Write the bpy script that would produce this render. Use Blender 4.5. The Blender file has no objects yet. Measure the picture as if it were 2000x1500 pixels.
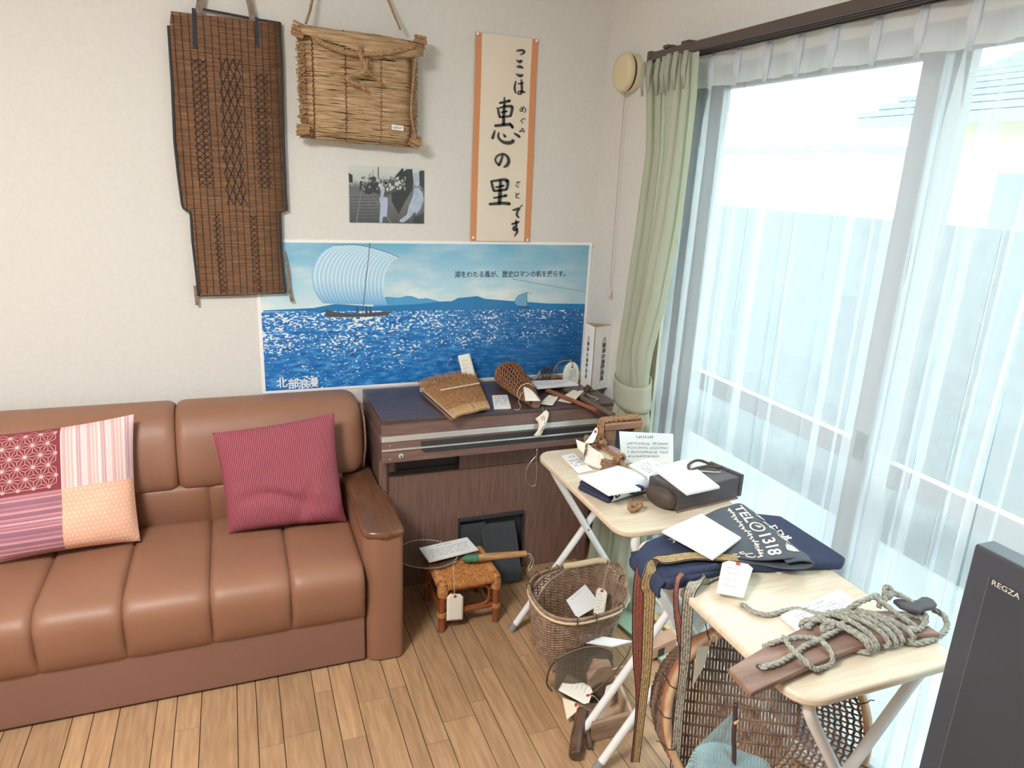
import bpy, bmesh, math, random
from mathutils import Vector, Matrix, noise
random.seed(7)
SC = bpy.context.scene
COL = SC.collection
PI = math.pi

# ---------------------------------------------------------------- camera, world, light, exposure
F_PX = 1387.0
ROT = ((0.9330827824, -0.3569987614, 0.0436853002),
       (-0.0613309644, -0.2776181986, -0.9587317918),
       (0.3543938966, 0.8918968663, -0.2809358395))
EYE = Vector((0.0, 0.0, 1.5))
cam = bpy.data.cameras.new('camera')
cam.sensor_width = 36.0
cam.lens = F_PX / 2000.0 * 36.0
cam.clip_start = 0.02
cam_o = bpy.data.objects.new('camera', cam)
COL.objects.link(cam_o)
r_, d_, f_ = (Vector(r) for r in ROT)
cam_o.matrix_world = Matrix(((r_.x, -d_.x, -f_.x, EYE.x), (r_.y, -d_.y, -f_.y, EYE.y), (r_.z, -d_.z, -f_.z, EYE.z), (0, 0, 0, 1)))
SC.camera = cam_o

SC.view_settings.view_transform = 'Standard'
SC.view_settings.look = 'None'
SC.view_settings.gamma = 1.0
SC.view_settings.exposure = 1.34
SC.view_settings.use_curve_mapping = False

w = bpy.data.worlds.new('overcast_sky')
SC.world = w
w.use_nodes = True
bg = w.node_tree.nodes['Background']
bg.inputs[0].default_value = (0.82, 0.96, 1.0, 1)
bg.inputs[1].default_value = 2.3
LAMP_E = 33.0

# ---------------------------------------------------------------- helpers
def ray(u, v):
    a, b = (u - 1000.0) / F_PX, (v - 750.0) / F_PX
    return Vector((r_[i] * a + d_[i] * b + f_[i] for i in range(3)))
def Zp(u, v, z):
    d = ray(u, v); return EYE + d * ((z - EYE.z) / d.z)
def Yp(u, v, y):
    d = ray(u, v); return EYE + d * ((y - EYE.y) / d.y)
def Xp(u, v, x):
    d = ray(u, v); return EYE + d * ((x - EYE.x) / d.x)
def Pp(u, v, p0, n):
    d = ray(u, v); n = Vector(n); return EYE + d * ((Vector(p0) - EYE).dot(n) / d.dot(n))
def lerp(a, b, t): return a + (b - a) * t
def tabl(t, tab):
    if t <= tab[0][0]: return tab[0][1]
    for (a, x), (b, y) in zip(tab, tab[1:]):
        if t <= b:
            return lerp(x, y, (t - a) / (b - a))
    return tab[-1][1]

ORG = {}
def _link(o, parent):
    COL.objects.link(o)
    if parent is not None:
        o.parent = parent
    return o
def tag(o, label=None, cat=None, group=None, kind=None):
    if label: o['label'] = label
    if cat: o['category'] = cat
    if group: o['group'] = group
    if kind: o['kind'] = kind
    return o
def thing(name, label, cat, loc, group=None):
    o = bpy.data.objects.new(name, None)
    o.empty_display_size = 0.05
    o.location = loc
    ORG[o] = Vector(loc)
    _link(o, None)
    return tag(o, label, cat, group)

class MB:
    def __init__(s):
        s.v = []; s.f = []; s.uv = None; s.mi = []; s.cur = 0
    def add(s, vs, fs):
        b = len(s.v)
        s.v += [Vector(p) for p in vs]
        s.f += [tuple(i + b for i in f) for f in fs]
        s.mi += [s.cur] * len(fs)
        return s
    def box(s, lo, hi, M=None):
        (x0, y0, z0), (x1, y1, z1) = lo, hi
        vs = [Vector(p) for p in ((x0,y0,z0),(x1,y0,z0),(x1,y1,z0),(x0,y1,z0),(x0,y0,z1),(x1,y0,z1),(x1,y1,z1),(x0,y1,z1))]
        if M is not None: vs = [M @ p for p in vs]
        return s.add(vs, [(3,2,1,0),(4,5,6,7),(0,1,5,4),(1,2,6,5),(2,3,7,6),(3,0,4,7)])
    def slab(s, quad, th):
        """quad of 4 points, extruded by th along its normal (downwards for positive winding)"""
        q = [Vector(p) for p in quad]
        n = (q[1] - q[0]).cross(q[3] - q[0]).normalized()
        lo = [p - n * th for p in q]
        return s.add(q + lo, [(0,1,2,3),(7,6,5,4),(0,4,5,1),(1,5,6,2),(2,6,7,3),(3,7,4,0)])
    def prism(s, poly, off):
        """planar polygon (list of points) extruded by the vector off"""
        n = len(poly); off = Vector(off)
        a = [Vector(p) for p in poly]; b = [p + off for p in a]
        return s.add(a + b, [tuple(range(n))[::-1], tuple(range(n, 2*n))] + [(i, (i+1) % n, n + (i+1) % n, n + i) for i in range(n)])
    def poly(s, pts):
        return s.add(pts, [tuple(range(len(pts)))])
    def tube(s, pts, r, n=8, cap=True, closed=False, sx=1.0, up=None):
        pts = [Vector(p) for p in pts]; m = len(pts)
        if m < 2: return s
        rs = r if isinstance(r, (list, tuple)) else [r] * m
        T = []
        for i in range(m):
            if closed: t = pts[(i+1) % m] - pts[i-1]
            else: t = pts[min(i+1, m-1)] - pts[max(i-1, 0)]
            T.append(t.normalized() if t.length > 1e-9 else (T[-1] if T else Vector((0,0,1))))
        a = Vector(up) if up is not None else (Vector((0,0,1)) if abs(T[0].z) < .9 else Vector((1,0,0)))
        N = (a - T[0] * a.dot(T[0])).normalized()
        vs = []
        for i in range(m):
            N = N - T[i] * N.dot(T[i])
            if N.length < 1e-6: N = T[i].orthogonal()
            N.normalize()
            B = T[i].cross(N)
            for k in range(n):
                an = 2 * PI * k / n
                vs.append(pts[i] + (N * math.cos(an) + B * math.sin(an) * sx) * rs[i])
        fs = []
        for i in range(m if closed else m - 1):
            j = (i + 1) % m
            for k in range(n):
                fs.append((i*n + k, i*n + (k+1) % n, j*n + (k+1) % n, j*n + k))
        if cap and not closed:
            fs.append(tuple(range(n))[::-1]); fs.append(tuple((m-1)*n + k for k in range(n)))
        return s.add(vs, fs)
    def grid(s, fn, nu, nv, closeu=False):
        """fn(i/nu, j/nv) -> point"""
        vs = [fn(i / nu, j / nv) for j in range(nv + 1) for i in range(nu if closeu else nu + 1)]
        w_ = nu if closeu else nu + 1
        fs = []
        for j in range(nv):
            for i in range(nu):
                a = j*w_ + i; b = j*w_ + (i+1) % w_
                fs.append((a, b, b + w_, a + w_))
        return s.add(vs, fs)
    def lathe(s, prof, n, M=None):
        """prof list of (r, z) about Z"""
        vs = []
        for r, z in prof:
            for k in range(n):
                a = 2*PI*k/n
                p = Vector((r*math.cos(a), r*math.sin(a), z))
                vs.append(M @ p if M is not None else p)
        m = len(prof)
        fs = [(i*n+k, i*n+(k+1)%n, (i+1)*n+(k+1)%n, (i+1)*n+k) for i in range(m-1) for k in range(n)]
        fs += [tuple(range(n))[::-1], tuple((m-1)*n+k for k in range(n))]
        return s.add(vs, fs)
    def build(s, name, mats, parent=None, smooth=None, bevel=0.0, seg=2, kind=None, solid=0.0, uv=None, subd=0):
        me = bpy.data.meshes.new(name)
        root = parent
        while root is not None and root.parent is not None: root = root.parent
        og = ORG.get(root, Vector((0,0,0))) if root is not None else Vector((0,0,0))
        if parent is None and name not in STRUCT:
            lo = [min(p[i] for p in s.v) for i in range(3)]; hi = [max(p[i] for p in s.v) for i in range(3)]
            og = Vector(((lo[0]+hi[0])/2, (lo[1]+hi[1])/2, lo[2]))
        me.from_pydata([p - og for p in s.v], [], s.f)
        if not isinstance(mats, (list, tuple)): mats = [mats]
        for m_ in mats: me.materials.append(m_)
        for p, i in zip(me.polygons, s.mi): p.material_index = i
        if uv is not None:
            l = me.uv_layers.new(name='UVMap')
            for lp in me.loops: l.data[lp.index].uv = uv[lp.vertex_index]
        bm = bmesh.new(); bm.from_mesh(me)
        bmesh.ops.recalc_face_normals(bm, faces=bm.faces)
        bm.to_mesh(me); bm.free()
        o = bpy.data.objects.new(name, me)
        if parent is None: o.location = og; ORG[o] = og.copy()
        _link(o, parent)
        if solid:
            md = o.modifiers.new('thickness', 'SOLIDIFY'); md.thickness = solid; md.offset = 0
        if bevel:
            md = o.modifiers.new('bevel', 'BEVEL'); md.width = bevel; md.segments = seg; md.limit_method = 'ANGLE'; md.angle_limit = math.radians(40)
        if subd:
            md = o.modifiers.new('sub', 'SUBSURF'); md.levels = subd; md.render_levels = subd
        if smooth is not None:
            sm = math.radians(smooth)
            if smooth >= 180:
                me.polygons.foreach_set('use_smooth', [True] * len(me.polygons))
            else:
                me.polygons.foreach_set('use_smooth', [True] * len(me.polygons))
                me.set_sharp_from_angle(angle=sm)
        if kind: o['kind'] = kind
        return o
STRUCT = set()
def struct(name, mb, mats, **k):
    STRUCT.add(name)
    o = mb.build(name, mats, **k); o['kind'] = 'structure'
    return o

# ------------- materials
def sr(r, g, b):
    f = lambda c: (c/255/12.92) if c/255 <= .04045 else ((c/255 + .055)/1.055) ** 2.4
    return (f(r), f(g), f(b), 1.0)
def mat(name, col, rough=.6, metal=0.0, var=0.0, vscale=20.0, stretch=(1,1,1), bump=0.0, bscale=200.0, col2=None, rnd=0.0, spec=.5, sheen=0.0, coat=0.0, detail=4.0, sharp=(.3, .7), bstretch=None, alpha=1.0, trans=0.0):
    m = bpy.data.materials.new(name); m.use_nodes = True
    nt = m.node_tree; N = nt.nodes; L = nt.links
    p = N['Principled BSDF']
    p.inputs['Roughness'].default_value = rough; p.inputs['Metallic'].default_value = metal
    p.inputs['Specular IOR Level'].default_value = spec
    p.inputs['Sheen Weight'].default_value = sheen
    p.inputs['Coat Weight'].default_value = coat
    p.inputs['Alpha'].default_value = alpha
    c = tuple(col)
    if len(c) == 3: c = c + (1,)
    p.inputs['Base Color'].default_value = c
    tc = N.new('ShaderNodeTexCoord')
    out = None
    if var or col2 is not None:
        mp = N.new('ShaderNodeMapping'); mp.inputs['Scale'].default_value = stretch
        L.new(tc.outputs['Object'], mp.inputs[0])
        nz = N.new('ShaderNodeTexNoise'); nz.inputs['Scale'].default_value = vscale; nz.inputs['Detail'].default_value = detail
        L.new(mp.outputs[0], nz.inputs['Vector'])
        if rnd:
            oi = N.new('ShaderNodeObjectInfo'); mm = N.new('ShaderNodeMath'); mm.operation = 'MULTIPLY'; mm.inputs[1].default_value = 37.0
            L.new(oi.outputs['Random'], mm.inputs[0]); nz.noise_dimensions = '4D'; L.new(mm.outputs[0], nz.inputs['W'])
        rp = N.new('ShaderNodeValToRGB')
        rp.color_ramp.elements[0].position = sharp[0]; rp.color_ramp.elements[1].position = sharp[1]
        if col2 is None:
            rp.color_ramp.elements[0].color = tuple(x * (1 - var) for x in c[:3]) + (1,)
            rp.color_ramp.elements[1].color = tuple(min(1, x * (1 + var)) for x in c[:3]) + (1,)
        else:
            rp.color_ramp.elements[0].color = c; rp.color_ramp.elements[1].color = tuple(col2)[:3] + (1,)
        L.new(nz.outputs[0], rp.inputs[0]); out = rp.outputs[0]
    if rnd:
        oi = N.new('ShaderNodeObjectInfo')
        mr = N.new('ShaderNodeMapRange'); mr.inputs[3].default_value = 1 - rnd; mr.inputs[4].default_value = 1 + rnd
        L.new(oi.outputs['Random'], mr.inputs[0])
        hs = N.new('ShaderNodeHueSaturation')
        L.new(mr.outputs[0], hs.inputs['Value'])
        if out is None: hs.inputs['Color'].default_value = c
        else: L.new(out, hs.inputs['Color'])
        out = hs.outputs[0]
    if out is not None: L.new(out, p.inputs['Base Color'])
    if bump:
        n2 = N.new('ShaderNodeTexNoise'); n2.inputs['Scale'].default_value = bscale; n2.inputs['Detail'].default_value = 3
        if bstretch:
            mp2 = N.new('ShaderNodeMapping'); mp2.inputs['Scale'].default_value = bstretch
            L.new(tc.outputs['Object'], mp2.inputs[0]); L.new(mp2.outputs[0], n2.inputs['Vector'])
        else: L.new(tc.outputs['Object'], n2.inputs['Vector'])
        bp = N.new('ShaderNodeBump'); bp.inputs['Strength'].default_value = bump; bp.inputs['Distance'].default_value = .002
        L.new(n2.outputs[0], bp.inputs['Height']); L.new(bp.outputs[0], p.inputs['Normal'])
    return m

# ------------- text as flat ink meshes
def text_mesh(body, size, bold=0.0, spacing=1.0):
    c = bpy.data.curves.new('ink', 'FONT'); c.body = body; c.size = size; c.offset = bold; c.space_character = spacing
    c.resolution_u = 3
    o = bpy.data.objects.new('ink', c); COL.objects.link(o)
    dg = bpy.context.evaluated_depsgraph_get(); dg.update()
    me = bpy.data.meshes.new_from_object(o.evaluated_get(dg))
    vs = [v.co.copy() for v in me.vertices]; fs = [tuple(p.vertices) for p in me.polygons]
    bpy.data.objects.remove(o); bpy.data.curves.remove(c); bpy.data.meshes.remove(me)
    return vs, fs
def text_on(mb, body, O, X, Y, h, bold=0.0, vertical=False, fit=None, lift=.0006, step=1.08):
    """writes body with its lower-left corner at O; X, Y unit vectors of the surface; h glyph height. fit=(w) squeezes to that width"""
    O, X, Y = Vector(O), Vector(X).normalized(), Vector(Y).normalized()
    n = X.cross(Y).normalized()
    if vertical:
        y = 0
        for ch in body:
            vs, fs = text_mesh(ch, 1.0, bold)
            if vs:
                mb.add([O + X * (p.x * h) + Y * ((p.y - .8) * h - y) + n * lift for p in vs], fs)
            y += h * step
        return mb
    vs, fs = text_mesh(body, 1.0, bold)
    if not vs: return mb
    x0 = min(p.x for p in vs); x1 = max(p.x for p in vs)
    k = (fit / (x1 - x0)) if fit else h
    mb.add([O + X * ((p.x - x0) * k) + Y * (p.y * h) + n * lift for p in vs], fs)
    return mb
def ink_lines(mb, O, X, Y, w_, rows, rh, fill=.62, lift=.0006, rng=None, gap=.55, ragged=.25):
    """rows of tiny unreadable print: small separate strokes"""
    rng = rng or random
    O, X, Y = Vector(O), Vector(X).normalized(), Vector(Y).normalized(); n = X.cross(Y).normalized()
    for r in range(rows):
        x = 0; end = w_ * (1 - (rng.random() * ragged if r == rows - 1 else 0))
        y = -r * rh / gap
        while x < end:
            cw = rh * rng.uniform(.55, 1.0)
            if rng.random() < .9:
                for k in range(2):
                    a = x + rng.random() * cw * .3; b = x + cw * rng.uniform(.6, .95)
                    yy = y - rh * rng.uniform(.1, .9); t = rh * rng.uniform(.10, .2)
                    mb.add([O + X*a + Y*(yy-t) + n*lift, O + X*b + Y*(yy-t) + n*lift, O + X*b + Y*yy + n*lift, O + X*a + Y*yy + n*lift], [(0,1,2,3)])
                xx = x + rng.uniform(.2,.8)*cw; t = rh*.12
                mb.add([O + X*xx + Y*(y-rh) + n*lift, O + X*(xx+t) + Y*(y-rh) + n*lift, O + X*(xx+t) + Y*y + n*lift, O + X*xx + Y*y + n*lift], [(0,1,2,3)])
            x += cw * 1.12
    return mb

def smooth_path(pts, n=8, closed=False):
    P = [Vector(p) for p in pts]; m = len(P); out = []
    for i in range(m if closed else m - 1):
        p0 = P[i-1] if (closed or i > 0) else P[0]*2 - P[1]
        p1 = P[i]; p2 = P[(i+1) % m]
        p3 = P[(i+2) % m] if (closed or i + 2 < m) else P[-1]*2 - P[-2]
        for k in range(n):
            t = k / n
            out.append(.5*((2*p1) + (p2-p0)*t + (2*p0-5*p1+4*p2-p3)*t*t + (3*p1-p0-3*p2+p3)*t*t*t))
    if not closed: out.append(P[-1].copy())
    return out
def resample(P, step):
    out = [P[0].copy()]; acc = 0
    for a, b in zip(P, P[1:]):
        l = (b-a).length
        while acc + l >= step:
            t = (step - acc)/l; a = a.lerp(b, t); out.append(a.copy()); l = (b-a).length; acc = 0
            if l < 1e-9: break
        acc += l
    if (out[-1]-P[-1]).length > step*.3: out.append(P[-1].copy())
    return out
def rope(mb, pts, r, strands=3, pitch=None, n=5, smooth=8, closed=False):
    """laid rope: strands twisted about a smooth path"""
    path = smooth_path(pts, smooth, closed) if smooth else [Vector(p) for p in pts]
    if closed: path.append(path[0].copy())
    pitch = pitch or r * 7
    path = resample(path, max(r * .8, .0015))
    if len(path) < 3: return mb
    T = [(path[min(i+1, len(path)-1)] - path[max(i-1, 0)]).normalized() for i in range(len(path))]
    N = T[0].orthogonal().normalized(); fr = []
    for t in T:
        N = (N - t * N.dot(t)).normalized(); fr.append((N.copy(), t.cross(N)))
    s = 0; rr = r * .5
    ang = [0.0]
    for a, b in zip(path, path[1:]):
        s += (b-a).length; ang.append(2*PI*s/pitch)
    for k in range(strands):
        ph = 2*PI*k/strands
        mb.tube([p + (f[0]*math.cos(a+ph) + f[1]*math.sin(a+ph)) * rr for p, f, a in zip(path, fr, ang)], r*.58, n)
    return mb
def ribbon(mb, pts, side, w_, th=.002, smooth=6):
    """flat band following pts; side = unit vector(s) across"""
    path = smooth_path(pts, smooth) if smooth else [Vector(p) for p in pts]
    m = len(path); vs = []
    sd = side if isinstance(side, list) else [side]*2
    for i, p in enumerate(path):
        t = path[min(i+1, m-1)] - path[max(i-1, 0)]; t.normalize()
        q = i/(m-1)*(len(sd)-1); k = min(int(q), len(sd)-2); s_ = Vector(sd[k]).lerp(Vector(sd[k+1]), q-k)
        s_ = (s_ - t*s_.dot(t)).normalized(); nn = t.cross(s_)
        ww = w_ if not isinstance(w_, list) else lerp(w_[min(int(i/(m-1)*(len(w_)-1)), len(w_)-2)], w_[min(int(i/(m-1)*(len(w_)-1)), len(w_)-2)+1], i/(m-1)*(len(w_)-1) - min(int(i/(m-1)*(len(w_)-1)), len(w_)-2))
        vs += [p - s_*ww/2 - nn*th/2, p + s_*ww/2 - nn*th/2, p + s_*ww/2 + nn*th/2, p - s_*ww/2 + nn*th/2]
    fs = [(i*4+k, i*4+(k+1)%4, (i+1)*4+(k+1)%4, (i+1)*4+k) for i in range(m-1) for k in range(4)]
    fs += [(3,2,1,0), tuple((m-1)*4+k for k in range(4))]
    mb.add(vs, fs)
    return path
def rrect(x0, y0, x1, y1, r, n=6):
    out = []
    for cx, cy, a0 in ((x1-r, y1-r, 0), (x0+r, y1-r, 90), (x0+r, y0+r, 180), (x1-r, y0+r, 270)):
        for k in range(n+1):
            a = math.radians(a0 + 90*k/n); out.append((cx + r*math.cos(a), cy + r*math.sin(a)))
    return out
# ================================================================ materials
WALLM = mat('wallpaper', sr(222,221,216), .85, var=.02, vscale=60, bump=.6, bscale=260)
CEILM = mat('ceiling_paper', sr(236,233,227), .9, bump=.3, bscale=200)
PLANKM = mat('oak_floor', sr(160,124,92), .30, col2=sr(194,158,120), vscale=16, stretch=(6,.5,1), rnd=.13, detail=8, sharp=(.3,.75), bump=.12, bscale=60, bstretch=(8,.5,1))
GAPM = mat('floor_gap', sr(60,42,36), .8)
WOODW = mat('light_wood_trim', sr(214,196,166), .5, var=.06, vscale=8, stretch=(8,8,.6))
BRONZE = mat('bronze_aluminium', sr(170,170,172), .45, .2)
RAILM = mat('rail_brown', sr(84,74,70), .4)
PAPER = mat('white_paper', sr(246,246,244), .7)
CARD = mat('white_board', sr(244,245,246), .6)
INK = mat('black_ink', sr(58,62,66), .7)
INKG = mat('grey_ink', sr(110,118,128), .7)
STRING = mat('cotton_string', sr(226,218,200), .8)
REDM = mat('red_eyelet', sr(190,62,48), .5)

# ================================================================ room shell
WX, WY, CH = 1.37, 2.62, 2.32
XL, YF = -2.6, -2.3
O0, O1, OZ0, OZ1 = 0.12, 2.06, 0.04, 1.84       # terrace window opening in the right wall

flo = struct('floor', MB().box((XL, YF, -.08), (WX+.12, WY, -.0035)), GAPM)
pat = (.096, .052, .0653); x = -.593 - .2133*2; k = 0
rg = random.Random(3)
pm = {}
while x < WX - .002:
    wd = pat[k % 3]; x1 = min(x + wd, WX)
    y = WY - rg.uniform(.12, .5)
    y1 = WY
    while y1 > -.75:
        MB().box((x + .0012, max(y, -.75) + .0006, -.0035), (x1 - .0012, y1 - .0006, 0)).build('plank', PLANKM, flo)
        y1 = y; y -= rg.uniform(.45, .85)
    x = x1; k += 1
# beyond the planks in view the boards are only a surface
MB().box((XL, YF, -.0035), (-.593-.2133*2, WY, 0)).build('far_boards', PLANKM, flo)
MB().box((-.593-.2133*2, YF, -.0035), (WX, -.75, 0)).build('far_boards', PLANKM, flo)

struct('wall_back', MB().box((XL-.1, WY, -.08), (WX+.14, WY+.12, CH)), WALLM)
mb = MB()
mb.box((WX, YF, -.08), (WX+.14, O0, CH)).box((WX, O1, -.08), (WX+.14, WY, CH)).box((WX, O0, OZ1), (WX+.14, O1, CH)).box((WX, O0, -.08), (WX+.14, O1, OZ0))
struct('wall_right', mb, WALLM)
struct('wall_left', MB().box((XL-.1, YF, -.08), (XL, WY, CH)), WALLM)
struct('wall_front', MB().box((XL-.1, YF-.1, -.08), (WX+.14, YF, CH)), WALLM)
struct('ceiling', MB().box((XL-.1, YF-.1, CH), (WX+.14, WY+.12, CH+.1)), CEILM)
struct('baseboard_back', MB().box((XL, WY-.009, 0), (WX, WY, .06)), WOODW)
struct('baseboard_right', MB().box((WX-.009, O1+.03, 0), (WX, WY-.009, .06)).box((WX-.009, YF, 0), (WX, O0-.03, .06)), WOODW)

# ---------------- ceiling lamp of the room (round shade)
lampM = bpy.data.materials.new('lamp_diffuser'); lampM.use_nodes = True
nt = lampM.node_tree; nt.nodes.clear()
e = nt.nodes.new('ShaderNodeEmission'); e.inputs[0].default_value = (1.0, .985, .955, 1); e.inputs[1].default_value = LAMP_E
om = nt.nodes.new('ShaderNodeOutputMaterial'); nt.links.new(e.outputs[0], om.inputs[0])
lp = thing('ceiling_lamp', 'round white ceiling lamp with a domed glowing shade', 'lamp', (-.75, .55, CH))
MB().lathe([(.05,0),(.30,-.005),(.31,-.03),(.30,-.03)], 40, Matrix.Translation((-.75,.55,CH))).build('rim', mat('lamp_white', sr(240,240,238), .5), lp, smooth=40)
MB().lathe([(.30,-.028),(.29,-.07),(.24,-.10),(.14,-.12),(.02,-.125)], 40, Matrix.Translation((-.75,.55,CH))).build('shade', lampM, lp, smooth=180)

# ================================================================ terrace window
GLASS = bpy.data.materials.new('clear_glass'); GLASS.use_nodes = True
nt = GLASS.node_tree; nt.nodes.clear()
t_ = nt.nodes.new('ShaderNodeBsdfTransparent'); t_.inputs[0].default_value = (.93,.97,.96,1)
g_ = nt.nodes.new('ShaderNodeBsdfGlossy'); g_.inputs['Roughness'].default_value = .03
mx = nt.nodes.new('ShaderNodeMixShader'); mx.inputs[0].default_value = .06
om = nt.nodes.new('ShaderNodeOutputMaterial')
nt.links.new(t_.outputs[0], mx.inputs[1]); nt.links.new(g_.outputs[0], mx.inputs[2]); nt.links.new(mx.outputs[0], om.inputs[0])
mb = MB()
for lo, hi in (((WX-.012, O0-.035, OZ0-.03), (WX+.15, O0, OZ1+.035)), ((WX-.012, O1, OZ0-.03), (WX+.15, O1+.035, OZ1+.035)),
               ((WX-.012, O0, OZ1), (WX+.15, O1, OZ1+.035)), ((WX-.012, O0, OZ0-.03), (WX+.15, O1, OZ0))):
    mb.box(lo, hi)
wn = struct('window_1', mb, WOODW, bevel=.002)
def sash(y0, y1, x0, pan):
    s = .028
    mb = MB()
    st = .055
    mb.box((x0, y0, OZ0), (x0+s, y0+st, OZ1)); mb.box((x0, y1-st, OZ0), (x0+s, y1, OZ1))
    mb.box((x0, y0+st, OZ1-.05), (x0+s, y1-st, OZ1)); mb.box((x0, y0+st, OZ0), (x0+s, y1-st, OZ0+.075)); mb.box((x0, y0+st, .825), (x0+s, y1-st, .885))
    f = mb.build('sash_frame', BRONZE, wn, bevel=.002)
    MB().box((x0+.011, y0+st-.004, .881), (x0+.016, y1-st+.004, OZ1-.046)).build('pane', GLASS, f)
    MB().box((x0+.011, y0+st-.004, OZ0+.07), (x0+.016, y1-st+.004, .829)).build('pane', GLASS, f)
    return f
sash(1.17, O1-.002, WX+.095, 0)
sash(O0+.002, 1.25, WX+.05, 0)
mb = MB().box((WX+.046, 1.205, .86), (WX+.052, 1.235, .93)); mb.build('latch', mat('latch_grey', sr(120,118,116), .4, .5), wn, bevel=.002)

# ================================================================ outdoors
GROUND = mat('garden_concrete', sr(170,172,168), .9, var=.12, vscale=3)
STUFFG = MB().box((WX+.14, -6, -.5), (11.0, 15, -.38))
struct('ground', STUFFG, GROUND)
struct('terrace_slab', MB().box((WX+.14, -1.2, -.38), (2.35, 3.6, -.10)), mat('terrace_concrete', sr(184,184,178), .85, var=.1, vscale=5), bevel=.01)
BLOCK = mat('grey_block', sr(118,124,128), .95, var=.15, vscale=18, bump=.4, bscale=120, rnd=.08)
MORT = mat('pale_mortar', sr(190,194,196), .9)
bw_x = 3.25
top = Xp(1850, 440, bw_x).z
bwall = thing('block_wall', 'grey concrete block garden wall behind the sheer curtain', 'garden wall', (bw_x+.08, 1.6, -.38))
MB().box((bw_x+.006, -2.2, -.38), (bw_x+.12, 5.2, top-.002)).build('mortar', MORT, bwall)
bh, bl = .215, .44
nrow = int((top + .38)/bh)
blk = None
for r in range(nrow):
    z1 = top - r*bh
    for c in range(15):
        y0 = -1.7 + c*bl
        q = MB().box((bw_x, y0+.006, z1-bh+.006), (bw_x+.126, y0+bl-.006, z1-.0)) if blk is None else None
        if blk is None:
            blk = q.build('block', BLOCK, bwall); base = (y0, z1)
        else:
            o = blk.copy(); COL.objects.link(o); o.parent = bwall; o.location = (0, y0-base[0], z1-base[1])
# neighbour's house
SIDE = mat('cream_siding', sr(232,222,178), .8, var=.04, vscale=5)
ROOF = mat('blue_grey_roof', sr(140,156,168), .6, var=.08, vscale=6)
hx = 6.2
h0 = Xp(1990, 215, hx); eave = h0.z
hs = thing('neighbour_house', 'cream sided neighbouring house with a ribbed blue-grey roof', 'house', (hx+1.5, 2.5, -.4))
ye = Xp(1800, 300, hx).y
zz = -.38
while zz < eave - .01:
    z1 = min(zz + .16, eave)
    MB().add([(hx, -4.0, zz), (hx, ye, zz), (hx+.014, ye, z1), (hx+.014, -4.0, z1), (hx+.1, -4.0, zz), (hx+.1, ye, zz), (hx+.1, ye, z1), (hx+.1, -4.0, z1)],
             [(0,1,2,3),(7,6,5,4),(0,4,5,1),(1,5,6,2),(2,6,7,3),(3,7,4,0)]).build('siding_board', SIDE, hs)
    zz = z1
MB().box((hx+.1, -4, -.38), (hx+3, ye, eave)).build('wall', SIDE, hs)
wy1 = Xp(1945, 330, hx).y
fr = MB().box((hx-.04, wy1-1.4, eave-1.35), (hx+.02, wy1, eave-.45)).build('window', mat('white_sash', sr(235,238,240), .5), hs, bevel=.01)
MB().box((hx-.05, wy1-1.34, eave-1.29), (hx-.03, wy1-.06, eave-.51)).build('pane', mat('blue_glass', sr(130,170,190), .1), fr)
rf = MB().add([(hx-.55, -4.2, eave-.05), (hx-.55, ye+.35, eave-.05), (hx+1.6, ye+.35, eave+.75), (hx+1.6, -4.2, eave+.75), (hx-.55, -4.2, eave-.14), (hx-.55, ye+.35, eave-.14), (hx+1.6, ye+.35, eave+.66), (hx+1.6, -4.2, eave+.66)],
             [(0,1,2,3),(7,6,5,4),(0,4,5,1),(1,5,6,2),(2,6,7,3),(3,7,4,0)]).build('roof', ROOF, hs)
sl = Vector((2.15, 0, .8)).normalized()
for i in range(9):
    p = Vector((hx-.55, 0, eave-.05)) + sl * (.05 + i*.26)
    MB().box((p.x-.03, -4.2, p.z+.0), (p.x+.03, ye+.35, p.z+.045)).build('roof_batten', ROOF, rf)
# second, pale house further left
h2 = 8.2
a_ = Xp(1440, 300, h2); b_ = Xp(1640, 298, h2)
hs2 = thing('far_house', 'pale flat-fronted house beyond the block wall', 'house', (h2+.8, a_.y, -.4))
MB().box((h2, b_.y-.3, -.4), (h2+1.5, a_.y+.3, a_.z)).build('wall', mat('pale_wall', sr(225,232,232), .8), hs2)
MB().box((h2-.15, b_.y-.5, a_.z), (h2+1.6, a_.y+.5, a_.z+.1)).build('roof_edge', ROOF, hs2)

# ================================================================ curtain rail
rail = thing('curtain_rail', 'dark brown double curtain rail above the window', 'curtain rail', (1.31, 1.0, 1.88))
yr0, yr1 = -.35, 2.155
for nm, x0, x1 in (('front_track', 1.275, 1.298), ('rear_track', 1.315, 1.338)):
    t = MB().box((x0, yr0, 1.868), (x1, yr1, 1.896)).build(nm, RAILM, rail, bevel=.004)
    MB().box((x0+.006, yr0, 1.866), (x1-.006, yr1-.01, 1.8685)).build('slot', mat('slot_dark', sr(40,34,32), .6), t)
    MB().box((x0-.004, yr1-.012, 1.864), (x1+.004, yr1+.008, 1.900)).build('end_cap', RAILM, t, bevel=.004)
for yb in (2.06, 1.15, .2):
    b = MB().box((1.272, yb-.014, 1.896), (WX+.001, yb+.014, 1.906)).box((1.34, yb-.02, 1.875), (WX+.001, yb+.02, 1.925)).build('bracket', RAILM, rail, bevel=.003)
    MB().lathe([(.004,0),(.004,.003)], 8, Matrix.Translation((1.30, yb, 1.906))).build('screw', BRONZE, b)

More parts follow.
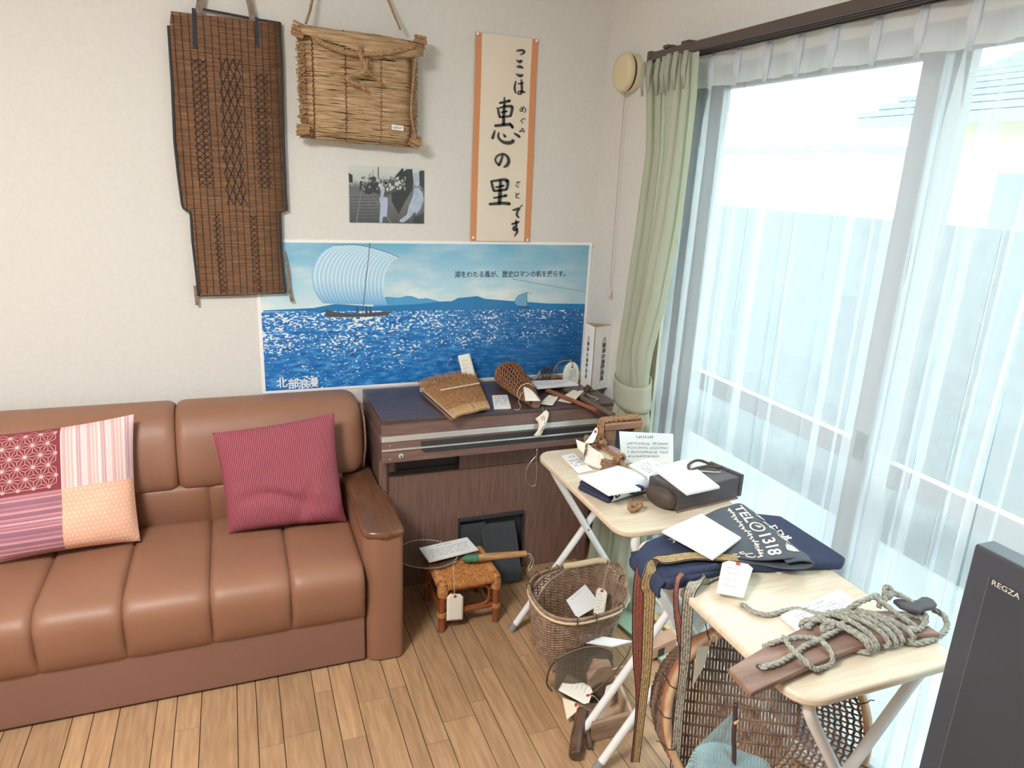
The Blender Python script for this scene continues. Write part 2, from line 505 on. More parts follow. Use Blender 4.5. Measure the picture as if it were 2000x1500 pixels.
# ================================================================ green drape (tied back)
GREEN = bpy.data.materials.new('green_drape'); GREEN.use_nodes = True
nt = GREEN.node_tree; N = nt.nodes; L = nt.links; p = N['Principled BSDF']
p.inputs['Base Color'].default_value = sr(212,214,200); p.inputs['Roughness'].default_value = .85
tr = N.new('ShaderNodeBsdfTranslucent'); tr.inputs[0].default_value = sr(216,224,204)
mx = N.new('ShaderNodeMixShader'); mx.inputs[0].default_value = .5
L.new(p.outputs[0], mx.inputs[1]); L.new(tr.outputs[0], mx.inputs[2]); L.new(mx.outputs[0], N['Material Output'].inputs[0])
rows = [(1259,118,1362,92),(1262,190,1357,180),(1264,300,1343,300),(1248,450,1324,440),(1228,600,1296,590),(1212,700,1270,690),(1206,745,1263,735),(1206,785,1262,780),(1196,840,1266,830),(1172,960,1262,930),(1152,1088,1262,1035)]
tabL, tabR = [], []
for a, b, c, d in rows:
    pl_, pr_ = Xp(a, b, 1.268), Xp(c, d, 1.268)
    tabL.append((pl_.z, pl_.y)); tabR.append((pr_.z, pr_.y))
tabL.sort(); tabR.sort()
tabL[0] = (0.012, tabL[0][1]); 
def drape_pt(s, t):
    z = lerp(1.864, .006, t)
    yl, yr = tabl(z, tabL), tabl(z, tabR)
    wdt = abs(yl - yr)
    fold = math.sin(s * 2*PI*7.5 + .7*math.sin(3*s) + .8*math.sin(t*2.2)) 
    amp = .016 + .016 * min(1, t*3)
    tie = math.exp(-((z - .80)/.10)**2)
    amp *= (1 - .45*tie)
    xx = 1.270 + fold * amp * (.6 + .4*math.sin(9*s+1)) - .012*math.exp(-((t-.0)/.05)**2)*0 + .012*math.sin(2*PI*s)*(1-tie)
    yy = lerp(yl, yr, s) + .009*math.sin(s*2*PI*7.5*2 + 1) 
    return Vector((min(xx, 1.306), yy, z))
dr = thing('green_drape', 'pale green pleated curtain tied back in the room corner', 'curtain', (1.29, 2.1, 0))
MB().grid(drape_pt, 150, 90).build('cloth', GREEN, dr, smooth=180)
# pleat heads
for i in range(7):
    s = (i + .45)/7
    q0 = drape_pt(s, 0)
    mb = MB()
    for k in (-1, 0, 1):
        mb.tube([q0 + Vector((-.016, k*.006, .002)), q0 + Vector((-.02, k*.006, -.05)), q0 + Vector((-.012, k*.004, -.10))], [.004,.0045,.002], 6)
    mb.build('pleat', GREEN, dr, smooth=180)
zt = .80
def tie_pt(u, v):
    z = lerp(zt + .045, zt - .04, v) + .02*math.cos(u*2*PI)
    yl, yr = tabl(z, tabL), tabl(z, tabR)
    cy = (yl + yr)/2; hw = abs(yl-yr)/2 + .008
    a = u*2*PI
    return Vector((1.270 + .042*math.cos(a), cy + hw*math.sin(a), z))
MB().grid(tie_pt, 40, 6, closeu=True).build('tieback', GREEN, dr, smooth=180, solid=.003)

# ================================================================ sheer curtains
SHEER = bpy.data.materials.new('sheer_lace'); SHEER.use_nodes = True
nt = SHEER.node_tree; N = nt.nodes; L = nt.links; N.clear()
tp = N.new('ShaderNodeBsdfTransparent'); tp.inputs[0].default_value = (.97,.99,1,1)
tr = N.new('ShaderNodeBsdfTranslucent'); tr.inputs[0].default_value = (.92,.95,.98,1)
df = N.new('ShaderNodeBsdfDiffuse'); df.inputs[0].default_value = (.90,.92,.95,1)
m1 = N.new('ShaderNodeMixShader'); m1.inputs[0].default_value = .45
m2 = N.new('ShaderNodeMixShader'); m2.inputs[0].default_value = .36
om = N.new('ShaderNodeOutputMaterial')
L.new(tr.outputs[0], m1.inputs[1]); L.new(df.outputs[0], m1.inputs[2])
L.new(tp.outputs[0], m2.inputs[1]); L.new(m1.outputs[0], m2.inputs[2]); L.new(m2.outputs[0], om.inputs[0])
def clone_sheer(name, f):
    m = SHEER.copy(); m.name = name
    for n_ in m.node_tree.nodes:
        if n_.type == 'MIX_SHADER' and abs(n_.inputs[0].default_value - .36) < .01: n_.inputs[0].default_value = f
    return m
SHEER_H = clone_sheer('sheer_header', .80)
SHEER_E = clone_sheer('sheer_hem', .70)
def sheer(name, label, y0, y1, seed, npl):
    rgs = random.Random(seed)
    ph = [rgs.uniform(0, 6.28) for _ in range(8)]
    root = thing(name, label, 'curtain', (1.33, (y0+y1)/2, .03))
    def pt(s, t, z0=1.866, z1=.035):
        z = lerp(z0, z1, t)
        d = (1.866 - z)
        y = lerp(y1, y0, s)
        grow = min(1, d/.25)
        warp = s*npl + .22*math.sin(s*11+ph[0]) + .10*math.sin(d*1.5+ph[1] + s*7)
        f = math.sin(2*PI*warp)
        f2 = math.sin(2*PI*warp*.5 + ph[2])
        amp = .004 + grow*(.016 + .008*math.sin(s*17+ph[3]))
        x = 1.336 - amp*(f + .5*f2) 
        y += grow*.020*math.sin(4*PI*warp+ph[4]) + .03*d*math.sin(s*5+ph[5])*.4
        return Vector((min(max(x, 1.312), WX-.013), y, z))
    MB().grid(lambda s, t: pt(s, t, 1.775, .06), int(npl*26), 40).build('lace', SHEER, root, smooth=180)
    MB().grid(lambda s, t: pt(s, t, 1.866, 1.775), int(npl*12), 6).build('header_tape', SHEER_H, root, smooth=180)
    MB().grid(lambda s, t: pt(s, t, .06, .03), int(npl*16), 2).build('hem', SHEER_E, root, smooth=180)
    MB().grid(lambda s, t: pt(lerp(.994, 1, s), t, 1.775, .03), 2, 40).build('side_hem', SHEER_E, root, smooth=180)
    for i in range(int(npl)):
        s = (i + .25)/npl
        q = pt(s, 0)
        mb = MB()
        for k in (-1, 0, 1):
            mb.tube([q + Vector((-.004, k*.006, 0)), q + Vector((-.009, k*.007, -.05)), q + Vector((-.006, k*.004, -.10))], [.004,.0055,.002], 6)
        mb.build('pleat', SHEER_H, root, smooth=180)
        MB().tube([q + Vector((0,0,-.01)), q + Vector((-.004,0,.004)), q + Vector((-.006,0,.010))], .0022, 6).build('hook', mat('hook_white', sr(235,235,235), .4) if 'hook_white' not in bpy.data.materials else bpy.data.materials['hook_white'], root)
    return root
sheer('sheer_curtain', 'white sheer lace curtain hanging beside the green drape', .866, 2.03, 5, 10)
sheer('sheer_curtain', 'white sheer lace curtain hanging behind the television', -.30, .858, 11, 9)

# ================================================================ round vent with pull cord
vt = thing('wall_vent', 'round cream wall vent cover with a hanging pull cord', 'vent', (WX, 2.415, 1.80))
CREAM = mat('cream_plastic', sr(222,208,172), .45)
M0 = Matrix.Translation((WX, 2.405, 1.868)) @ Matrix.Rotation(-PI/2, 4, 'Y')
MB().lathe([(.060,0),(.064,.004),(.064,.022),(.060,.024)], 48, M0).build('base', CREAM, vt, smooth=40)
MB().lathe([(.060,.022),(.060,.035)], 48, M0).build('vent_gap', mat('vent_dark', sr(62,70,66), .6), vt, smooth=40)
MB().lathe([(.058,.033),(.064,.034),(.0655,.038),(.0655,.048),(.060,.056),(.045,.059),(.0,.060)], 48, M0).build('cover', CREAM, vt, smooth=50)
cz0 = Xp(1220, 186, WX-.02); cz1 = Xp(1191, 566, WX-.02)
MB().tube([cz0 + Vector((0,0,.02)), cz0.lerp(cz1, .5), cz1], .0011, 6).build('cord', mat('cord_brown', sr(170,140,120), .7), vt)
MB().lathe([(.001,0),(.004,-.004),(.005,-.028),(.002,-.032)], 12, Matrix.Translation(cz1)).build('cord_knob', CREAM, vt, smooth=60)
# ================================================================ sofa
LEATH = mat('tan_leather', sr(146,104,82), .46, var=.05, vscale=6, bump=.12, bscale=500, spec=.45)
LEATHD = mat('tan_leather_base', sr(136,98,84), .5, var=.04, vscale=5, bump=.1, bscale=500)
CAPW = mat('varnished_arm_wood', sr(100,66,46), .2, col2=sr(116,80,56), vscale=14, stretch=(6,.8,6), coat=.3)
SEAM = mat('seam_dark', sr(92,54,38), .6)
sf = thing('sofa', 'tan brown leather sofa with channelled seat and wooden arm caps', 'sofa', (-.55, 2.2, 0))
XS0, XS1 = -1.44, .312            # inner faces of the arms
MB().box((XS0, 1.935, .008), (XS1, 2.50, .17)).build('base', LEATHD, sf, bevel=.006)
# seat channels
seams = [.311, .096, -.122, -.343, -.554, -.77, -.99, -1.21, -1.438]
prof = [(2.40,.33),(2.34,.350),(2.26,.352),(2.15,.352),(2.05,.352),(1.99,.350),(1.955,.345),(1.932,.334),(1.917,.318),(1.911,.298),(1.911,.27),(1.914,.24),(1.919,.21),(1.926,.18),(1.938,.160)]
prof = [Vector((0, a, b)) for a, b in prof]
prof = resample(smooth_path(prof, 6), .012)
def pnorm(P, i):
    t = (P[min(i+1, len(P)-1)] - P[max(i-1,0)]).normalized()
    return Vector((0, t.z, -t.y)) * (-1 if False else 1)
for a, b in zip(seams, seams[1:]):
    nP = len(prof)
    def pt(u, v, a=a, b=b):
        i = min(int(round(v*(nP-1))), nP-1); p = prof[i]
        n = pnorm(prof, i); n = n if n.dot(Vector((0,-.6,.8))) > 0 or i > nP*.5 and n.y < 0 else -n
        e = abs(2*u-1)
        bul = .009*(1 - e**8) - .008*math.exp(-((1-e)*abs(b-a)/2/.004)**2)
        vv = v*(1-v)*4
        wr = .0016*math.sin(9*p.z*20+a*30)*e**8 if .45 < v < .75 else 0
        q = p + n*(bul*min(1, vv*3) + wr)
        return Vector((lerp(a, b, u), q.y, q.z))
    MB().grid(pt, 28, nP-1).build('seat_channel', LEATH, sf, smooth=180)
MB().box((XS0+.01, 1.96, .16), (XS1-.005, 2.42, .325)).build('seat_core', LEATHD, sf)
# lower back band, split by the same seams
for a, b in zip(seams, seams[1:]):
    pr2 = smooth_path([Vector((0,2.385,.30)), Vector((0,2.372,.36)), Vector((0,2.362,.42)), Vector((0,2.368,.47)), Vector((0,2.40,.49))], 5)
    def pt(u, v, a=a, b=b):
        i = min(int(round(v*(len(pr2)-1))), len(pr2)-1); p = pr2[i]; e = abs(2*u-1)
        return Vector((lerp(a, b, u), p.y - .010*(1-e**8), p.z))
    MB().grid(pt, 20, len(pr2)-1).build('lower_back_panel', LEATH, sf, smooth=180)
MB().box((XS0+.01, 2.41, .02), (XS1+.03, 2.585, .60)).build('back_core', LEATHD, sf, bevel=.02)
# upper back cushions
def back_cushion(x0, x1, endr):
    pr3 = smooth_path([Vector((0,p,q)) for p, q in ((2.415,.458),(2.375,.462),(2.350,.485),(2.345,.54),(2.360,.61),(2.385,.67),(2.425,.712),(2.48,.728),(2.54,.722),(2.59,.69),(2.605,.62),(2.605,.45))], 5)
    nP = len(pr3); c = Vector((0, 2.49, .58))
    def pt(u, v):
        i = min(int(round(v*(nP-1))), nP-1); p = pr3[i]
        e = abs(2*u-1); x = lerp(x0, x1, u)
        dl, dr_ = (x-x0), (x1-x)
        k = 1.0
        R1, R2 = .030, (.055 if endr else .030)
        if dl < R1: k = 1 - (1-math.sqrt(max(0, 1-(1-dl/R1)**2)))*.16
        if dr_ < R2: k = 1 - (1-math.sqrt(max(0, 1-(1-dr_/R2)**2)))*(.30 if endr else .14)
        q = c + (p-c)*k
        return Vector((x, min(q.y, 2.61), max(q.z, .45)))
    us = []
    mb = MB()
    def f(s, v):
        # crowd samples to both ends
        u = .5 - .5*math.cos(PI*s); return pt(u, v)
    mb.grid(f, 56, nP-1)
    n0 = 57
    mb.add([f(0, j/(nP-1)) for j in range(nP)], [tuple(range(nP))]); mb.add([f(1, j/(nP-1)) for j in range(nP)], [tuple(range(nP))])
    return mb.build('back_cushion', LEATH, sf, smooth=60)
back_cushion(-.213, .388, True); back_cushion(-.813, -.213, False); back_cushion(-1.42, -.813, False)
# end panel beside the back with piping
mb = MB().tube(smooth_path([(.388,2.39,.47),(.394,2.37,.56),(.396,2.40,.64),(.394,2.45,.69)], 6), .004, 8)
mb.build('piping', LEATHD, sf, smooth=180)
# arms
def arm(x0, x1):
    mb = MB()
    pl_ = [(x0, 2.56), (x0, 1.97)] + [(x0+.05-.05*math.cos(math.radians(t)), 1.97-.05*math.sin(math.radians(t))) for t in (20,45,70,90)] + [(x1-.018+.018*math.sin(math.radians(t)), 1.938-.018*math.cos(math.radians(t))) for t in (0,30,60,90)] + ([(x1, 2.20), (.418, 2.214), (.418, 2.56)] if x1 > 0 else [(x1, 2.56)])
    mb.prism([(a, b, .006) for a, b in pl_], (0,0,.43))
    A = mb.build('arm', LEATH, sf, smooth=35)
    oy = 1.915
    pl2 = [(x0-.004, 2.46), (x0-.004, oy+.035)] + [(x0+.03-.034*math.cos(math.radians(t)), oy+.035-.03*math.sin(math.radians(t))) for t in (25,50,75)] + [((x0+x1)/2, oy-.008)] + [(x1-.02+.024*math.sin(math.radians(t)), oy+.02-.022*math.cos(math.radians(t))) for t in (10,45,80)] + ([(x1+.004, 2.205), (.420, 2.217), (.420, 2.42), (.40, 2.46)] if x1 > 0 else [(x1+.004, 2.40), (x1-.03, 2.46)])
    MB().prism([(a, b, .434) for a, b in pl2], (0,0,.024)).build('arm_cap', CAPW, sf, bevel=.010, seg=4, smooth=50)
arm(.312, .432)
arm(-1.56, -1.44)

# ================================================================ cushions
def uvmat(name, fn_build, rough=.85, bump=None):
    m = bpy.data.materials.new(name); m.use_nodes = True
    N = m.node_tree.nodes; L = m.node_tree.links; p = N['Principled BSDF']; p.inputs['Roughness'].default_value = rough
    p.inputs['Specular IOR Level'].default_value = .15
    uv = N.new('ShaderNodeTexCoord'); sp = N.new('ShaderNodeSeparateXYZ'); L.new(uv.outputs['UV'], sp.inputs[0])
    fn_build(N, L, p, sp)
    return m
def stripes(axis, freq, cols, bumpfreq=0):
    def fb(N, L, p, sp):
        a = N.new('ShaderNodeMath'); a.operation = 'MULTIPLY'; a.inputs[1].default_value = freq; L.new(sp.outputs[axis], a.inputs[0])
        b = N.new('ShaderNodeMath'); b.operation = 'FRACT'; L.new(a.outputs[0], b.inputs[0])
        r = N.new('ShaderNodeValToRGB'); r.color_ramp.interpolation = 'CONSTANT'
        els = r.color_ramp.elements
        while len(els) > 1: els.remove(els[-1])
        els[0].position = 0; els[0].color = cols[0][1]
        for po_, c in cols[1:]:
            e = els.new(po_); e.color = c
        L.new(b.outputs[0], r.inputs[0]); L.new(r.outputs[0], p.inputs['Base Color'])
    return fb
def rnd_cols(seed, pal, n):
    rg_ = random.Random(seed); x = 0; out = []
    ws = [rg_.choice((.4, .6, 1, 1.8, 3)) for _ in range(n)]; t = sum(ws)
    for w_ in ws:
        out.append((x/t, rg_.choice(pal))); x += w_
    return out
PINKS = uvmat('pink_stripe_cotton', stripes(0, 3.0, rnd_cols(4, [sr(233,205,202), sr(214,172,170), sr(232,210,212), sr(200,160,168), sr(222,184,178), sr(236,218,214)], 32)))
MAUVES = uvmat('mauve_stripe_cotton', stripes(1, 2.2, rnd_cols(9, [sr(186,126,136), sr(160,106,122), sr(206,150,152), sr(150,110,130), sr(196,136,128), sr(176,120,134), sr(214,166,170)], 30)))
ORANGE = mat('peach_cotton', sr(240,184,156), .85, var=.03, vscale=30, bump=.2, bscale=400)
BURG = mat('burgundy_cotton', sr(138,54,66), .85, var=.05, vscale=30, bump=.15, bscale=400)
THREAD = mat('cream_thread', sr(236,196,186), .8)
WHITEP = mat('white_print', sr(252,238,226), .8)
def corduroy(N, L, p, sp):
    wv = N.new('ShaderNodeMath'); wv.operation = 'MULTIPLY'; wv.inputs[1].default_value = 66*2*PI; L.new(sp.outputs[0], wv.inputs[0])
    sn = N.new('ShaderNodeMath'); sn.operation = 'SINE'; L.new(wv.outputs[0], sn.inputs[0])
    r = N.new('ShaderNodeMapRange'); r.inputs[1].default_value = -1; L.new(sn.outputs[0], r.inputs[0])
    cr = N.new('ShaderNodeValToRGB'); cr.color_ramp.elements[0].color = sr(124,58,72); cr.color_ramp.elements[1].color = sr(182,104,114); cr.color_ramp.elements[0].position = .2; cr.color_ramp.elements[1].position = .75
    L.new(r.outputs[0], cr.inputs[0]); L.new(cr.outputs[0], p.inputs['Base Color'])
    b = N.new('ShaderNodeBump'); b.inputs['Strength'].default_value = .5; b.inputs['Distance'].default_value = .002; L.new(r.outputs[0], b.inputs['Height']); L.new(b.outputs[0], p.inputs['Normal'])
CORD = uvmat('burgundy_corduroy', corduroy, .95)

def pillow_fn(BL, BR, TR, TL, th, sag=0.0, seed=0):
    BL, BR, TR, TL = (Vector(p) for p in (BL, BR, TR, TL))
    n = ((BR-BL).cross(TL-BL)).normalized()
    def fn(u, v, side=1):
        p = BL.lerp(BR, u).lerp(TL.lerp(TR, u), v)
        a, b = 2*u-1, 2*v-1
        edge = (1-a**4)*(1-b**4)
        # edges pull in a little between the corners
        c = (BL+BR+TR+TL)/4
        pull = .045*((1-a*a)*b*b + (1-b*b)*a*a)*max(abs(a),abs(b))**6
        p = p + (c-p)*pull
        h = th*edge**.55*(1 - .25*b) if edge > 0 else 0
        wr = .010*noise.noise(Vector((u*3.1+seed, v*2.7, seed)))*edge + .006*noise.noise(Vector((u*7+seed, v*6, 3+seed)))*edge
        if sag: wr += -sag*math.exp(-((v-.24-.10*math.sin(u*5))/.05)**2)*max(0,math.sin(u*PI*1.0))*edge*(1 if u < .62 else .4) - sag*.8*math.exp(-((u-.62-.35*(v-.1))/.05)**2)*math.exp(-((v-.22)/.2)**2)
        return p + n*side*(h + wr)
    return fn
# patchwork cushion
BR = Zp(274, 1056, .372); BL = Zp(-26, 1104, .372)
TR = Yp(261, 809, BR.y + .135); TL = Yp(-34, 852, BL.y + .135)
pf = pillow_fn(BL, BR, TR, TL, .05, 0, 2)
pc = thing('patchwork_cushion', 'patchwork cushion of burgundy, striped pink, mauve and peach squares', 'cushion', (BL+BR)/2)
def quad_patch(u0, v0, u1, v1, m, name, parent, n=16, side=1, off=0):
    mb = MB(); uvs = []
    for j in range(n+1):
        for i in range(n+1):
            uvs.append((i/n, j/n))
    mb.grid(lambda a, b: pf(lerp(u0,u1,a), lerp(v0,v1,b), side), n, n)
    return mb.build(name, m, parent, smooth=180, uv=uvs)
p1 = quad_patch(0,.5,.5,1, BURG, 'burgundy_patch', pc)
quad_patch(.5,.5,1,1, PINKS, 'pink_striped_patch', pc)
quad_patch(0,0,.5,.5, MAUVES, 'mauve_striped_patch', pc)
p4 = quad_patch(.5,0,1,.5, ORANGE, 'peach_patch', pc)
quad_patch(0,0,1,1, PINKS, 'back_cloth', pc, 24, -.6)
# hemp-leaf stitching
mb = MB()
def surf_line(fn, a, b, wd, dashes=1, off=.0012):
    (u0,v0),(u1,v1) = a, b
    for d in range(dashes):
        t0, t1 = d/dashes + .04, (d+.72)/dashes if dashes > 1 else 1
        pts = []
        for k in range(3):
            t = lerp(t0, t1, k/2); u, v = lerp(u0,u1,t), lerp(v0,v1,t)
            if not (lo_u < u < hi_u and lo_v < v < hi_v): return
            pts.append((fn(u, v), u, v))
        n = (fn(u+.01,v)-fn(u,v)).cross(fn(u,v+.01)-fn(u,v)).normalized()
        dd = (pts[2][0]-pts[0][0]).normalized(); s_ = n.cross(dd)*wd/2
        vs = []
        for p, _, _ in pts: vs += [p - s_ + n*off, p + s_ + n*off]
        mb.add(vs, [(0,1,3,2),(2,3,5,4)])
lo_u, hi_u, lo_v, hi_v = .01, .495, .505, .985
du = .098; dv = du*.86
for r in range(-1, 7):
    for c in range(-1, 6):
        cu = .03 + c*du + (r % 2)*du/2; cv = .53 + r*dv
        nb = [(cu+du*math.cos(math.radians(a)), cv+du*math.sin(math.radians(a))) for a in range(0, 360, 60)]
        cen = [(cu+du*.577*math.cos(math.radians(a)), cv+du*.577*math.sin(math.radians(a))) for a in range(30, 390, 60)]
        for q in nb[:3]: surf_line(pf, (cu,cv), q, .0013, 1)
        for q in cen: surf_line(pf, (cu,cv), q, .0011, 1)
        pts = []
        if lo_u < cu < hi_u and lo_v < cv < hi_v:
            for k in range(8):
                a0, a1 = k*PI/4, (k+1)*PI/4
                surf_line(pf, (cu+.009*math.cos(a0), cv+.009*math.sin(a0)), (cu+.009*math.cos(a1), cv+.009*math.sin(a1)), .0022)
mb.build('stitching', THREAD, p1, kind='stuff')
mb = MB()
lo_u, hi_u, lo_v, hi_v = .505, .985, .015, .495
for r in range(14):
    for c in range(16):
        u = .515 + c*.031 + (r % 2)*.0155; v = .03 + r*.0345
        surf_line(pf, (u-.004, v), (u+.004, v), .0022); surf_line(pf, (u, v-.005), (u, v+.005), .0022)
mb.build('printed_crosses', WHITEP, p4, kind='stuff')
# burgundy corduroy cushion
BL = Zp(446, 1042, .366); BR = Zp(676, 1018, .366)
TL = Yp(414, 846, BL.y + .115); TR = Yp(653, 806, BR.y + .115)
pf2 = pillow_fn(BL, BR, TR, TL, .05, .018, 7)
cc = thing('corduroy_cushion', 'burgundy corduroy cushion leaning beside the sofa arm', 'cushion', (BL+BR)/2)
uvs = [(i/48, j/48) for j in range(49) for i in range(49)]
MB().grid(lambda a, b: pf2(a, b), 48, 48).build('front_cover', CORD, cc, smooth=180, uv=uvs)
MB().grid(lambda a, b: pf2(a, b, -.6), 48, 48).build('back_cover', CORD, cc, smooth=180, uv=uvs)
# ================================================================ electronic organ
WALN = mat('walnut_veneer', sr(108,82,74), .38, col2=sr(144,110,98), vscale=10, stretch=(14,14,.7), detail=6, sharp=(.3,.75))
WALH = mat('walnut_veneer_lengthwise', sr(110,86,80), .34, col2=sr(138,108,100), vscale=10, stretch=(.8,14,14), detail=6, sharp=(.3,.75))
WALT = mat('dark_walnut_top', sr(74,60,62), .28, col2=sr(96,78,76), vscale=10, stretch=(.8,16,14), detail=6)
SILV = mat('brushed_silver_trim', sr(226,228,226), .25, .55)
DARKR = mat('black_recess', sr(56,56,58), .6)
ORX0, ORX1, ORY0, ORY1, ORZ = .424, 1.312, 2.222, 2.600, .700
BZ = .545
og = thing('electronic_organ', 'dark walnut electronic organ with silver trim and foot pedals', 'organ', ((ORX0+ORX1)/2, (ORY0+ORY1)/2, 0))
MB().box((ORX0, ORY0, ORZ-.012), (ORX1, ORY1, ORZ)).build('lid', WALT, og, bevel=.0015)
MB().box((ORX0, ORY0+.004, ORZ-.058), (ORX1, ORY1, ORZ-.012)).build('lid_front', WALH, og, bevel=.001)
MB().box((ORX0, ORY0+.002, ORZ-.078), (ORX1, ORY0+.03, ORZ-.058)).build('silver_trim', SILV, og, bevel=.001)
MB().box((ORX0, ORY0+.006, BZ), (ORX1, ORY1, ORZ-.078)).build('keyboard_case', WALH, og, bevel=.001)
MB().box((ORX0, ORY0+.001, ORZ-.1105), (ORX1, ORY0+.02, ORZ-.105)).build('thin_silver_strip', SILV, og)
# dark finger recess along the key cover
za, zb = ORZ-.128, ORZ-.086
pts = [(ORX0+.135, zb), (ORX1-.085, zb), (ORX1-.075, zb-.010), (ORX1-.09, za), (ORX0+.150, za), (ORX0+.138, za+.010)]
MB().prism([(a, ORY0+.0035, b) for a, b in pts], (0, .006, 0)).build('finger_recess', DARKR, og)
lk = MB().lathe([(.0085,0),(.0085,.004),(.007,.005)], 20, Matrix.Translation((ORX0+.066, ORY0+.006, BZ+.022)) @ Matrix.Rotation(PI/2, 4, 'X')).build('lock', SILV, og, smooth=40)
MB().box((ORX0+.0645, ORY0-.0003, BZ+.017), (ORX0+.0675, ORY0+.001, BZ+.027)).build('keyhole', DARKR, lk)
for sx, sz in ((.028, ORZ-.092), (.028, BZ+.014)):
    MB().lathe([(.003,0),(.003,.0015)], 10, Matrix.Translation((ORX0+sx, ORY0+.006, sz)) @ Matrix.Rotation(PI/2, 4, 'X')).build('screw', SILV, og)
# badge
bx0 = ORX1-.062
bd = MB()
for a, b in ((0,.013),(.0155,.0285),(.031,.044)):
    bd.box((bx0+a, ORY0+.004, ORZ-.1005), (bx0+b, ORY0+.0065, ORZ-.0985)); bd.box((bx0+a, ORY0+.004, ORZ-.0895), (bx0+b, ORY0+.0065, ORZ-.0875))
    bd.box((bx0+a, ORY0+.004, ORZ-.1005), (bx0+a+.0018, ORY0+.0065, ORZ-.0875))
bd.build('badge', SILV, og, kind='stuff')
# stand
for nm, x0, x1 in (('side_panel', ORX0+.004, ORX0+.030), ('side_panel', ORX1-.075, ORX1-.045)):
    MB().box((x0, ORY0+.075, 0), (x1, ORY1, BZ)).build(nm, WALN, og, bevel=.001)
MB().box((ORX0+.030, 2.335, .0), (ORX1-.075, 2.352, BZ)).build('recess_back', DARKR, og)
# front panel in pieces round the speaker slot and the pedal well
FX0, FX1, FY = ORX0+.042, ORX1-.075, 2.318
s0, s1 = Yp(772, 900, FY), Yp(897, 912, FY)
sz0, sz1 = Yp(775, 921, FY).z, Yp(775, 897, FY).z
w0, w1 = Yp(896, 1010, FY).x, Yp(1022, 1010, FY).x
wz = Yp(960, 1004, FY).z
seam_z = Yp(900, 915, FY).z - .004
MB().box((FX0, FY, sz1), (FX1, FY+.016, BZ)).build('front_panel', WALN, og)
MB().box((FX0, FY, sz0), (s0.x, FY+.016, sz1)).build('front_panel', WALN, og)
MB().box((s1.x, FY, seam_z+.0015), (FX1, FY+.016, sz1)).build('front_panel', WALN, og)
MB().box((FX0, FY, wz), (FX1, FY+.016, min(sz0, seam_z)-.0015)).build('front_panel', WALN, og)
MB().box((FX0, FY, .002), (w0, FY+.016, wz)).build('front_panel', WALN, og)
MB().box((w1, FY, .002), (FX1, FY+.016, wz)).build('front_panel', WALN, og)
mb = MB()
for lo, hi in (((s0.x, FY-.003, sz0), (s0.x+.004, FY+.01, sz1)), ((s1.x-.004, FY-.003, sz0), (s1.x, FY+.01, sz1)), ((s0.x, FY-.003, sz1-.003), (s1.x, FY+.01, sz1)), ((s0.x, FY-.003, sz0), (s1.x, FY+.01, sz0+.003))): mb.box(lo, hi)
mb.build('speaker_frame', DARKR, og)
MB().box((FX0-.010, FY-.0, 0), (FX0, FY+.02, BZ)).build('front_post', WALN, og)
# foot pedals
PEDM = mat('ribbed_rubber', sr(70,74,78), .5); PEDT = mat('pedal_black', sr(58,60,64), .45)
hood = MB()
hood.box((w0-.002, FY-.012, wz-.012), (w1+.002, FY+.016, wz)); hood.box((w0-.002, FY-.010, .004), (w0+.004, FY+.016, wz)); hood.box((w1-.004, FY-.010, .004), (w1+.002, FY+.016, wz))
hood.build('pedal_well_frame', PEDT, og, bevel=.002)
MB().box((w0+.004, FY+.0155, .004), (w1-.004, FY+.0170, wz-.012)).build('pedal_well_back', DARKR, og)
def pedal(xa, xb, y0, z0, y1, z1, name):
    """treadle from its front lower end (y0,z0) up to (y1,z1)"""
    A, B = Vector((xa, y0, z0)), Vector((xb, y0, z0)); D = Vector((0, y1-y0, z1-z0))
    n = Vector((0, -D.z, D.y)).normalized(); n = -n if n.y > 0 and n.z < 0 else n
    body = MB().slab([A, B, B+D, A+D], .012).build(name, PEDT, og, bevel=.003)
    mb = MB(); k = 24
    nn = (B-A).cross(D).normalized()
    for i in range(k):
        u = (i+.5)/k
        p = A.lerp(B, u) + nn*.0005
        mb.tube([p + D*.02, p + D*.90], .0011, 4, up=nn)
    mb.build('ribs', PEDM, body, kind='stuff')
p_a = Yp(945, 1117, 2.215); p_b = Yp(1023, 1108, 2.215)
pedal(Yp(955,1110,2.21).x, Yp(1022,1110,2.21).x, 2.205, .018, 2.318, .215, 'expression_pedal')
pedal(w0+.006, Yp(950,1010,2.31).x, 2.255, .018, 2.318, .225, 'expression_pedal')
# wire hook under the case
hk = [Yp(1049, 876, 2.235), Yp(1047, 900, 2.235), Yp(1048, 912, 2.235), Yp(1046, 945, 2.235), Yp(1036, 948, 2.235), Yp(1027, 936, 2.235), Yp(1030, 912, 2.235), Yp(1047, 890, 2.235)]
MB().tube(smooth_path(hk, 6), .0022, 8).build('wire_hook', mat('steel_wire', sr(200,200,200), .25, .9), og, smooth=180)
# ================================================================ things on the back wall
def W(u, v, off=.004): return Yp(u, v, WY - off)
XW, ZW = Vector((1,0,0)), Vector((0,0,1))
PIN = mat('pin_white', sr(250,250,248), .3)
def pin(u, v, parent, off=.003):
    p = W(u, v, off)
    return MB().lathe([(.0045,0),(.005,.003),(.003,.006),(.001,.0065)], 12, Matrix.Translation(p) @ Matrix.Rotation(PI/2, 4, 'X')).build('push_pin', PIN, parent, smooth=60)

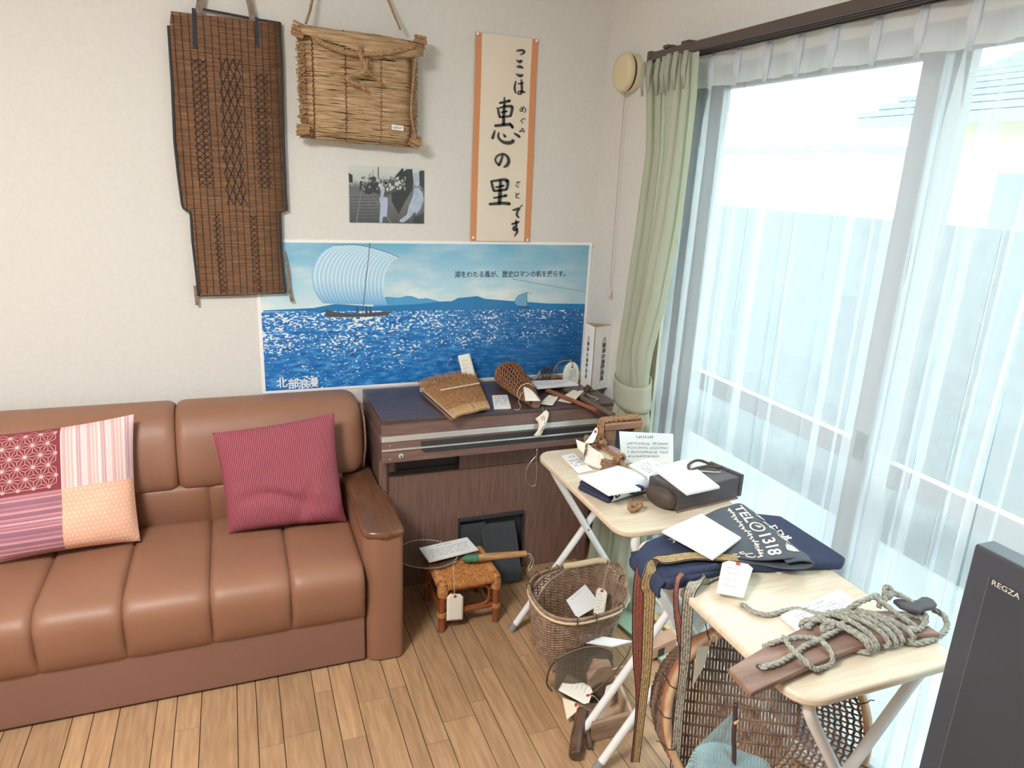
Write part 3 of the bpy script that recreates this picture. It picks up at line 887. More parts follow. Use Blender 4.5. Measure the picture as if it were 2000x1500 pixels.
# ---------------- calligraphy scroll
sc_ = thing('calligraphy_scroll', 'cream calligraphy scroll with orange side borders pinned near the corner', 'scroll', W(976, 471, 0))
c4 = [W(918,470,.004), W(1034,472,.004), W(1051,77,.004), W(929,63,.004)]
def wavy(u, v):
    p = c4[0].lerp(c4[1], u).lerp(c4[3].lerp(c4[2], u), v)
    return p + Vector((.0012*math.sin(v*7)*(1 if u > .5 else -.5), -.0015 - .0012*math.sin(v*9+u*3), 0))
MB().grid(lambda a, b: wavy(lerp(.10,.90,a), b), 8, 40).build('paper', mat('cream_paper', sr(236,226,208), .8, var=.02, vscale=10), sc_, smooth=180)
OR = mat('orange_border', sr(216,150,106), .75)
MB().grid(lambda a, b: wavy(lerp(0,.10,a), b), 2, 40).build('border', OR, sc_, smooth=180)
MB().grid(lambda a, b: wavy(lerp(.90,1,a), b), 2, 40).build('border', OR, sc_, smooth=180)
BRUSH = mat('brush_ink', sr(62,68,72), .7)
def brush(mb, pts, cv, off=.0085):
    P = [Vector((a, b, w_)) for a, b, w_ in pts]
    P = smooth_path(P, 7) if len(P) > 2 else [P[0].lerp(P[1], k/6) for k in range(7)]
    L_, R_ = [], []
    for i, p in enumerate(P):
        t = P[min(i+1,len(P)-1)] - P[max(i-1,0)]; t.z = 0
        t.normalize(); n = Vector((-t.y, t.x, 0)); wd = max(p.z, 2)/2*1.18
        L_.append(cv(p.x + n.x*wd, p.y + n.y*wd)); R_.append(cv(p.x - n.x*wd, p.y - n.y*wd))
    m = len(P); vs = []
    for a, b in zip(L_, R_): vs += [W(*a, off), W(*b, off)]
    mb.add(vs, [(2*i, 2*i+1, 2*i+3, 2*i+2) for i in range(m-1)])
    for q in (P[0], P[-1]):
        r = max(q.z, 2)/2*.98
        mb.add([W(*cv(q.x + r*math.cos(k*PI/5), q.y + r*math.sin(k*PI/5)), off) for k in range(10)], [tuple(range(10))])
cA = lambda x, y: (900 + x/7.144, 50 + y/7.144)
cB = lambda x, y: (900 + x/6.817, 260 + y/6.817)
chars = [
 (cA, [[(780,355,14),(815,345,22),(870,345,24),(886,368,26),(860,390,18),(820,415,4)], [(775,470,6),(795,495,22),(825,503,36),(848,492,30)]]),
 (cA, [[(787,575,18),(820,572,34),(855,583,26),(868,595,8)], [(772,668,6),(795,690,24),(835,700,38),(862,690,24)]]),
 (cA, [[(768,775,14),(755,830,22),(752,880,26),(765,940,16)], [(795,812,10),(830,808,18),(873,798,14)], [(845,755,16),(850,830,26),(852,900,26),(840,948,26),(805,952,18),(790,935,12),(815,914,14),(860,922,22),(890,930,22)]]),
 (cA, [[(608,1000,14),(608,1100,30),(602,1200,36),(595,1385,38)], [(545,1080,26),(610,1065,28),(682,1050,36)], [(500,1145,12),(520,1165,24),(528,1220,28),(545,1278,26)], [(540,1148,20),(620,1128,26),(700,1125,34),(718,1145,36)], [(720,1142,34),(710,1200,32),(693,1265,28)], [(567,1210,16),(610,1203,20),(645,1196,22)], [(540,1277,20),(620,1270,26),(693,1262,22)], [(480,1397,32),(560,1390,34),(640,1380,36),(700,1388,34),(722,1422,36)], [(680,1352,12),(705,1390,26)]]),
 (cB, [[(455,-35,14),(440,10,26),(422,68,30)], [(505,-8,16),(498,45,26),(530,95,28),(580,123,34),(650,128,42),(698,105,34),(680,82,8)], [(565,6,8),(590,45,32)], [(712,2,16),(765,36,30),(785,52,24)]]),
 (cB, [[(560,280,18),(548,330,24),(530,380,30),(507,428,26)], [(507,428,22),(470,385,20),(460,345,20),(490,300,20),(560,277,22),(618,310,30),(638,370,36),(618,422,34),(572,455,14)]]),
 (cB, [[(405,640,24),(420,700,28),(440,768,28)], [(412,640,22),(500,627,26),(580,620,34),(622,636,40)], [(625,635,38),(622,700,32),(606,752,24)], [(467,720,18),(520,710,20),(568,700,26)], [(445,768,24),(530,762,26),(608,750,22)], [(528,622,26),(525,750,38),(520,850,42),(512,938,40)], [(437,862,18),(520,850,22),(602,830,34)], [(385,945,30),(470,938,34),(560,932,34),(648,940,36)]]),
 (cB, [[(690,1025,14),(730,1016,22),(780,998,20),(752,1050,22),(747,1095,24),(775,1125,16)], [(793,972,14),(801,984,12)], [(812,958,14),(820,968,12)]]),
 (cB, [[(680,1212,18),(730,1196,24),(772,1182,20)], [(735,1160,14),(738,1215,24),(733,1245,28),(707,1255,28),(705,1285,28),(733,1288,24),(745,1268,24),(747,1320,26),(710,1380,6)]]),
 (cA, [[(845,1130,7),(858,1180,9),(868,1200,8)], [(880,1125,7),(860,1182,10),(832,1195,10),(828,1167,8),(860,1145,8),(898,1155,10),(905,1190,10),(885,1215,7)]]),
 (cA, [[(885,1290,8),(840,1325,10),(866,1360,8)], [(886,1304,6),(895,1318,6)], [(897,1295,6),(906,1308,6)]]),
 (cA, [[(840,1440,8),(870,1436,8),(832,1480,10),(817,1475,8),(850,1465,8),(895,1482,8)], [(885,1450,7),(873,1497,7)]]),
 (cB, [[(735,660,7),(790,648,8)], [(755,640,6),(770,690,7)], [(735,685,8),(745,710,9),(770,718,8)]]),
 (cB, [[(735,795,8),(745,825,8)], [(780,800,8),(738,833,9),(740,858,9),(780,862,8)]]),
]
for cv, strokes in chars:
    mb = MB()
    for st in strokes: brush(mb, st, cv)
    mb.build('brush_character', BRUSH, sc_, kind='stuff')
for a, b in ((933,66),(1048,80),(924,464),(1030,469)): pin(a, b, sc_, .007)

# ---------------- black and white photograph
ph_ = thing('photograph', 'glossy black and white photograph of a crowd beside railway tracks', 'photograph', W(755, 436, 0))
gl = bpy.data.materials.new('photo_print'); gl.use_nodes = True
N = gl.node_tree.nodes; L = gl.node_tree.links; p = N['Principled BSDF']; p.inputs['Roughness'].default_value = .12
tc = N.new('ShaderNodeTexCoord'); sp = N.new('ShaderNodeSeparateXYZ'); L.new(tc.outputs['Object'], sp.inputs[0])
nz = N.new('ShaderNodeTexNoise'); nz.inputs['Scale'].default_value = 70; nz.inputs['Detail'].default_value = 6; L.new(tc.outputs['Object'], nz.inputs['Vector'])
mp = N.new('ShaderNodeMapRange'); mp.inputs[1].default_value = 0; mp.inputs[2].default_value = .194; L.new(sp.outputs[2], mp.inputs[0])
md = N.new('ShaderNodeMath'); md.operation = 'MULTIPLY_ADD'; md.inputs[1].default_value = .12; L.new(nz.outputs[0], md.inputs[0]); L.new(mp.outputs[0], md.inputs[2])
rp = N.new('ShaderNodeValToRGB'); els = rp.color_ramp.elements
els[0].position = .05; els[0].color = sr(88,94,98); els[1].position = 1.0; els[1].color = sr(206,214,210)
for po_, c in ((.45, sr(120,124,124)), (.70, sr(112,116,118)), (.82, sr(190,200,198))):
    e = els.new(po_); e.color = c
L.new(md.outputs[0], rp.inputs[0]); L.new(rp.outputs[0], p.inputs['Base Color'])
P4 = [W(683,434,.003), W(828,437,.003), W(829,329,.003), W(681,324,.003)]
MB().slab(P4, .001).build('print', gl, ph_)
def ph(x, y, off=.0036):   # crop coordinates of the photo zoom (670,315, scale 11.54)
    return W(670 + x/11.54, 315 + y/11.54, off)
G = lambda v: mat('grey_%d' % v, sr(v, v+4, v+6), .35) if 'grey_%d' % v not in bpy.data.materials else bpy.data.materials['grey_%d' % v]
def shp(name, pts, g, off=.0037): return MB().poly([ph(a, b, off) for a, b in pts]).build(name, G(g), ph_)
shp('printed_shape', [(125,262),(215,310),(218,480),(135,480)], 62)
shp('printed_shape', [(560,380),(700,335),(750,380),(740,480),(600,480)], 70)
shp('printed_shape', [(1180,330),(1330,160),(1360,160),(1365,230),(1430,180),(1560,175),(1590,480),(1560,640),(1400,900),(1250,1200),(1100,900),(1080,600),(1150,420)], 58)
shp('printed_shape', [(1710,240),(1760,205),(1830,215),(1830,640),(1730,560)], 66)
shp('printed_shape', [(380,440),(520,480),(660,450),(800,470),(830,760),(700,700),(620,740),(520,740),(430,640),(370,660)], 66, .0038)
shp('printed_shape', [(900,420),(1030,390),(1190,430),(1260,640),(1100,720),(960,800),(900,700)], 84, .0038)
shp('printed_shape', [(1590,1250),(1700,1230),(1815,1150),(1815,1400),(1580,1390)], 60)
mb = MB()
rgp = random.Random(5)
for k in range(60):
    cx, cy = rgp.uniform(430, 1420), rgp.uniform(360, 640); r = rgp.uniform(12, 34)
    mb.poly([ph(cx + r*rgp.uniform(.6,1.2)*math.cos(a*PI/4), cy + 1.2*r*math.sin(a*PI/4), .0041) for a in range(8)])
mb.build('printed_faces', G(150), ph_, kind='stuff')
mb = MB()
for k in range(26):
    cx, cy = rgp.uniform(700, 1420), rgp.uniform(370, 640); r = rgp.uniform(14, 40)
    mb.poly([ph(cx + r*rgp.uniform(.5,1.2)*math.cos(a*PI/4), cy + 1.2*r*math.sin(a*PI/4), .0043) for a in range(8)])
mb.build('printed_caps', G(205), ph_, kind='stuff')
mb = MB()
for a, b in (((300,1380),(425,600)), ((1080,1385),(640,740))):
    mb.poly([ph(a[0]-16, a[1], .0040), ph(a[0]+18, a[1], .0040), ph(b[0]+6, b[1], .0040), ph(b[0]-6, b[1], .0040)])
mb.build('printed_rails', G(128), ph_, kind='stuff')
mb = MB()
for k in range(9):
    y = 800 + k*70
    mb.poly([ph(150, y, .0038), ph(830, y-6, .0038), ph(830, y+14, .0038), ph(150, y+20, .0038)])
mb.build('printed_sleepers', G(86), ph_, kind='stuff')
mb = MB()
for xx, y0 in ((795,130),(675,180),(610,260),(580,290)):
    mb.poly([ph(xx-(10 if xx > 700 else 4), y0, .0040), ph(xx+(10 if xx > 700 else 4), y0, .0040), ph(xx+(10 if xx > 700 else 4), 400, .0040), ph(xx-(10 if xx > 700 else 4), 400, .0040)])
mb.build('printed_poles', G(70), ph_, kind='stuff')
SHEEN = mat('painted_glare_blue', sr(176,190,214), .2, var=.12, vscale=60)  # reflected glare on the glossy surface, painted as pale blue shapes over the picture
MB().poly([ph(a, b, .0045) for a, b in ((860,560),(930,570),(940,680),(900,800),(1000,820),(1010,900),(990,1250),(900,1250),(880,1400),(820,1400),(830,1130),(850,1000),(810,860),(850,780))]).build('painted_glare', SHEEN, ph_)
MB().poly([ph(a, b, .0045) for a, b in ((1600,600),(1700,600),(1800,720),(1820,880),(1740,1090),(1660,1190),(1610,1140),(1520,1260),(1380,1370),(1290,1370),(1270,1330),(1440,1200),(1480,1010),(1570,800))]).build('painted_glare', SHEEN, ph_)
MB().poly([ph(a, b, .0045) for a, b in ((1590,280),(1690,250),(1700,400),(1730,480),(1690,560),(1640,560),(1600,430))]).build('painted_glare', SHEEN, ph_)

# ---------------- sailing boat poster
PX0, PX1, PZ0, PZ1 = .066, 1.362, .700, 1.254
ps = thing('sailing_poster', 'wide blue poster of a white-sailed boat on sparkling water', 'poster', ((PX0+PX1)/2, WY, PZ0))
MB().box((PX0, WY-.0025, PZ0), (PX1, WY, PZ1)).build('white_sheet', PAPER, ps)
SKYP = bpy.data.materials.new('sky_print'); SKYP.use_nodes = True
hz = W(800, 603, .003).z - PZ0
iz0, iz1 = .010, PZ1 - PZ0 - .010
def printmat(m, build):
    m.use_nodes = True
    N, L = m.node_tree.nodes, m.node_tree.links
    p = N['Principled BSDF']; p.inputs['Roughness'].default_value = .3
    tc = N.new('ShaderNodeTexCoord'); sp = N.new('ShaderNodeSeparateXYZ'); L.new(tc.outputs['Object'], sp.inputs[0])
    build(N, L, p, tc, sp)
    return m
def noise_node(N, L, tc, scale, stretch, detail=4):
    mp = N.new('ShaderNodeMapping'); mp.inputs['Scale'].default_value = stretch; L.new(tc.outputs['Object'], mp.inputs[0])
    nz = N.new('ShaderNodeTexNoise'); nz.inputs['Scale'].default_value = scale; nz.inputs['Detail'].default_value = detail; L.new(mp.outputs[0], nz.inputs['Vector'])
    return nz.outputs[0]
def ramp(N, L, src, stops):
    r = N.new('ShaderNodeValToRGB'); e = r.color_ramp.elements
    e[0].position, e[0].color = stops[0]; e[1].position, e[1].color = stops[-1]
    for po_, c in stops[1:-1]:
        q = e.new(po_); q.color = c
    if src is not None: L.new(src, r.inputs[0])
    return r.outputs[0]
def rng_(N, L, src, a, b, c=0, d=1):
    m_ = N.new('ShaderNodeMapRange'); m_.inputs[1].default_value = a; m_.inputs[2].default_value = b; m_.inputs[3].default_value = c; m_.inputs[4].default_value = d
    L.new(src, m_.inputs[0]); return m_.outputs[0]
def mixc(N, L, f, a, b):
    m_ = N.new('ShaderNodeMixRGB'); L.new(f, m_.inputs[0])
    for i, q in ((1, a), (2, b)):
        if isinstance(q, tuple): m_.inputs[i].default_value = q
        else: L.new(q, m_.inputs[i])
    return m_.outputs[0]
def mth(N, L, op, a, b):
    m_ = N.new('ShaderNodeMath'); m_.operation = op
    for i, q in enumerate((a, b)):
        if isinstance(q, (int, float)): m_.inputs[i].default_value = q
        else: L.new(q, m_.inputs[i])
    return m_.outputs[0]
def sky_build(N, L, p, tc, sp):
    base = ramp(N, L, rng_(N, L, sp.outputs[2], hz, iz1), [(0, sr(214,236,242)), (.35, sr(186,224,240)), (1, sr(112,184,218))])
    cl = rng_(N, L, noise_node(N, L, tc, 5, (1,1,3.2), 6), .46, .66)
    low = rng_(N, L, sp.outputs[2], hz+.20, hz+.02, .25, 1)
    c = mixc(N, L, mth(N, L, 'MULTIPLY', cl, low), base, sr(244,248,248))
    c = mixc(N, L, rng_(N, L, sp.outputs[0], .25, .66, 0, .55), c, sr(122,170,192))
    L.new(c, p.inputs['Base Color'])
def sea_build(N, L, p, tc, sp):
    wv = noise_node(N, L, tc, 26, (.8,1,3.4), 6)
    base = ramp(N, L, wv, [(.3, sr(24,92,164)), (.5, sr(40,124,200)), (.72, sr(92,172,228))])
    dark = mixc(N, L, rng_(N, L, sp.outputs[0], -.05, .62, 0, .6), base, sr(32,88,140))
    sn = noise_node(N, L, tc, 165, (.6,1,1.2), 3)
    big = noise_node(N, L, tc, 9, (.6,1,1.6), 3)
    # glitter thins towards the bottom and the right
    th = mth(N, L, 'ADD', rng_(N, L, sp.outputs[2], hz, 0, .52, .70), rng_(N, L, sp.outputs[0], -.30, .64, 0, .10))
    th = mth(N, L, 'ADD', th, rng_(N, L, big, .35, .65, .07, -.07))
    sp_ = mth(N, L, 'GREATER_THAN', sn, th)
    c = mixc(N, L, sp_, dark, sr(238,248,252))
    L.new(c, p.inputs['Base Color'])
printmat(SKYP, sky_build)
SEAP = printmat(bpy.data.materials.new('sea_print'), sea_build)
b_ = .012
MB().box((PX0+b_, WY-.0031, PZ0+hz), (PX1-b_, WY-.0026, PZ0+iz1)).build('sky_picture', SKYP, ps)
MB().box((PX0+b_, WY-.0031, PZ0+iz0), (PX1-b_, WY-.0026, PZ0+hz)).build('sea_picture', SEAP, ps)
def flat(name, pts, m, off, cv=lambda a, b: (a, b), parent=ps): return MB().poly([W(*cv(a, b), off) for a, b in pts]).build(name, m, parent)
cP = lambda x, y: (480 + x*.38, 440 + y*.38)
HILL1 = mat('far_hill_print', sr(86,166,216), .3); HILL2 = mat('near_hill_print', sr(40,128,190), .3)
flat('printed_hill', [(640,432),(690,372),(730,368),(790,372),(830,362),(860,366),(890,378),(930,374),(990,390),(1050,420),(1060,434)], HILL1, .0033, cP)
flat('printed_hill', [(90,438),(350,425),(460,404),(520,408),(650,418),(900,404),(1000,392),(1060,390),(1090,374),(1190,364),(1230,378),(1350,388),(1500,398),(1550,402),(1740,404),(1740,432),(90,444)], HILL2, .0035, cP)
# the sail
cS = lambda x, y: (590 + x*.12, 460 + y*.12)
def sail_build(N, L, p, tc, sp): pass
SAIL = bpy.data.materials.new('sail_print'); SAIL.use_nodes = True
N, L = SAIL.node_tree.nodes, SAIL.node_tree.links; p = N['Principled BSDF']; p.inputs['Roughness'].default_value = .3
tc = N.new('ShaderNodeTexCoord'); sp = N.new('ShaderNodeSeparateXYZ'); L.new(tc.outputs['UV'], sp.inputs[0])
fr_ = mth(N, L, 'FRACT', mth(N, L, 'MULTIPLY', sp.outputs[0], 18.0), 0.0)
pan = ramp(N, L, fr_, [(0, sr(120,186,226)), (.10, sr(160,212,242)), (.6, sr(200,232,250)), (.95, sr(226,244,253))])
low = rng_(N, L, sp.outputs[1], .45, 0, 0, .75)
L.new(mixc(N, L, low, pan, sr(80,165,222)), p.inputs['Base Color'])
Lc = smooth_path([(520,160,0),(330,270,0),(205,450,0),(158,650,0),(190,850,0),(260,1000,0),(345,1105,0)], 6)
Rc = smooth_path([(1580,350,0),(1470,420,0),(1370,560,0),(1330,740,0),(1330,900,0),(1345,1020,0),(1385,1130,0)], 6)
Tc = smooth_path([(520,160,0),(850,150,0),(1100,190,0),(1350,262,0),(1580,350,0)], 8)
nS = len(Lc)
def sail_pt(u, v):
    j = (1-v)*(nS-1); j0 = min(int(j), nS-2); f = j-j0
    a = Lc[j0].lerp(Lc[j0+1], f); b = Rc[j0].lerp(Rc[j0+1], f)
    q = a.lerp(b, u)
    k = u*(len(Tc)-1); k0 = min(int(k), len(Tc)-2); t = Tc[k0].lerp(Tc[k0+1], k-k0)
    lin = Lc[0].lerp(Rc[0], u); q = q + (t - lin)*v**2
    return W(*cS(q.x, q.y), .0040)
NU, NV = 54, 20
MB().grid(sail_pt, NU, NV).build('printed_sail', SAIL, ps, uv=[(i/NU, j/NV) for j in range(NV+1) for i in range(NU+1)])
BOATM = mat('boat_print', sr(84,88,98), .3)
def line_px(mb, pts, wd, cv, off):
    for (a, b), (c, d) in zip(pts, pts[1:]):
        t = Vector((c-a, d-b)); t.normalize(); n = Vector((-t.y, t.x))*wd/2
        mb.poly([W(*cv(a+n.x, b+n.y), off), W(*cv(c+n.x, d+n.y), off), W(*cv(c-n.x, d-n.y), off), W(*cv(a-n.x, b-n.y), off)])
bt = flat('printed_boat', [(375,1210),(425,1195),(460,1222),(560,1250),(700,1265),(885,1268),(1020,1265),(1180,1250),(1300,1240),(1470,1232),(1390,1300),(1180,1318),(800,1330),(500,1330),(385,1315)], BOATM, .0044, cS)
mb = MB(); line_px(mb, [(1103,120),(1085,330),(1055,580),(1020,900),(985,1268)], 10, cS, .0046); line_px(mb, [(x_.x, x_.y) for x_ in Tc[::3]] + [(1585,360)], 8, cS, .0046); line_px(mb, [(1300,1240),(1540,1195)], 6, cS, .0046)
mb.build('printed_rigging', BOATM, bt, kind='stuff')
for bx_ in (900, 1050, 1115):
    mb = MB().poly([W(*cS(bx_ + a, b), .0045) for a, b in ((-20,1265),(-18,1190),(-12,1165),(0,1148),(12,1165),(14,1195),(20,1265))])
    mb.build('printed_figure', BOATM, bt)
# distant boat
cT = lambda x, y: (1000 + x*.16, 440 + y*.16)
SAIL2 = mat('far_sail_print', sr(120,178,212), .3)
ds = flat('printed_far_sail', [(180,820),(120,835),(60,870),(30,920),(40,960),(70,980),(190,985),(185,900)], SAIL2, .0040, cT)
mb = MB(); line_px(mb, [(182,815),(180,990)], 5, cT, .0044); line_px(mb, [(70,860),(180,820),(240,838)], 4, cT, .0044); line_px(mb, [(75,1000),(215,1000)], 12, cT, .0044)
mb.build('printed_far_boat', BOATM, ds, kind='stuff')
mb = MB(); line_px(mb, [(0,655),(900,815)], 5, cT, .0040); mb.build('printed_wire', mat('wire_print', sr(110,150,172), .3), ps)
# lettering
INKP = mat('poster_ink', sr(48,76,98), .4)
o_ = W(888, 541, .0040); e_ = W(1104, 540, .0040)
mb = MB(); text_on(mb, '湖をわたる風が、歴史ロマンの帆を揺らす。', o_, XW, ZW, .0265, .012, fit=(e_.x-o_.x)*1.0, lift=0); mb.build('poster_line', INKP, ps, kind='stuff')
WHT = mat('white_lettering', sr(250,252,252), .4)
mb = MB()
for i, (ch, u, v) in enumerate((('北',540,756),('部',563,758),('浪',582,758),('漫',601,755))):
    text_on(mb, ch, W(u, v, .0040), XW + ZW*.02, ZW, .040, .018, lift=0)
mb.build('logo_lettering', WHT, ps, kind='stuff')
mb = MB(); text_on(mb, '北部', W(1083, 726, .0040), XW, ZW, .026, 0, lift=0)
ink_lines(mb, W(1086, 714, .0040), XW, ZW, .032, 1, .006, lift=0, rng=random.Random(2)); mb.build('logo_lettering', mat('pale_lettering', sr(150,180,200), .4), ps, kind='stuff')
for a, b in ((1155,480),): pin(a, b, ps, .003)

# ---------------- woven reed back mat
REED = mat('reed_brown', sr(112,80,56), .6, col2=sr(154,112,80), vscale=30, stretch=(.6,1,6), detail=5, rnd=0)
NAVYB = mat('navy_binding', sr(54,58,66), .85, bump=.4, bscale=300)
CORDD = mat('dark_cord', sr(56,46,42), .8)
mt = thing('reed_mat', 'long dark brown reed mat with navy binding and crossed stitching', 'woven mat', W(450, 590, 0))
Lpx = [(22,331),(50,329),(160,336),(276,341),(340,348),(400,356),(409,360),(412,371),(420,373),(470,376),(530,383),(578,388)]
Rpx = [(44,547),(60,547),(120,550),(276,554),(380,558),(410,560),(413,547),(420,547),(480,549),(530,553),(572,558)]
zt_, zb_ = W(440, 33, .02).z, W(470, 575, .02).z
Lt = sorted((W(u, v, .02).z, W(u, v, .02).x) for v, u in Lpx); Rt = sorted((W(u, v, .02).z, W(u, v, .02).x) for v, u in Rpx)
MY = WY - .022
def mat_y(z): return MY - .004*math.sin((z-zb_)*9)
mb = MB(); nrow = 250; rgm = random.Random(8)
for i in range(nrow):
    z = lerp(zt_-.003, zb_+.002, i/(nrow-1)); xa, xb = tabl(z, Lt)+.004, tabl(z, Rt)-.004
    j = rgm.uniform(-.0004,.0004); r = (zt_-zb_)/nrow*.56
    mb.tube([(lerp(xa, xb, k/4), mat_y(z)+rgm.uniform(-.0006,.0006), z + j + rgm.uniform(-.0005,.0005)) for k in range(5)], r, 5)
mb.build('reeds', REED, mt, kind='stuff', smooth=180)
def mx_(s, z): return lerp(tabl(z, Lt), tabl(z, Rt), s)
mb = MB()
nw = 15
for i in range(nw):
    s = (i+.7)/(nw+.4)
    pts = []
    for k in range(60):
        z = lerp(zt_-.004, zb_+.003, k/59)
        xl0 = lerp(tabl(zt_-.05, Lt), tabl(zb_+.02, Lt)-.03, k/59); xr0 = lerp(tabl(zt_-.05, Rt), tabl(zb_+.02, Rt)+.018, k/59)
        x = lerp(xl0, xr0, s)
        if tabl(z, Lt)+.004 < x < tabl(z, Rt)-.004: pts.append((x, mat_y(z)-.0024, z))
    if len(pts) > 2: mb.tube(pts, .0011, 4)
def zig(s0, s1, z0, z1, n):
    for ph0 in (0, 1):
        pts = []
        for k in range(n+1):
            z = lerp(z0, z1, k/n); s = s0 if (k+ph0) % 2 == 0 else s1
            pts.append((mx_(s, z), mat_y(z)-.0030, z))
        mb.tube(pts, .0013, 4)
zz_ = lambda v: W(450, v, .02).z
zig(.175,.245, zz_(120), zz_(365), 19); zig(.245,.315, zz_(120), zz_(365), 19)
zig(.735,.80, zz_(140), zz_(366), 18); zig(.80,.865, zz_(140), zz_(366), 18)
for a in (.42,.485,.55): zig(a, a+.065, zz_(115), zz_(400), 9)
zig(.245,.315, zz_(418), zz_(572), 14); zig(.655,.73, zz_(420), zz_(572), 14)
mb.build('stitched_cords', CORDD, mt, kind='stuff')
def edge_path(tabpx, off=.022): return [W(u, v, off) for v, u in tabpx]
MB().tube(resample(edge_path(Lpx[1:]), .01), .0042, 6, sx=.7).build('binding', NAVYB, mt, smooth=180)
MB().tube(resample(edge_path(Rpx), .01), .0042, 6, sx=.7).build('binding', NAVYB, mt, smooth=180)
MB().tube(resample([W(396,18,.022), W(450,28,.022), W(497,37,.022), W(547,45,.022)], .012), .0035, 6).build('binding', NAVYB, mt, smooth=180)
MB().tube(resample([W(388,578,.022), W(470,576,.022), W(558,572,.022)], .012), .002, 6).build('binding', NAVYB, mt, smooth=180)
STRAP = mat('woven_strap', sr(112,98,86), .85, col2=sr(150,136,120), vscale=160, stretch=(1,1,.5))
nl = W(438, -85, .03)
for pts, wd in ((((388,22),(391,2),(397,-25),(412,-60)), .019), (((493,41),(489,15),(480,-20),(462,-60)), .017)):
    mb = MB(); ribbon(mb, [W(a, b, .028) for a, b in pts] + [nl], [XW, XW, Vector((.7,-.7,0)), Vector((0,-1,0))], wd, .003); mb.build('strap', STRAP, mt)
for pts, wd in ((((379,16),(380,50),(381,95)), .013), (((501,34),(502,60),(503,92)), .011)):
    mb = MB(); ribbon(mb, [W(a, b, .0275) for a, b in pts], XW, wd, .002); mb.build('navy_tab', NAVYB, mt)
mb = MB(); ribbon(mb, [W(a, b, .020) for a, b in ((381,558),(383,575),(385,596))], XW, .011, .002); mb.build('tail_strap', STRAP, mt)
mb = MB(); ribbon(mb, [W(a, b, .020) for a, b in ((553,487),(562,527),(564,556),(568,578),(571,589))], XW, [.006,.008,.010,.013], .002); mb.build('tail_strap', STRAP, mt)

# ---------------- straw bag
STRAW = mat('rice_straw', sr(156,124,88), .65, col2=sr(208,178,138), vscale=40, stretch=(.25,1,3), detail=5, sharp=(.3,.7))
STRAWD = mat('straw_rope', sr(146,112,78), .75, col2=sr(190,154,112), vscale=120)
BIND = mat('binding_cord', sr(96,62,44), .8)
bg_ = thing('straw_bag', 'square golden rice-straw bag with flap hanging on the wall', 'bag', W(700, 287, .05))
BX0, BX1 = Yp(588,150,2.535).x, Yp(818,150,2.535).x
BZ0, BZ1 = Yp(700,277,2.535).z, Yp(700,62,2.535).z
def bag_y(s, t): return 2.612 - .010 - .082*(max(0, 1-abs(2*s-1)**5)**.5*.75+.25)*(max(0, 1-abs(2*t-1)**6)**.5*.7+.3)
rgb = random.Random(12)
mb = MB()
nR = 44
for i in range(nR):
    t = (i+.5)/nR
    for k in range(6):
        tt = t + rgb.uniform(-.5,.5)/nR*1.1; tt = min(max(tt, .003), .997)
        s0, s1 = rgb.choice((-.012, 0, .01)), rgb.choice((1.0, 1.012, .99))
        pts = []
        w0_, w1_ = rgb.uniform(-.004,.004), rgb.uniform(-.004,.004)
        for j in range(9):
            s = lerp(s0, s1, j/8); sc = min(max(s, .001), .999)
            pinch = min(abs(s-q) for q in (.095,.36,.66,.93)); pk = max(0, 1-pinch/.05)
            y = bag_y(sc, tt) + .004*pk + rgb.uniform(-.0025,.001)
            z = lerp(BZ0, BZ1, tt) + .0035*math.sin(s*9+k) + w0_*s + w1_*(1-s) - .012*(s-.5)
            pts.append((lerp(BX0, BX1, s), y, z))
        mb.tube(pts, rgb.uniform(.0016,.0030), 4, cap=True)
mb.build('straw', STRAW, bg_, kind='stuff', smooth=180)
# body inside
MB().grid(lambda a, b: Vector((lerp(BX0+.004, BX1-.004, a), bag_y(a*.98+.01, b*.98+.01)+.008, lerp(BZ0+.003, BZ1-.003, b))), 16, 14).build('body', mat('straw_inner', sr(120,86,52), .8), bg_, smooth=180)
MB().box((BX0+.006, 2.56, BZ0+.01), (BX1-.006, WY-.002, BZ1-.012)).build('rear_pouch', STRAW, bg_, bevel=.02)
# flap
fl_t = [W(574,46,.10), W(830,68,.10)]
apx = Yp(722, 110, 2.508)
mb = MB()
A_, B_ = Yp(590,60,2.525), Yp(822,78,2.525)
for i in range(26):
    t = i/25
    q0 = A_.lerp(apx, t) if False else None
    za = lerp(A_.z+.006, apx.z, t)
    if t < .55: xa = lerp(A_.x-.004, Yp(668,100,2.51).x, max(0, (t-.15)/.4)**1.3 if t > .15 else 0)
    else: xa = lerp(Yp(668,100,2.51).x, apx.x, (t-.55)/.45)
    xb = B_.x+.004 if t < .55 else lerp(B_.x, apx.x, ((t-.55)/.45)**1.0)
    for k in range(5):
        zz2 = za + rgb.uniform(-.005,.005)
        mb.tube([(lerp(xa, xb, j/7), 2.512 - .006*math.sin(j/7*PI) - .008*t + rgb.uniform(-.002,.002), zz2 + lerp(0,-.014, j/7)*(1-t*.6) + rgb.uniform(-.001,.001)) for j in range(8)], rgb.uniform(.0016,.0028), 4)
mb.build('flap', STRAW, bg_, kind='stuff', smooth=180)
mb = MB()
rope(mb, [Yp(610,72,2.502), Yp(645,92,2.496), Yp(680,103,2.492), Yp(722,106,2.490), Yp(770,101,2.494), Yp(812,90,2.502)], .0075); mb.build('flap_rope', STRAWD, bg_, smooth=180)
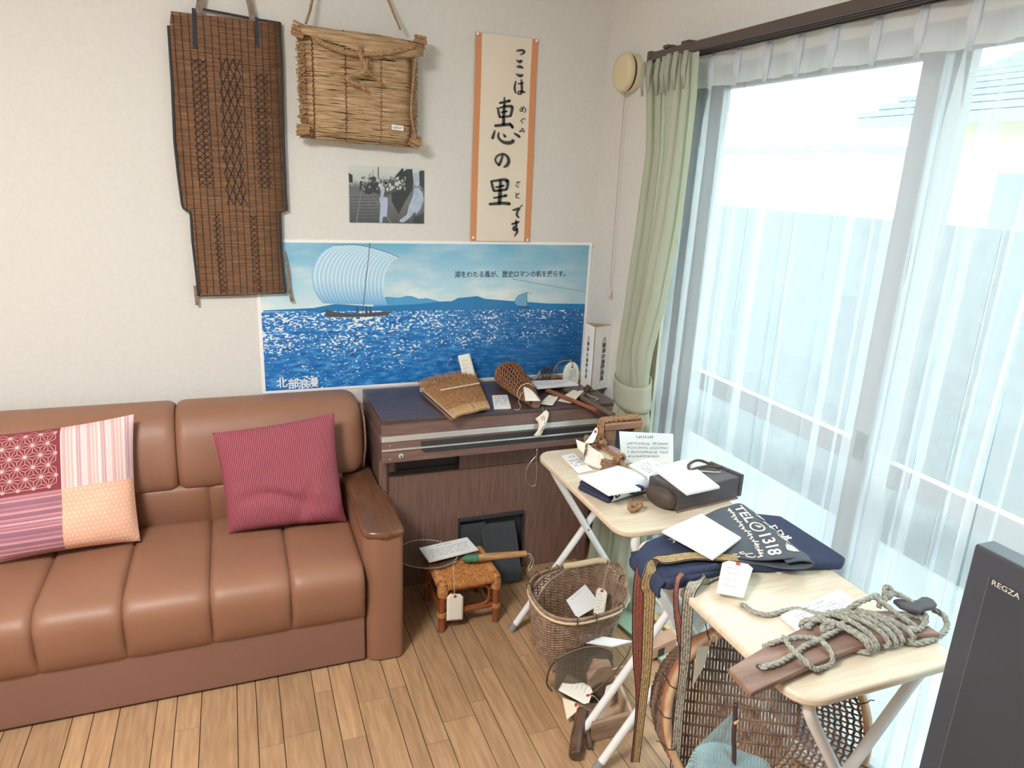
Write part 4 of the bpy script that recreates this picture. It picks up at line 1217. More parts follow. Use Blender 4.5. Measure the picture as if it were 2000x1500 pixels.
# closing loop and knot
mb = MB()
rope(mb, [Yp(703,95,2.488), Yp(706,112,2.482), Yp(715,132,2.478), Yp(707,143,2.480), Yp(692,147,2.484), Yp(678,152,2.486), Yp(688,162,2.484), Yp(704,166,2.484), Yp(714,176,2.488)], .0075)
rope(mb, [Yp(718,115,2.482), Yp(715,130,2.476), Yp(720,142,2.478), Yp(733,152,2.488), Yp(748,166,2.494)], .0045)
mb.build('toggle_rope', STRAWD, bg_, smooth=180)
mb = MB()
for k in range(14):
    a = rgb.uniform(-.5,.5); mb.tube([Yp(703,97,2.488), Yp(703+a*14, 97-rgb.uniform(6,14), 2.486)], .0009, 4)
mb.build('frayed_end', STRAWD, bg_, kind='stuff')
# vertical binding cords with stitches
for s in (.095,.36,.66,.93):
    mb = MB(); pts = []
    for k in range(46):
        t = k/45
        pts.append((lerp(BX0,BX1,s) - .004*(1-t)*0 + .0022*(-1)**k, bag_y(s, min(max(t,.02),.98)) - .0012, lerp(BZ0, BZ1, t) - .012*(s-.5)))
    mb.tube(pts, .0019, 5); mb.build('binding', BIND, bg_)
# rolled corner ends
for u, v, dx, dz in ((580,58,-.9,.25),(590,254,-.95,-.1),(822,80,.9,-.15),(812,277,.9,-.35)):
    c = Yp(u, v, 2.535); d = Vector((dx, 0, dz)).normalized()
    mb = MB()
    for k in range(22):
        a, r = rgb.uniform(0, 6.28), .019*math.sqrt(rgb.random())
        o2 = Vector((math.cos(a)*r*abs(d.z), math.sin(a)*r*1.2, math.cos(a)*r*abs(d.x)))
        mb.tube([c - d*.022 + o2, c + d*(.012+rgb.uniform(0,.006)) + o2*1.15], .0034, 5)
    mb.build('rolled_corner', STRAWD, bg_, kind='stuff')
# frayed left side
mb = MB()
for k in range(90):
    t = rgb.random(); z = lerp(BZ0+.02, BZ1-.03, t)
    mb.tube([(BX0+.014, bag_y(.04,t)-.002, z), (BX0-.004+rgb.uniform(-.008,.002), bag_y(.02,t)+rgb.uniform(0,.03), z+rgb.uniform(-.03,.02))], .0014, 4)
mb.build('frayed_side', STRAWD, bg_, kind='stuff')
mb = MB(); rope(mb, [Yp(813,98,2.52), Yp(808,150,2.515), Yp(803,220,2.517), Yp(812,272,2.522)], .004); mb.build('side_rope', STRAWD, bg_, smooth=180)
mb = MB(); rope(mb, [Yp(597,46,2.55), Yp(604,26,2.565), Yp(622,-22,2.585), Yp(690,-70,2.605)], .0045); rope(mb, [Yp(782,58,2.56), Yp(770,30,2.575), Yp(745,-22,2.59), Yp(690,-70,2.605)], .0038); mb.build('hanging_cord', STRAWD, bg_, smooth=180)
c0 = Yp(765,243,2.512)
st = MB().slab([Yp(765,253,2.515), Yp(788,256,2.515), Yp(788,246,2.515), Yp(765,243,2.515)], .001).build('sticker', PAPER, bg_)
mb = MB(); ink_lines(mb, Yp(767,246,2.5142), XW, ZW, .033, 1, .008, lift=.0006, rng=random.Random(4)); mb.build('sticker_print', INK, st, kind='stuff')
NAILM = mat('steel_nail', sr(150,150,150), .35, .8)
for q, lb in ((nl, 'steel nail holding the straps of the reed mat'), (Yp(690,-70,2.605), 'steel nail holding the cord of the straw bag')):
    o = MB().tube([Vector((q.x, WY+.004, q.z-.004)), Vector((q.x, q.y-.012, q.z-.003)), Vector((q.x, q.y-.014, q.z-.003))], [.0022,.0022,.0045], 10).build('wall_nail', NAILM); tag(o, lb, 'nail')
# ================================================================ folding tables
TZ = .65
TOPW = mat('pale_ash_laminate', sr(216,198,172), .30, col2=sr(232,216,194), vscale=14, stretch=(.7,7,7), detail=5)
EDGEW = mat('ash_edge', sr(196,166,128), .4)
WHT_T = mat('white_tube', sr(236,238,238), .3)
CAPG = mat('grey_foot_cap', sr(138,140,142), .5)
TX0, TX1 = .866, 1.262
def table(label, y0, y1, fy0, fy1):
    t = thing('folding_table', label, 'table', ((TX0+TX1)/2, (y0+y1)/2, 0), 'white-legged folding tables beside the window')
    o = MB().prism([(a, b, TZ-.020) for a, b in rrect(TX0, y0, TX1, y1, .055)], (0,0,.020)).build('tabletop', TOPW, t, bevel=.006, seg=3, smooth=50)
    for fy in (fy0, fy1):
        for A in (0, 1):
            dy = .013*(-1 if A else 1)
            if A: pts = [(.915, fy+dy, TZ-.018), (.917, fy+dy, .60), (.935, fy+dy, .565), (1.065, fy+dy, .36), (1.288, fy+dy, .0)]
            else: pts = [(1.240, fy+dy, TZ-.018), (1.236, fy+dy, .60), (1.212, fy+dy, .57), (1.052, fy+dy, .375), (.808, fy+dy, .0)]
            P_ = [Vector(p) for p in pts]
            top = P_[:3]; foot = P_[-1]; d = (P_[2]-foot).normalized()
            path = smooth_path(top, 5)
            leg = MB().tube(path + [foot + d*.028], .0115, 12).build('leg', WHT_T, t, smooth=60)
            MB().tube([foot + d*.030, foot + Vector((0,0,.001)) + d*.002], .0128, 12).build('foot_cap', CAPG, leg, smooth=50)
        mid = (1.058, 0, .368)
        MB().tube([(mid[0], fy-.026, mid[2]), (mid[0], fy+.026, mid[2])], .004, 8).build('pivot', CAPG, t, smooth=60)
    for x, z in ((.926, .615), (1.228, .615)):
        MB().tube([(x, fy0, z), (x, fy1, z)], .0085, 10).build('cross_bar', WHT_T, t, smooth=60)
    return t
table('folding table beside the organ holding the wooden pulley and box', 1.387, 1.955, 1.412, 1.930)
table('folding table beside the television holding the roped paddle', .757, 1.345, .800, 1.300)

# ---------------- helpers for papers and tags
def board(name, label, cat, quad, th=.005, text=None, rows=4, group=None, seed=1, m=None, title=True):
    """flat card given by its 4 corners, first edge = lower edge of the writing (BL, BR, TR, TL)"""
    q = [Vector(p) for p in quad]
    root = thing(name, label, cat, sum(q, Vector())/4 - Vector((0,0,th)), group)
    n = (q[1]-q[0]).cross(q[3]-q[0]).normalized()
    MB().slab(q, th).build('card', m or CARD, root)
    if rows:
        X, Y = (q[1]-q[0]), (q[3]-q[0]); w_, h_ = X.length, Y.length; X.normalize(); Y.normalize()
        mb = MB(); rg_ = random.Random(seed)
        rh = h_*.075
        if title: ink_lines(mb, q[3] + X*w_*.30 - Y*h_*.10, X, Y, w_*.36, 1, rh*1.3, rng=rg_, lift=.0005)
        ink_lines(mb, q[3] + X*w_*.12 - Y*h_*(.32 if title else .12), X, Y, w_*.76, rows, rh, rng=rg_, lift=.0005)
        mb.build('print', INKG, root, kind='stuff')
    return root
TAGM = mat('manila_tag', sr(244,240,228), .75)
def paper_tag(label, TL, TR, BR, BL, string=None, bend=0.0, rows=5, group=None, clip=True, eyelet=True, seed=1, m=None, eye_uv=(.5,.06)):
    TL, TR, BR, BL = (Vector(p) for p in (TL, TR, BR, BL))
    n = (TR-TL).cross(BL-TL).normalized()
    if n.dot(EYE-(TL+BR)/2) < 0: n = -n
    low = min((TL,TR,BR,BL), key=lambda p: p.z)
    root = thing('paper_tag', label, 'tag', Vector(((TL.x+BR.x)/2, (TL.y+BR.y)/2, low.z)), group)
    def S(u, v):
        if clip and v < .12: u = .5 + (u-.5)*lerp(.62, 1, v/.12)
        p = TL.lerp(TR, u).lerp(BL.lerp(BR, u), v)
        return p + n*bend*math.sin(PI*v)
    NU_, NV_ = 6, 17
    rowsv = [0,.04,.08,.12] + [lerp(.12,1,(k+1)/13) for k in range(13)]
    mb = MB()
    vs = [S(i/NU_, v) for v in rowsv for i in range(NU_+1)]
    fs = [(j*(NU_+1)+i, j*(NU_+1)+i+1, (j+1)*(NU_+1)+i+1, (j+1)*(NU_+1)+i) for j in range(len(rowsv)-1) for i in range(NU_)]
    mb.add(vs, fs); mb.build('paper', m or TAGM, root, solid=.0006, smooth=180)
    if eyelet:
        c = S(*eye_uv); t1 = (TR-TL).normalized(); t2 = n.cross(t1)
        Mx = Matrix(((t1.x,t2.x,n.x,c.x),(t1.y,t2.y,n.y,c.y),(t1.z,t2.z,n.z,c.z),(0,0,0,1)))
        MB().lathe([(.0016,.0004),(.0052,.0004),(.0056,.0010),(.0018,.0014)], 16, Mx).build('eyelet', REDM, root, smooth=60)
    if rows:
        mb = MB(); rg_ = random.Random(seed); w_ = (TR-TL).length; h_ = (BL-TL).length; rh = h_*.035
        for r in range(rows):
            v = .22 + r*.70/rows
            X = (S(.9,v)-S(.1,v)).normalized(); Y = (S(.5,v-.03)-S(.5,v+.03)).normalized()
            if X.cross(Y).dot(n) < 0: X = -X; o0 = S(.88, v)
            else: o0 = S(.12, v)
            ink_lines(mb, o0, X, Y, w_*rg_.uniform(.35,.7), 1, rh, rng=rg_, lift=.0009)
        mb.build('print', INKG, root, kind='stuff')
    if string:
        MB().tube(smooth_path(string, 6), .0009, 6).build('string', STRING, root, smooth=180)
    return root

# ================================================================ things on the far table
BLK = mat('old_wood', sr(112,86,66), .6, col2=sr(158,122,92), vscale=18, stretch=(.6,5,5), detail=6)
BLK2 = mat('reddish_wood', sr(132,90,70), .5, col2=sr(176,132,104), vscale=16, stretch=(.5,5,5), detail=6)
ROPEB = mat('brown_rope', sr(128,94,66), .8, col2=sr(178,140,104), vscale=150)
fy = 1.845
a0, a1 = Yp(1181,843,fy), Yp(1256,836,fy); tz = Yp(1184,829,fy).z; bz = a0.z
fr = thing('wooden_arch', 'reddish wooden arch with brown rope laid over its top bar', 'wooden arch', ((a0.x+a1.x)/2, fy+.02, TZ))
MB().box((a0.x, fy, bz), (a1.x, fy+.05, tz)).build('top_bar', BLK2, fr, bevel=.004)
MB().box((a0.x+.001, fy+.004, TZ+.001), (a0.x+.046, fy+.046, bz)).build('post', BLK, fr, bevel=.004)
MB().box((a1.x-.028, fy+.004, TZ+.001), (a1.x-.002, fy+.046, bz)).build('post', BLK, fr, bevel=.004)
MB().box((a0.x+.046, fy+.024, TZ+.001), (a1.x-.028, fy+.034, bz)).build('back_board', mat('navy_board', sr(72,80,100), .7), fr)
# pulley block
e0, e1 = Zp(1163,872,.688), Zp(1217,899,.688)
d = (e1-e0); d.z = 0; Ld = d.length; d.normalize(); s_ = Vector((-d.y, d.x, 0))
def stad(c0, L_, hw, k=10):
    out = []
    for j in range(k+1):
        a = PI/2 + PI*j/k; out.append(c0 + d*(hw + hw*math.cos(a)) + s_*hw*math.sin(a))
    for j in range(k+1):
        a = -PI/2 + PI*j/k; out.append(c0 + d*(L_-hw + hw*math.cos(a)) + s_*hw*math.sin(a))
    return out
pb = thing('pulley_block', 'weathered wooden pulley block lashed with brown rope', 'pulley', (e0.x, e0.y, TZ))
c0 = Vector((e0.x, e0.y, TZ+.001)) - s_*.012
MB().prism([p for p in stad(c0, Ld, .036)], (0,0,.036)).build('block', BLK, pb, bevel=.005, smooth=50)
MB().prism([p + Vector((0,0,.0362)) for p in stad(c0 + d*.012, Ld-.024, .026)], (0,0,.003)).build('sheave_face', mat('bleached_wood', sr(226,206,184), .6, var=.05, vscale=20), pb, bevel=.001)
MB().prism([p + Vector((0,0,.010)) for p in stad(c0 + d*.03 + s_*.030, Ld-.05, .016)], (0,0,.040)).build('side_cheek', mat('grey_lilac_wood', sr(176,160,158), .5), pb, bevel=.006, smooth=50)
rp_ = thing('brown_rope', 'brown twisted rope draped from the wooden frame to the pulley', 'rope', (a0.x, fy-.05, TZ))
mb = MB()
tb = tz + .0075
for k in (0, 1):
    yy = fy + .013 + k*.016
    rope(mb, [(a1.x-.004, yy, tb), (lerp(a0.x,a1.x,.6), yy, tb+.001), (a0.x+.03, yy, tb), (a0.x-.004, yy-.006, tb-.001), (a0.x-.011, yy-.012, tb-.022), (a0.x-.012, yy-.020, bz-.02), (a0.x-.010-.004*k, yy-.034, TZ+.068)], .0078)
mb.build('draped_strands', ROPEB, rp_, smooth=180)
mb = MB()
pt0 = c0 + Vector((0,0,.046))
rope(mb, [(a0.x-.010, fy-.02, TZ+.066), (a0.x-.03, fy-.03, TZ+.070), Vector((e0.x-.018, e0.y+.03, TZ+.062)), Vector((e0.x-.030, e0.y-.005, TZ+.046)), Vector((e0.x-.022, e0.y-.028, TZ+.030))], .0072)
rope(mb, [(a0.x-.012, fy-.035, TZ+.066), pt0 + d*.02 + s_*.006, pt0 + d*Ld*.45 + s_*.010, pt0 + d*Ld*.80 + s_*.004, pt0 + d*(Ld+.004) - s_*.002 + Vector((0,0,-.006)), pt0 + d*(Ld+.030) - s_*.004 + Vector((0,0,-.026))], .0075)
rope(mb, [pt0 + d*.012 - s_*.035 + Vector((0,0,-.035)), pt0 + d*.014 - s_*.034 + Vector((0,0,-.01)), pt0 + d*.018 - s_*.01 + Vector((0,0,.004)), pt0 + d*.02 + s_*.02 + Vector((0,0,-.002))], .006)
mb.build('lashing', ROPEB, rp_, smooth=180)
mb = MB()
kc = pt0 + d*(Ld-.004) + Vector((0,0,-.002))
for k in range(3):
    rope(mb, [kc + s_*.013*math.cos(q) + Vector((0,0,.012*math.sin(q))) + d*(.007*(k-1) + .003*math.sin(q)) for q in (0, 1.05, 2.1, 3.15, 4.2, 5.25)], .0058, closed=True, smooth=4)
mb.build('knot', ROPEB, rp_, smooth=180)
# tags and papers by the pulley
paper_tag('manila tag with red eyelet standing curved before the pulley block', Yp(1181,889,Zp(1177,918,.652).y+.004), Zp(1177,918,.652), Zp(1140,905,.652), Yp(1149,867,Zp(1140,905,.652).y+.004), bend=.006, rows=1, seed=3,
          string=[Zp(1174,906,.675), Zp(1190,906,.672), Zp(1205,912,.670), Zp(1214,915,.668)], eye_uv=(.62,.10))
paper_tag('small curled tag at the far corner of the table', Yp(1144,866,1.82), Yp(1124,858,1.84), Yp(1128,876,1.83), Yp(1140,886,1.80), bend=.006, rows=2, seed=4, eyelet=False, clip=False)
paper_tag('tag with orange eyelet tucked behind the brown rope', Yp(1163,834,fy-.03), Yp(1168,838,fy-.03), Yp(1158,866,fy-.055), Yp(1141,866,fy-.055), bend=.004, rows=1, seed=5, eye_uv=(.5,.25))
board('explanation_card', 'printed white card lying flat before the standing tag', 'card', [Zp(1129,924,.6535), Zp(1158,918,.6535), Zp(1121,885,.6535), Zp(1096,890,.6535)][0:4], .002, rows=3, seed=6)
MB().prism([Zp(1098,900,.6515), Zp(1118,908,.6515), Zp(1128,913,.6515), Zp(1120,914,.6515), Zp(1105,908,.6515)], (0,0,.0008)).build('paper_scrap', mat('cream_scrap', sr(230,206,170), .8))
tag(bpy.data.objects['paper_scrap'], 'cream paper scrap peeking from under the printed card', 'paper')
mb = MB(); ORG_n = None
# upright explanation card
uy = 1.765
board('standing_card', 'large white explanation card standing upright behind the dark box', 'card', [Yp(1214,905,uy), Yp(1315,905,uy), Yp(1315,848,uy), Yp(1210,843,uy)], .003, rows=4, seed=7)
# cloth bundle
NAVY = mat('navy_cotton', sr(48,56,84), .85, var=.12, vscale=60, bump=.2, bscale=500)
WHC = mat('white_cotton', sr(232,236,244), .8, var=.03, vscale=40)
cb = thing('folded_cloth', 'folded navy and white printed cloth under a white card', 'cloth', (.95, 1.61, TZ))
A_, B_, C_, D_ = Vector((.872,1.655,TZ)), Vector((.912,1.548,TZ)), Vector((1.052,1.585,TZ)), Vector((1.012,1.692,TZ))
def layer(z0, z1, ins, m, name, bx=0):
    c = (A_+B_+C_+D_)/4
    q = [c + (p-c)*(1-ins) for p in (A_,B_,C_,D_)]
    mb = MB(); mb.prism([Vector((p.x,p.y,z0)) for p in q], (0,0,z1-z0))
    return mb.build(name, m, cb, bevel=.006, seg=3, smooth=60)
layer(TZ+.0005, TZ+.016, 0, NAVY, 'navy_fold'); layer(TZ+.014, TZ+.030, .03, NAVY, 'navy_fold')
def wsurf(u, v):
    p = B_.lerp(C_, u).lerp(A_.lerp(D_, u), v)
    return Vector((p.x, p.y, TZ+.044 - .006*abs(2*v-1)**4))
MB().grid(lambda u, v: wsurf(lerp(.06,1.02,u), lerp(-.03,.95,v)), 10, 10).build('white_fold', WHC, cb, solid=.012, smooth=60)
# white front edge with blue print
fe = [Vector((p.x, p.y, 0)) for p in (B_.lerp(C_, .05) - Vector((0,.006,0)), C_ + Vector((.004,-.004,0)))]
dd = (fe[1]-fe[0]); LL = dd.length; dd.normalize(); nn = Vector((dd.y,-dd.x,0))
def fsurf(u, v): 
    a = v*PI
    return fe[0] + dd*u*LL + nn*(.009*math.sin(a)) + Vector((0,0,TZ+.008+.036*v))
MB().grid(fsurf, 20, 8).build('white_fold_front', WHC, cb, smooth=180)
BLUEP = mat('indigo_print', sr(56,76,120), .8)
for cu, cv, ru, rv in ((.10,.62,.07,.30),(.62,.5,.20,.40)):
    mb = MB()
    ring = [(cu + ru*math.cos(k*PI/8)*(1+.15*math.sin(3*k)), cv + rv*math.sin(k*PI/8)) for k in range(16)]
    inn = [(cu + ru*.42*math.cos(k*PI/8), cv + rv*.42*math.sin(k*PI/8)) for k in range(16)]
    vs = [fsurf(a, min(max(b,0),1)) + nn*.0012 for a, b in ring] + [fsurf(a, min(max(b,0),1)) + nn*.0014 for a, b in inn]
    mb.add(vs, [(k, (k+1)%16, 16+(k+1)%16, 16+k) for k in range(16)]); mb.build('blue_motif', BLUEP, cb)
board('explanation_card', 'blank-looking white card lying on the folded navy cloth', 'card', [Zp(1129,929,.705), Zp(1189,965,.705), Zp(1252,955,.705), Zp(1192,918,.705)], .006, rows=0)
# rope knot in front
rk = thing('rope_knot', 'small brown rope knot on the table before the folded cloth', 'rope', Zp(1242,995,TZ))
mb = MB(); kc = Zp(1241,992,TZ+.012)
for cx, cy, k0 in ((-.010,0,0),(.010,.002,1),(0,-.004,2)):
    for j in range(2):
        rope(mb, [kc + Vector((cx + .010*math.cos(q), cy + .009*math.sin(q)*(.5+.5*j), .004*j + .006*math.sin(q+k0))) for q in (0,1.05,2.1,3.15,4.2,5.25)], .0042, closed=True, smooth=4)
rope(mb, [kc + Vector((0,.006,0)), Zp(1240,982,TZ+.012), Zp(1238,974,TZ+.010)], .0042)
mb.build('knot', ROPEB, rk, smooth=180)
# grey roller, propped card, paper roll
g0, g1 = Zp(1222,926,TZ+.017), Zp(1262,952,TZ+.017)
MB().tube([g0, g1], .016, 16).build('wooden_roller', mat('grey_lilac_roller', sr(120,108,108), .4, var=.1, vscale=20), None, smooth=50)
tag(bpy.data.objects['wooden_roller'], 'short grey wooden roller behind the folded cloth', 'roller')
board('explanation_card', 'printed white card propped over the grey roller', 'card', [Zp(1228,908,.694), Zp(1291,946,.690), Zp(1327,926,.690), Zp(1268,894,.694)], .004, rows=4, seed=12)
pr = thing('rolled_paper', 'curled white paper slip between roller and dark box', 'paper', Zp(1268,968,TZ))
r0, r1 = Zp(1262,975,TZ), Zp(1278,966,TZ)
def curl(u, v):
    a = PI*(.05+.9*v); c = Zp(1254,962,TZ).lerp(Zp(1283,948,TZ), u); dirn = Vector((.35,-.9,0))
    return c + dirn*(-.022*math.cos(a)) + Vector((0,0,.002+.036*math.sin(a)))
MB().grid(curl, 6, 14).build('paper', PAPER, pr, solid=.0006, smooth=180)
mb = MB(); ink_lines(mb, curl(.12,.78)+Vector((0,-.001,.001)), curl(.9,.78)-curl(.1,.78), curl(.5,.7)-curl(.5,.85), .03, 3, .0035, rng=random.Random(5), lift=.0016); mb.build('print', INKG, pr, kind='stuff')
# dark box
DBOX = mat('dark_lacquer_box', sr(70,66,70), .55, col2=sr(92,84,86), vscale=12, stretch=(.6,4,4))
DB2 = mat('dark_brown_leather', sr(78,66,58), .6, var=.15, vscale=40)
f0, f1 = Zp(1322,1002,TZ), Zp(1440,974,TZ); bk = Vector((-.030,.105,0))
dx = thing('dark_box', 'old dark wooden box with worn edges and cord handle', 'box', (f0+f1)/2 + bk*.5)
HB = .066
MB().prism([p + Vector((0,0,.002)) for p in (f0, f1, f1+bk, f0+bk)], (0,0,HB)).build('body', DBOX, dx, bevel=.004, seg=2)
e_ = (f1-f0).normalized()
MB().prism([p + Vector((0,0,.006)) for p in (f1+e_*.0005-bk*.03, f1+e_*.012-bk*.03, f1+e_*.012+bk*1.03, f1+e_*.0005+bk*1.03)], (0,0,HB+.002)).build('end_cap', DBOX, dx, bevel=.004)
mb = MB().prism([p + Vector((0,0,.0)) for p in (f0-e_*.002-bk*.02, f1-bk*.02, f1, f0-e_*.002)], (0,0,.006)); mb.build('worn_edge', mat('worn_edge_wood', sr(150,110,96), .6), dx)
def bulge(u, v):
    a = PI*v; b = 2*PI*u
    c = f0 + bk*.45 - e_*.008 + Vector((0,0,.029))
    bx = bk.normalized()
    return c + bx*(.046*math.cos(a)) + (-e_*.026*math.cos(b) + Vector((0,0,.028*math.sin(b))))*math.sin(a)**.6
MB().grid(bulge, 20, 14, closeu=True).build('rolled_lining', DB2, dx, smooth=180)
tzb = TZ+.002+HB
mb = MB()
rope(mb, [f1+bk*.9-e_*.005+Vector((0,0,HB+.004)), f1+bk*.95-e_*.05+Vector((0,0,HB+.022)), f1+bk*.9-e_*.09+Vector((0,0,HB+.018)), f1+bk*.75-e_*.105+Vector((0,0,HB+.010))], .0042)
rope(mb, [f1+bk*.6-e_*.005+Vector((0,0,HB+.006)), f1+bk*.68-e_*.05+Vector((0,0,HB+.014)), f1+bk*.74-e_*.10+Vector((0,0,HB+.010))], .0042)
mb.build('cord_handle', mat('dark_brown_cord', sr(96,78,66), .8), dx, smooth=180)
MB().tube(smooth_path([f1+bk*.78-e_*.10+Vector((0,0,HB+.008)), f1+bk*.6-e_*.08+Vector((0,0,HB+.008)), f1+bk*.45-e_*.05+Vector((0,0,HB+.006)), f1+bk*.38-e_*.03+Vector((0,0,HB+.005))], 5), .0016, 6).build('white_string', STRING, dx, smooth=180)
board('explanation_card', 'blank-looking white card lying on the old dark box', 'card', [Zp(1274,913,tzb+.008), Zp(1342,964,tzb+.007), Zp(1406,950,tzb+.007), Zp(1338,897,tzb+.008)], .006, rows=0)

# ================================================================ aprons and sashes across the two tables
na = thing('navy_apron', 'folded dark navy work apron spread under the lettered apron', 'apron', Zp(1400,1110,TZ))
zn = .672
outl = [(1236,1083),(1262,1056),(1300,1041),(1400,1010),(1468,1001),(1530,1006),(1583,1010),(1598,1036),(1612,1056),(1638,1068),(1652,1088),(1646,1099),(1585,1099),(1500,1104),(1440,1102),(1395,1117),(1310,1138),(1290,1134)]
pn = [Zp(a, b, zn) for a, b in outl]
MB().prism([Vector((min(p.x, 1.305), p.y, TZ+.001)) for p in pn], (0,0,zn-TZ-.001)).build('folded_cloth', NAVY, na, bevel=.006, seg=3, smooth=60)
# left hem fold falling over the edge
def hem(u, v):
    p = Zp(1243,1077,zn).lerp(Zp(1300,1137,zn), u)
    return p + Vector((-.012*math.sin(v*PI*.8) - .006*v, -.004*v, -.034*v + .004*math.sin(v*PI)))
MB().grid(hem, 14, 8).build('hanging_hem', NAVY, na, solid=.006, smooth=180)
MB().tube([Zp(1234,1083,zn-.006), Zp(1248,1080,zn-.004)], .006, 10).build('cord_end', mat('teal_navy', sr(36,50,58), .8), na, smooth=60)
# a rounded roll along the near edge
MB().tube([Zp(1292,1128,zn-.004), Zp(1340,1118,zn), Zp(1400,1108,zn+.002)], .010, 10).build('rolled_edge', NAVY, na, smooth=180)
mn = MB()
rg_ = random.Random(3)
for (a, b), (c, dd_) in (((1258,1073+0),(1258,1073)),):
    pass
C2 = Zp(1311,1058,zn)
cres = []
for k in range(11):
    t = -1.9 + k*3.8/10; cres.append(C2 + Vector((.010*math.cos(t), .010*math.sin(t), .0025)))
for k in range(10, -1, -1):
    t = -1.9 + k*3.8/10; cres.append(C2 + Vector((-.004+.0085*math.cos(t), .0085*math.sin(t), .0025)))
MB().poly(cres).build('white_crescent_print', WHITEP, na)
mb = MB()
for q in ([(1506,1030),(1514,1026),(1518,1032)], [(1514,1040),(1526,1036),(1530,1044),(1524,1046)], [(1532,1050),(1540,1047)], [(1536,1053),(1545,1050)], [(1520,1046),(1546,1052)]):
    P_ = [Zp(a, b, zn+.001) for a, b in q]
    mb.tube(P_, .0026, 5)
mb.build('white_lettering', WHITEP, na, kind='stuff')

GREYA = mat('faded_black_cotton', sr(84,90,98), .85, var=.18, vscale=26, bump=.2, bscale=500)
ga = thing('lettered_apron', 'faded black work apron with white lettering folded on the navy one', 'apron', Zp(1460,1080,zn))
rowsP = [[(1322,1034,.677),(1375,1008,.684),(1420,990,.694),(1450,986,.699),(1471,1003,.676)],
         [(1338,1050,.677),(1395,1037,.686),(1445,1023,.697),(1485,1015,.704),(1511,1037,.676)],
         [(1352,1068,.677),(1415,1066,.683),(1475,1059,.694),(1522,1052,.703),(1552,1068,.676)],
         [(1362,1082,.676),(1425,1089,.678),(1490,1094,.686),(1545,1090,.697),(1584,1093,.676)]]
ctrl = [[Zp(*q) for q in r] for r in rowsP]
def cr1(P, t):
    m = len(P)-1; x = min(max(t,0),1)*m; i = min(int(x), m-1); f = x-i
    p0 = P[i-1] if i > 0 else P[0]*2-P[1]; p3 = P[i+2] if i+2 <= m else P[m]*2-P[m-1]
    p1, p2 = P[i], P[i+1]
    return .5*((2*p1)+(p2-p0)*f+(2*p0-5*p1+4*p2-p3)*f*f+(3*p1-p0-3*p2+p3)*f*f*f)
def AS(u, v, lift=0):
    p = cr1([cr1(r, u) for r in ctrl], v)
    w_ = .0035*noise.noise(Vector((u*5, v*4, 2.2)))
    return p + Vector((0,0,w_ + lift))
MB().grid(lambda u, v: AS(u, v), 36, 30).build('folded_cloth', GREYA, ga, solid=.004, smooth=180)
# nose of the fold at the near end
fold = [(1440,1092,.676),(1490,1097,.674),(1530,1103,.676),(1560,1104,.677),(1578,1099,.680),(1580,1092,.688),(1560,1088,.694),(1530,1092,.690)]
mb = MB(); ribbon(mb, [Zp(*q) for q in fold], Vector((.25,1,0)), .03, .004); mb.build('rolled_end', GREYA, ga, smooth=40)
def text_AS(body, v0, v1, u0, du, bold=.02):
    mb = MB(); vs, fs = text_mesh(body, 1.0, bold)
    x0, x1 = min(p.x for p in vs), max(p.x for p in vs)
    mb.add([AS(u0 + p.y*du, lerp(v0, v1, (p.x-x0)/(x1-x0)), .0032) for p in vs], fs)
    return mb
text_AS('TEL④1318', .05, .95, .56, .17).build('white_lettering', WHITEP, ga, kind='stuff')
mb = MB()
for k, ch in enumerate('市民市場'):
    vs, fs = text_mesh(ch, 1.0, .03)
    mb.add([AS(.765 + p.y*.17, .18 + k*.19 + p.x*.15, .0036) for p in vs], fs)
mb.build('white_lettering', WHITEP, ga, kind='stuff')
mb = MB(); rg_ = random.Random(9)
for k in range(16):
    v = .06 + k*.058; pts = [AS(.49 + .035*math.sin(j*1.7+k*2)*(j/4), min(v + .045*j/4, .99), .0034) for j in range(5)]
    mb.tube(pts, .0016, 5)
for cu, cv, rr in ((.18,.10,.06),(.22,.12,.035),(.30,.97,.05),(.42,.95,.05),(.36,.90,.03)):
    mb.tube([AS(cu + rr*math.cos(q)*(.5+q/8), min(cv + rr*.8*math.sin(q)*(.5+q/8), .995), .0034) for q in [j*.5 for j in range(11)]], .0012, 5)
mb.build('white_script', WHITEP, ga, kind='stuff')
board('explanation_card', 'white card with clipped corner lying on the lettered apron', 'card', [Zp(1293,1037,.694), Zp(1392,1091,.694), Zp(1448,1050,.698), Zp(1370,1003,.698)], .005, rows=0)

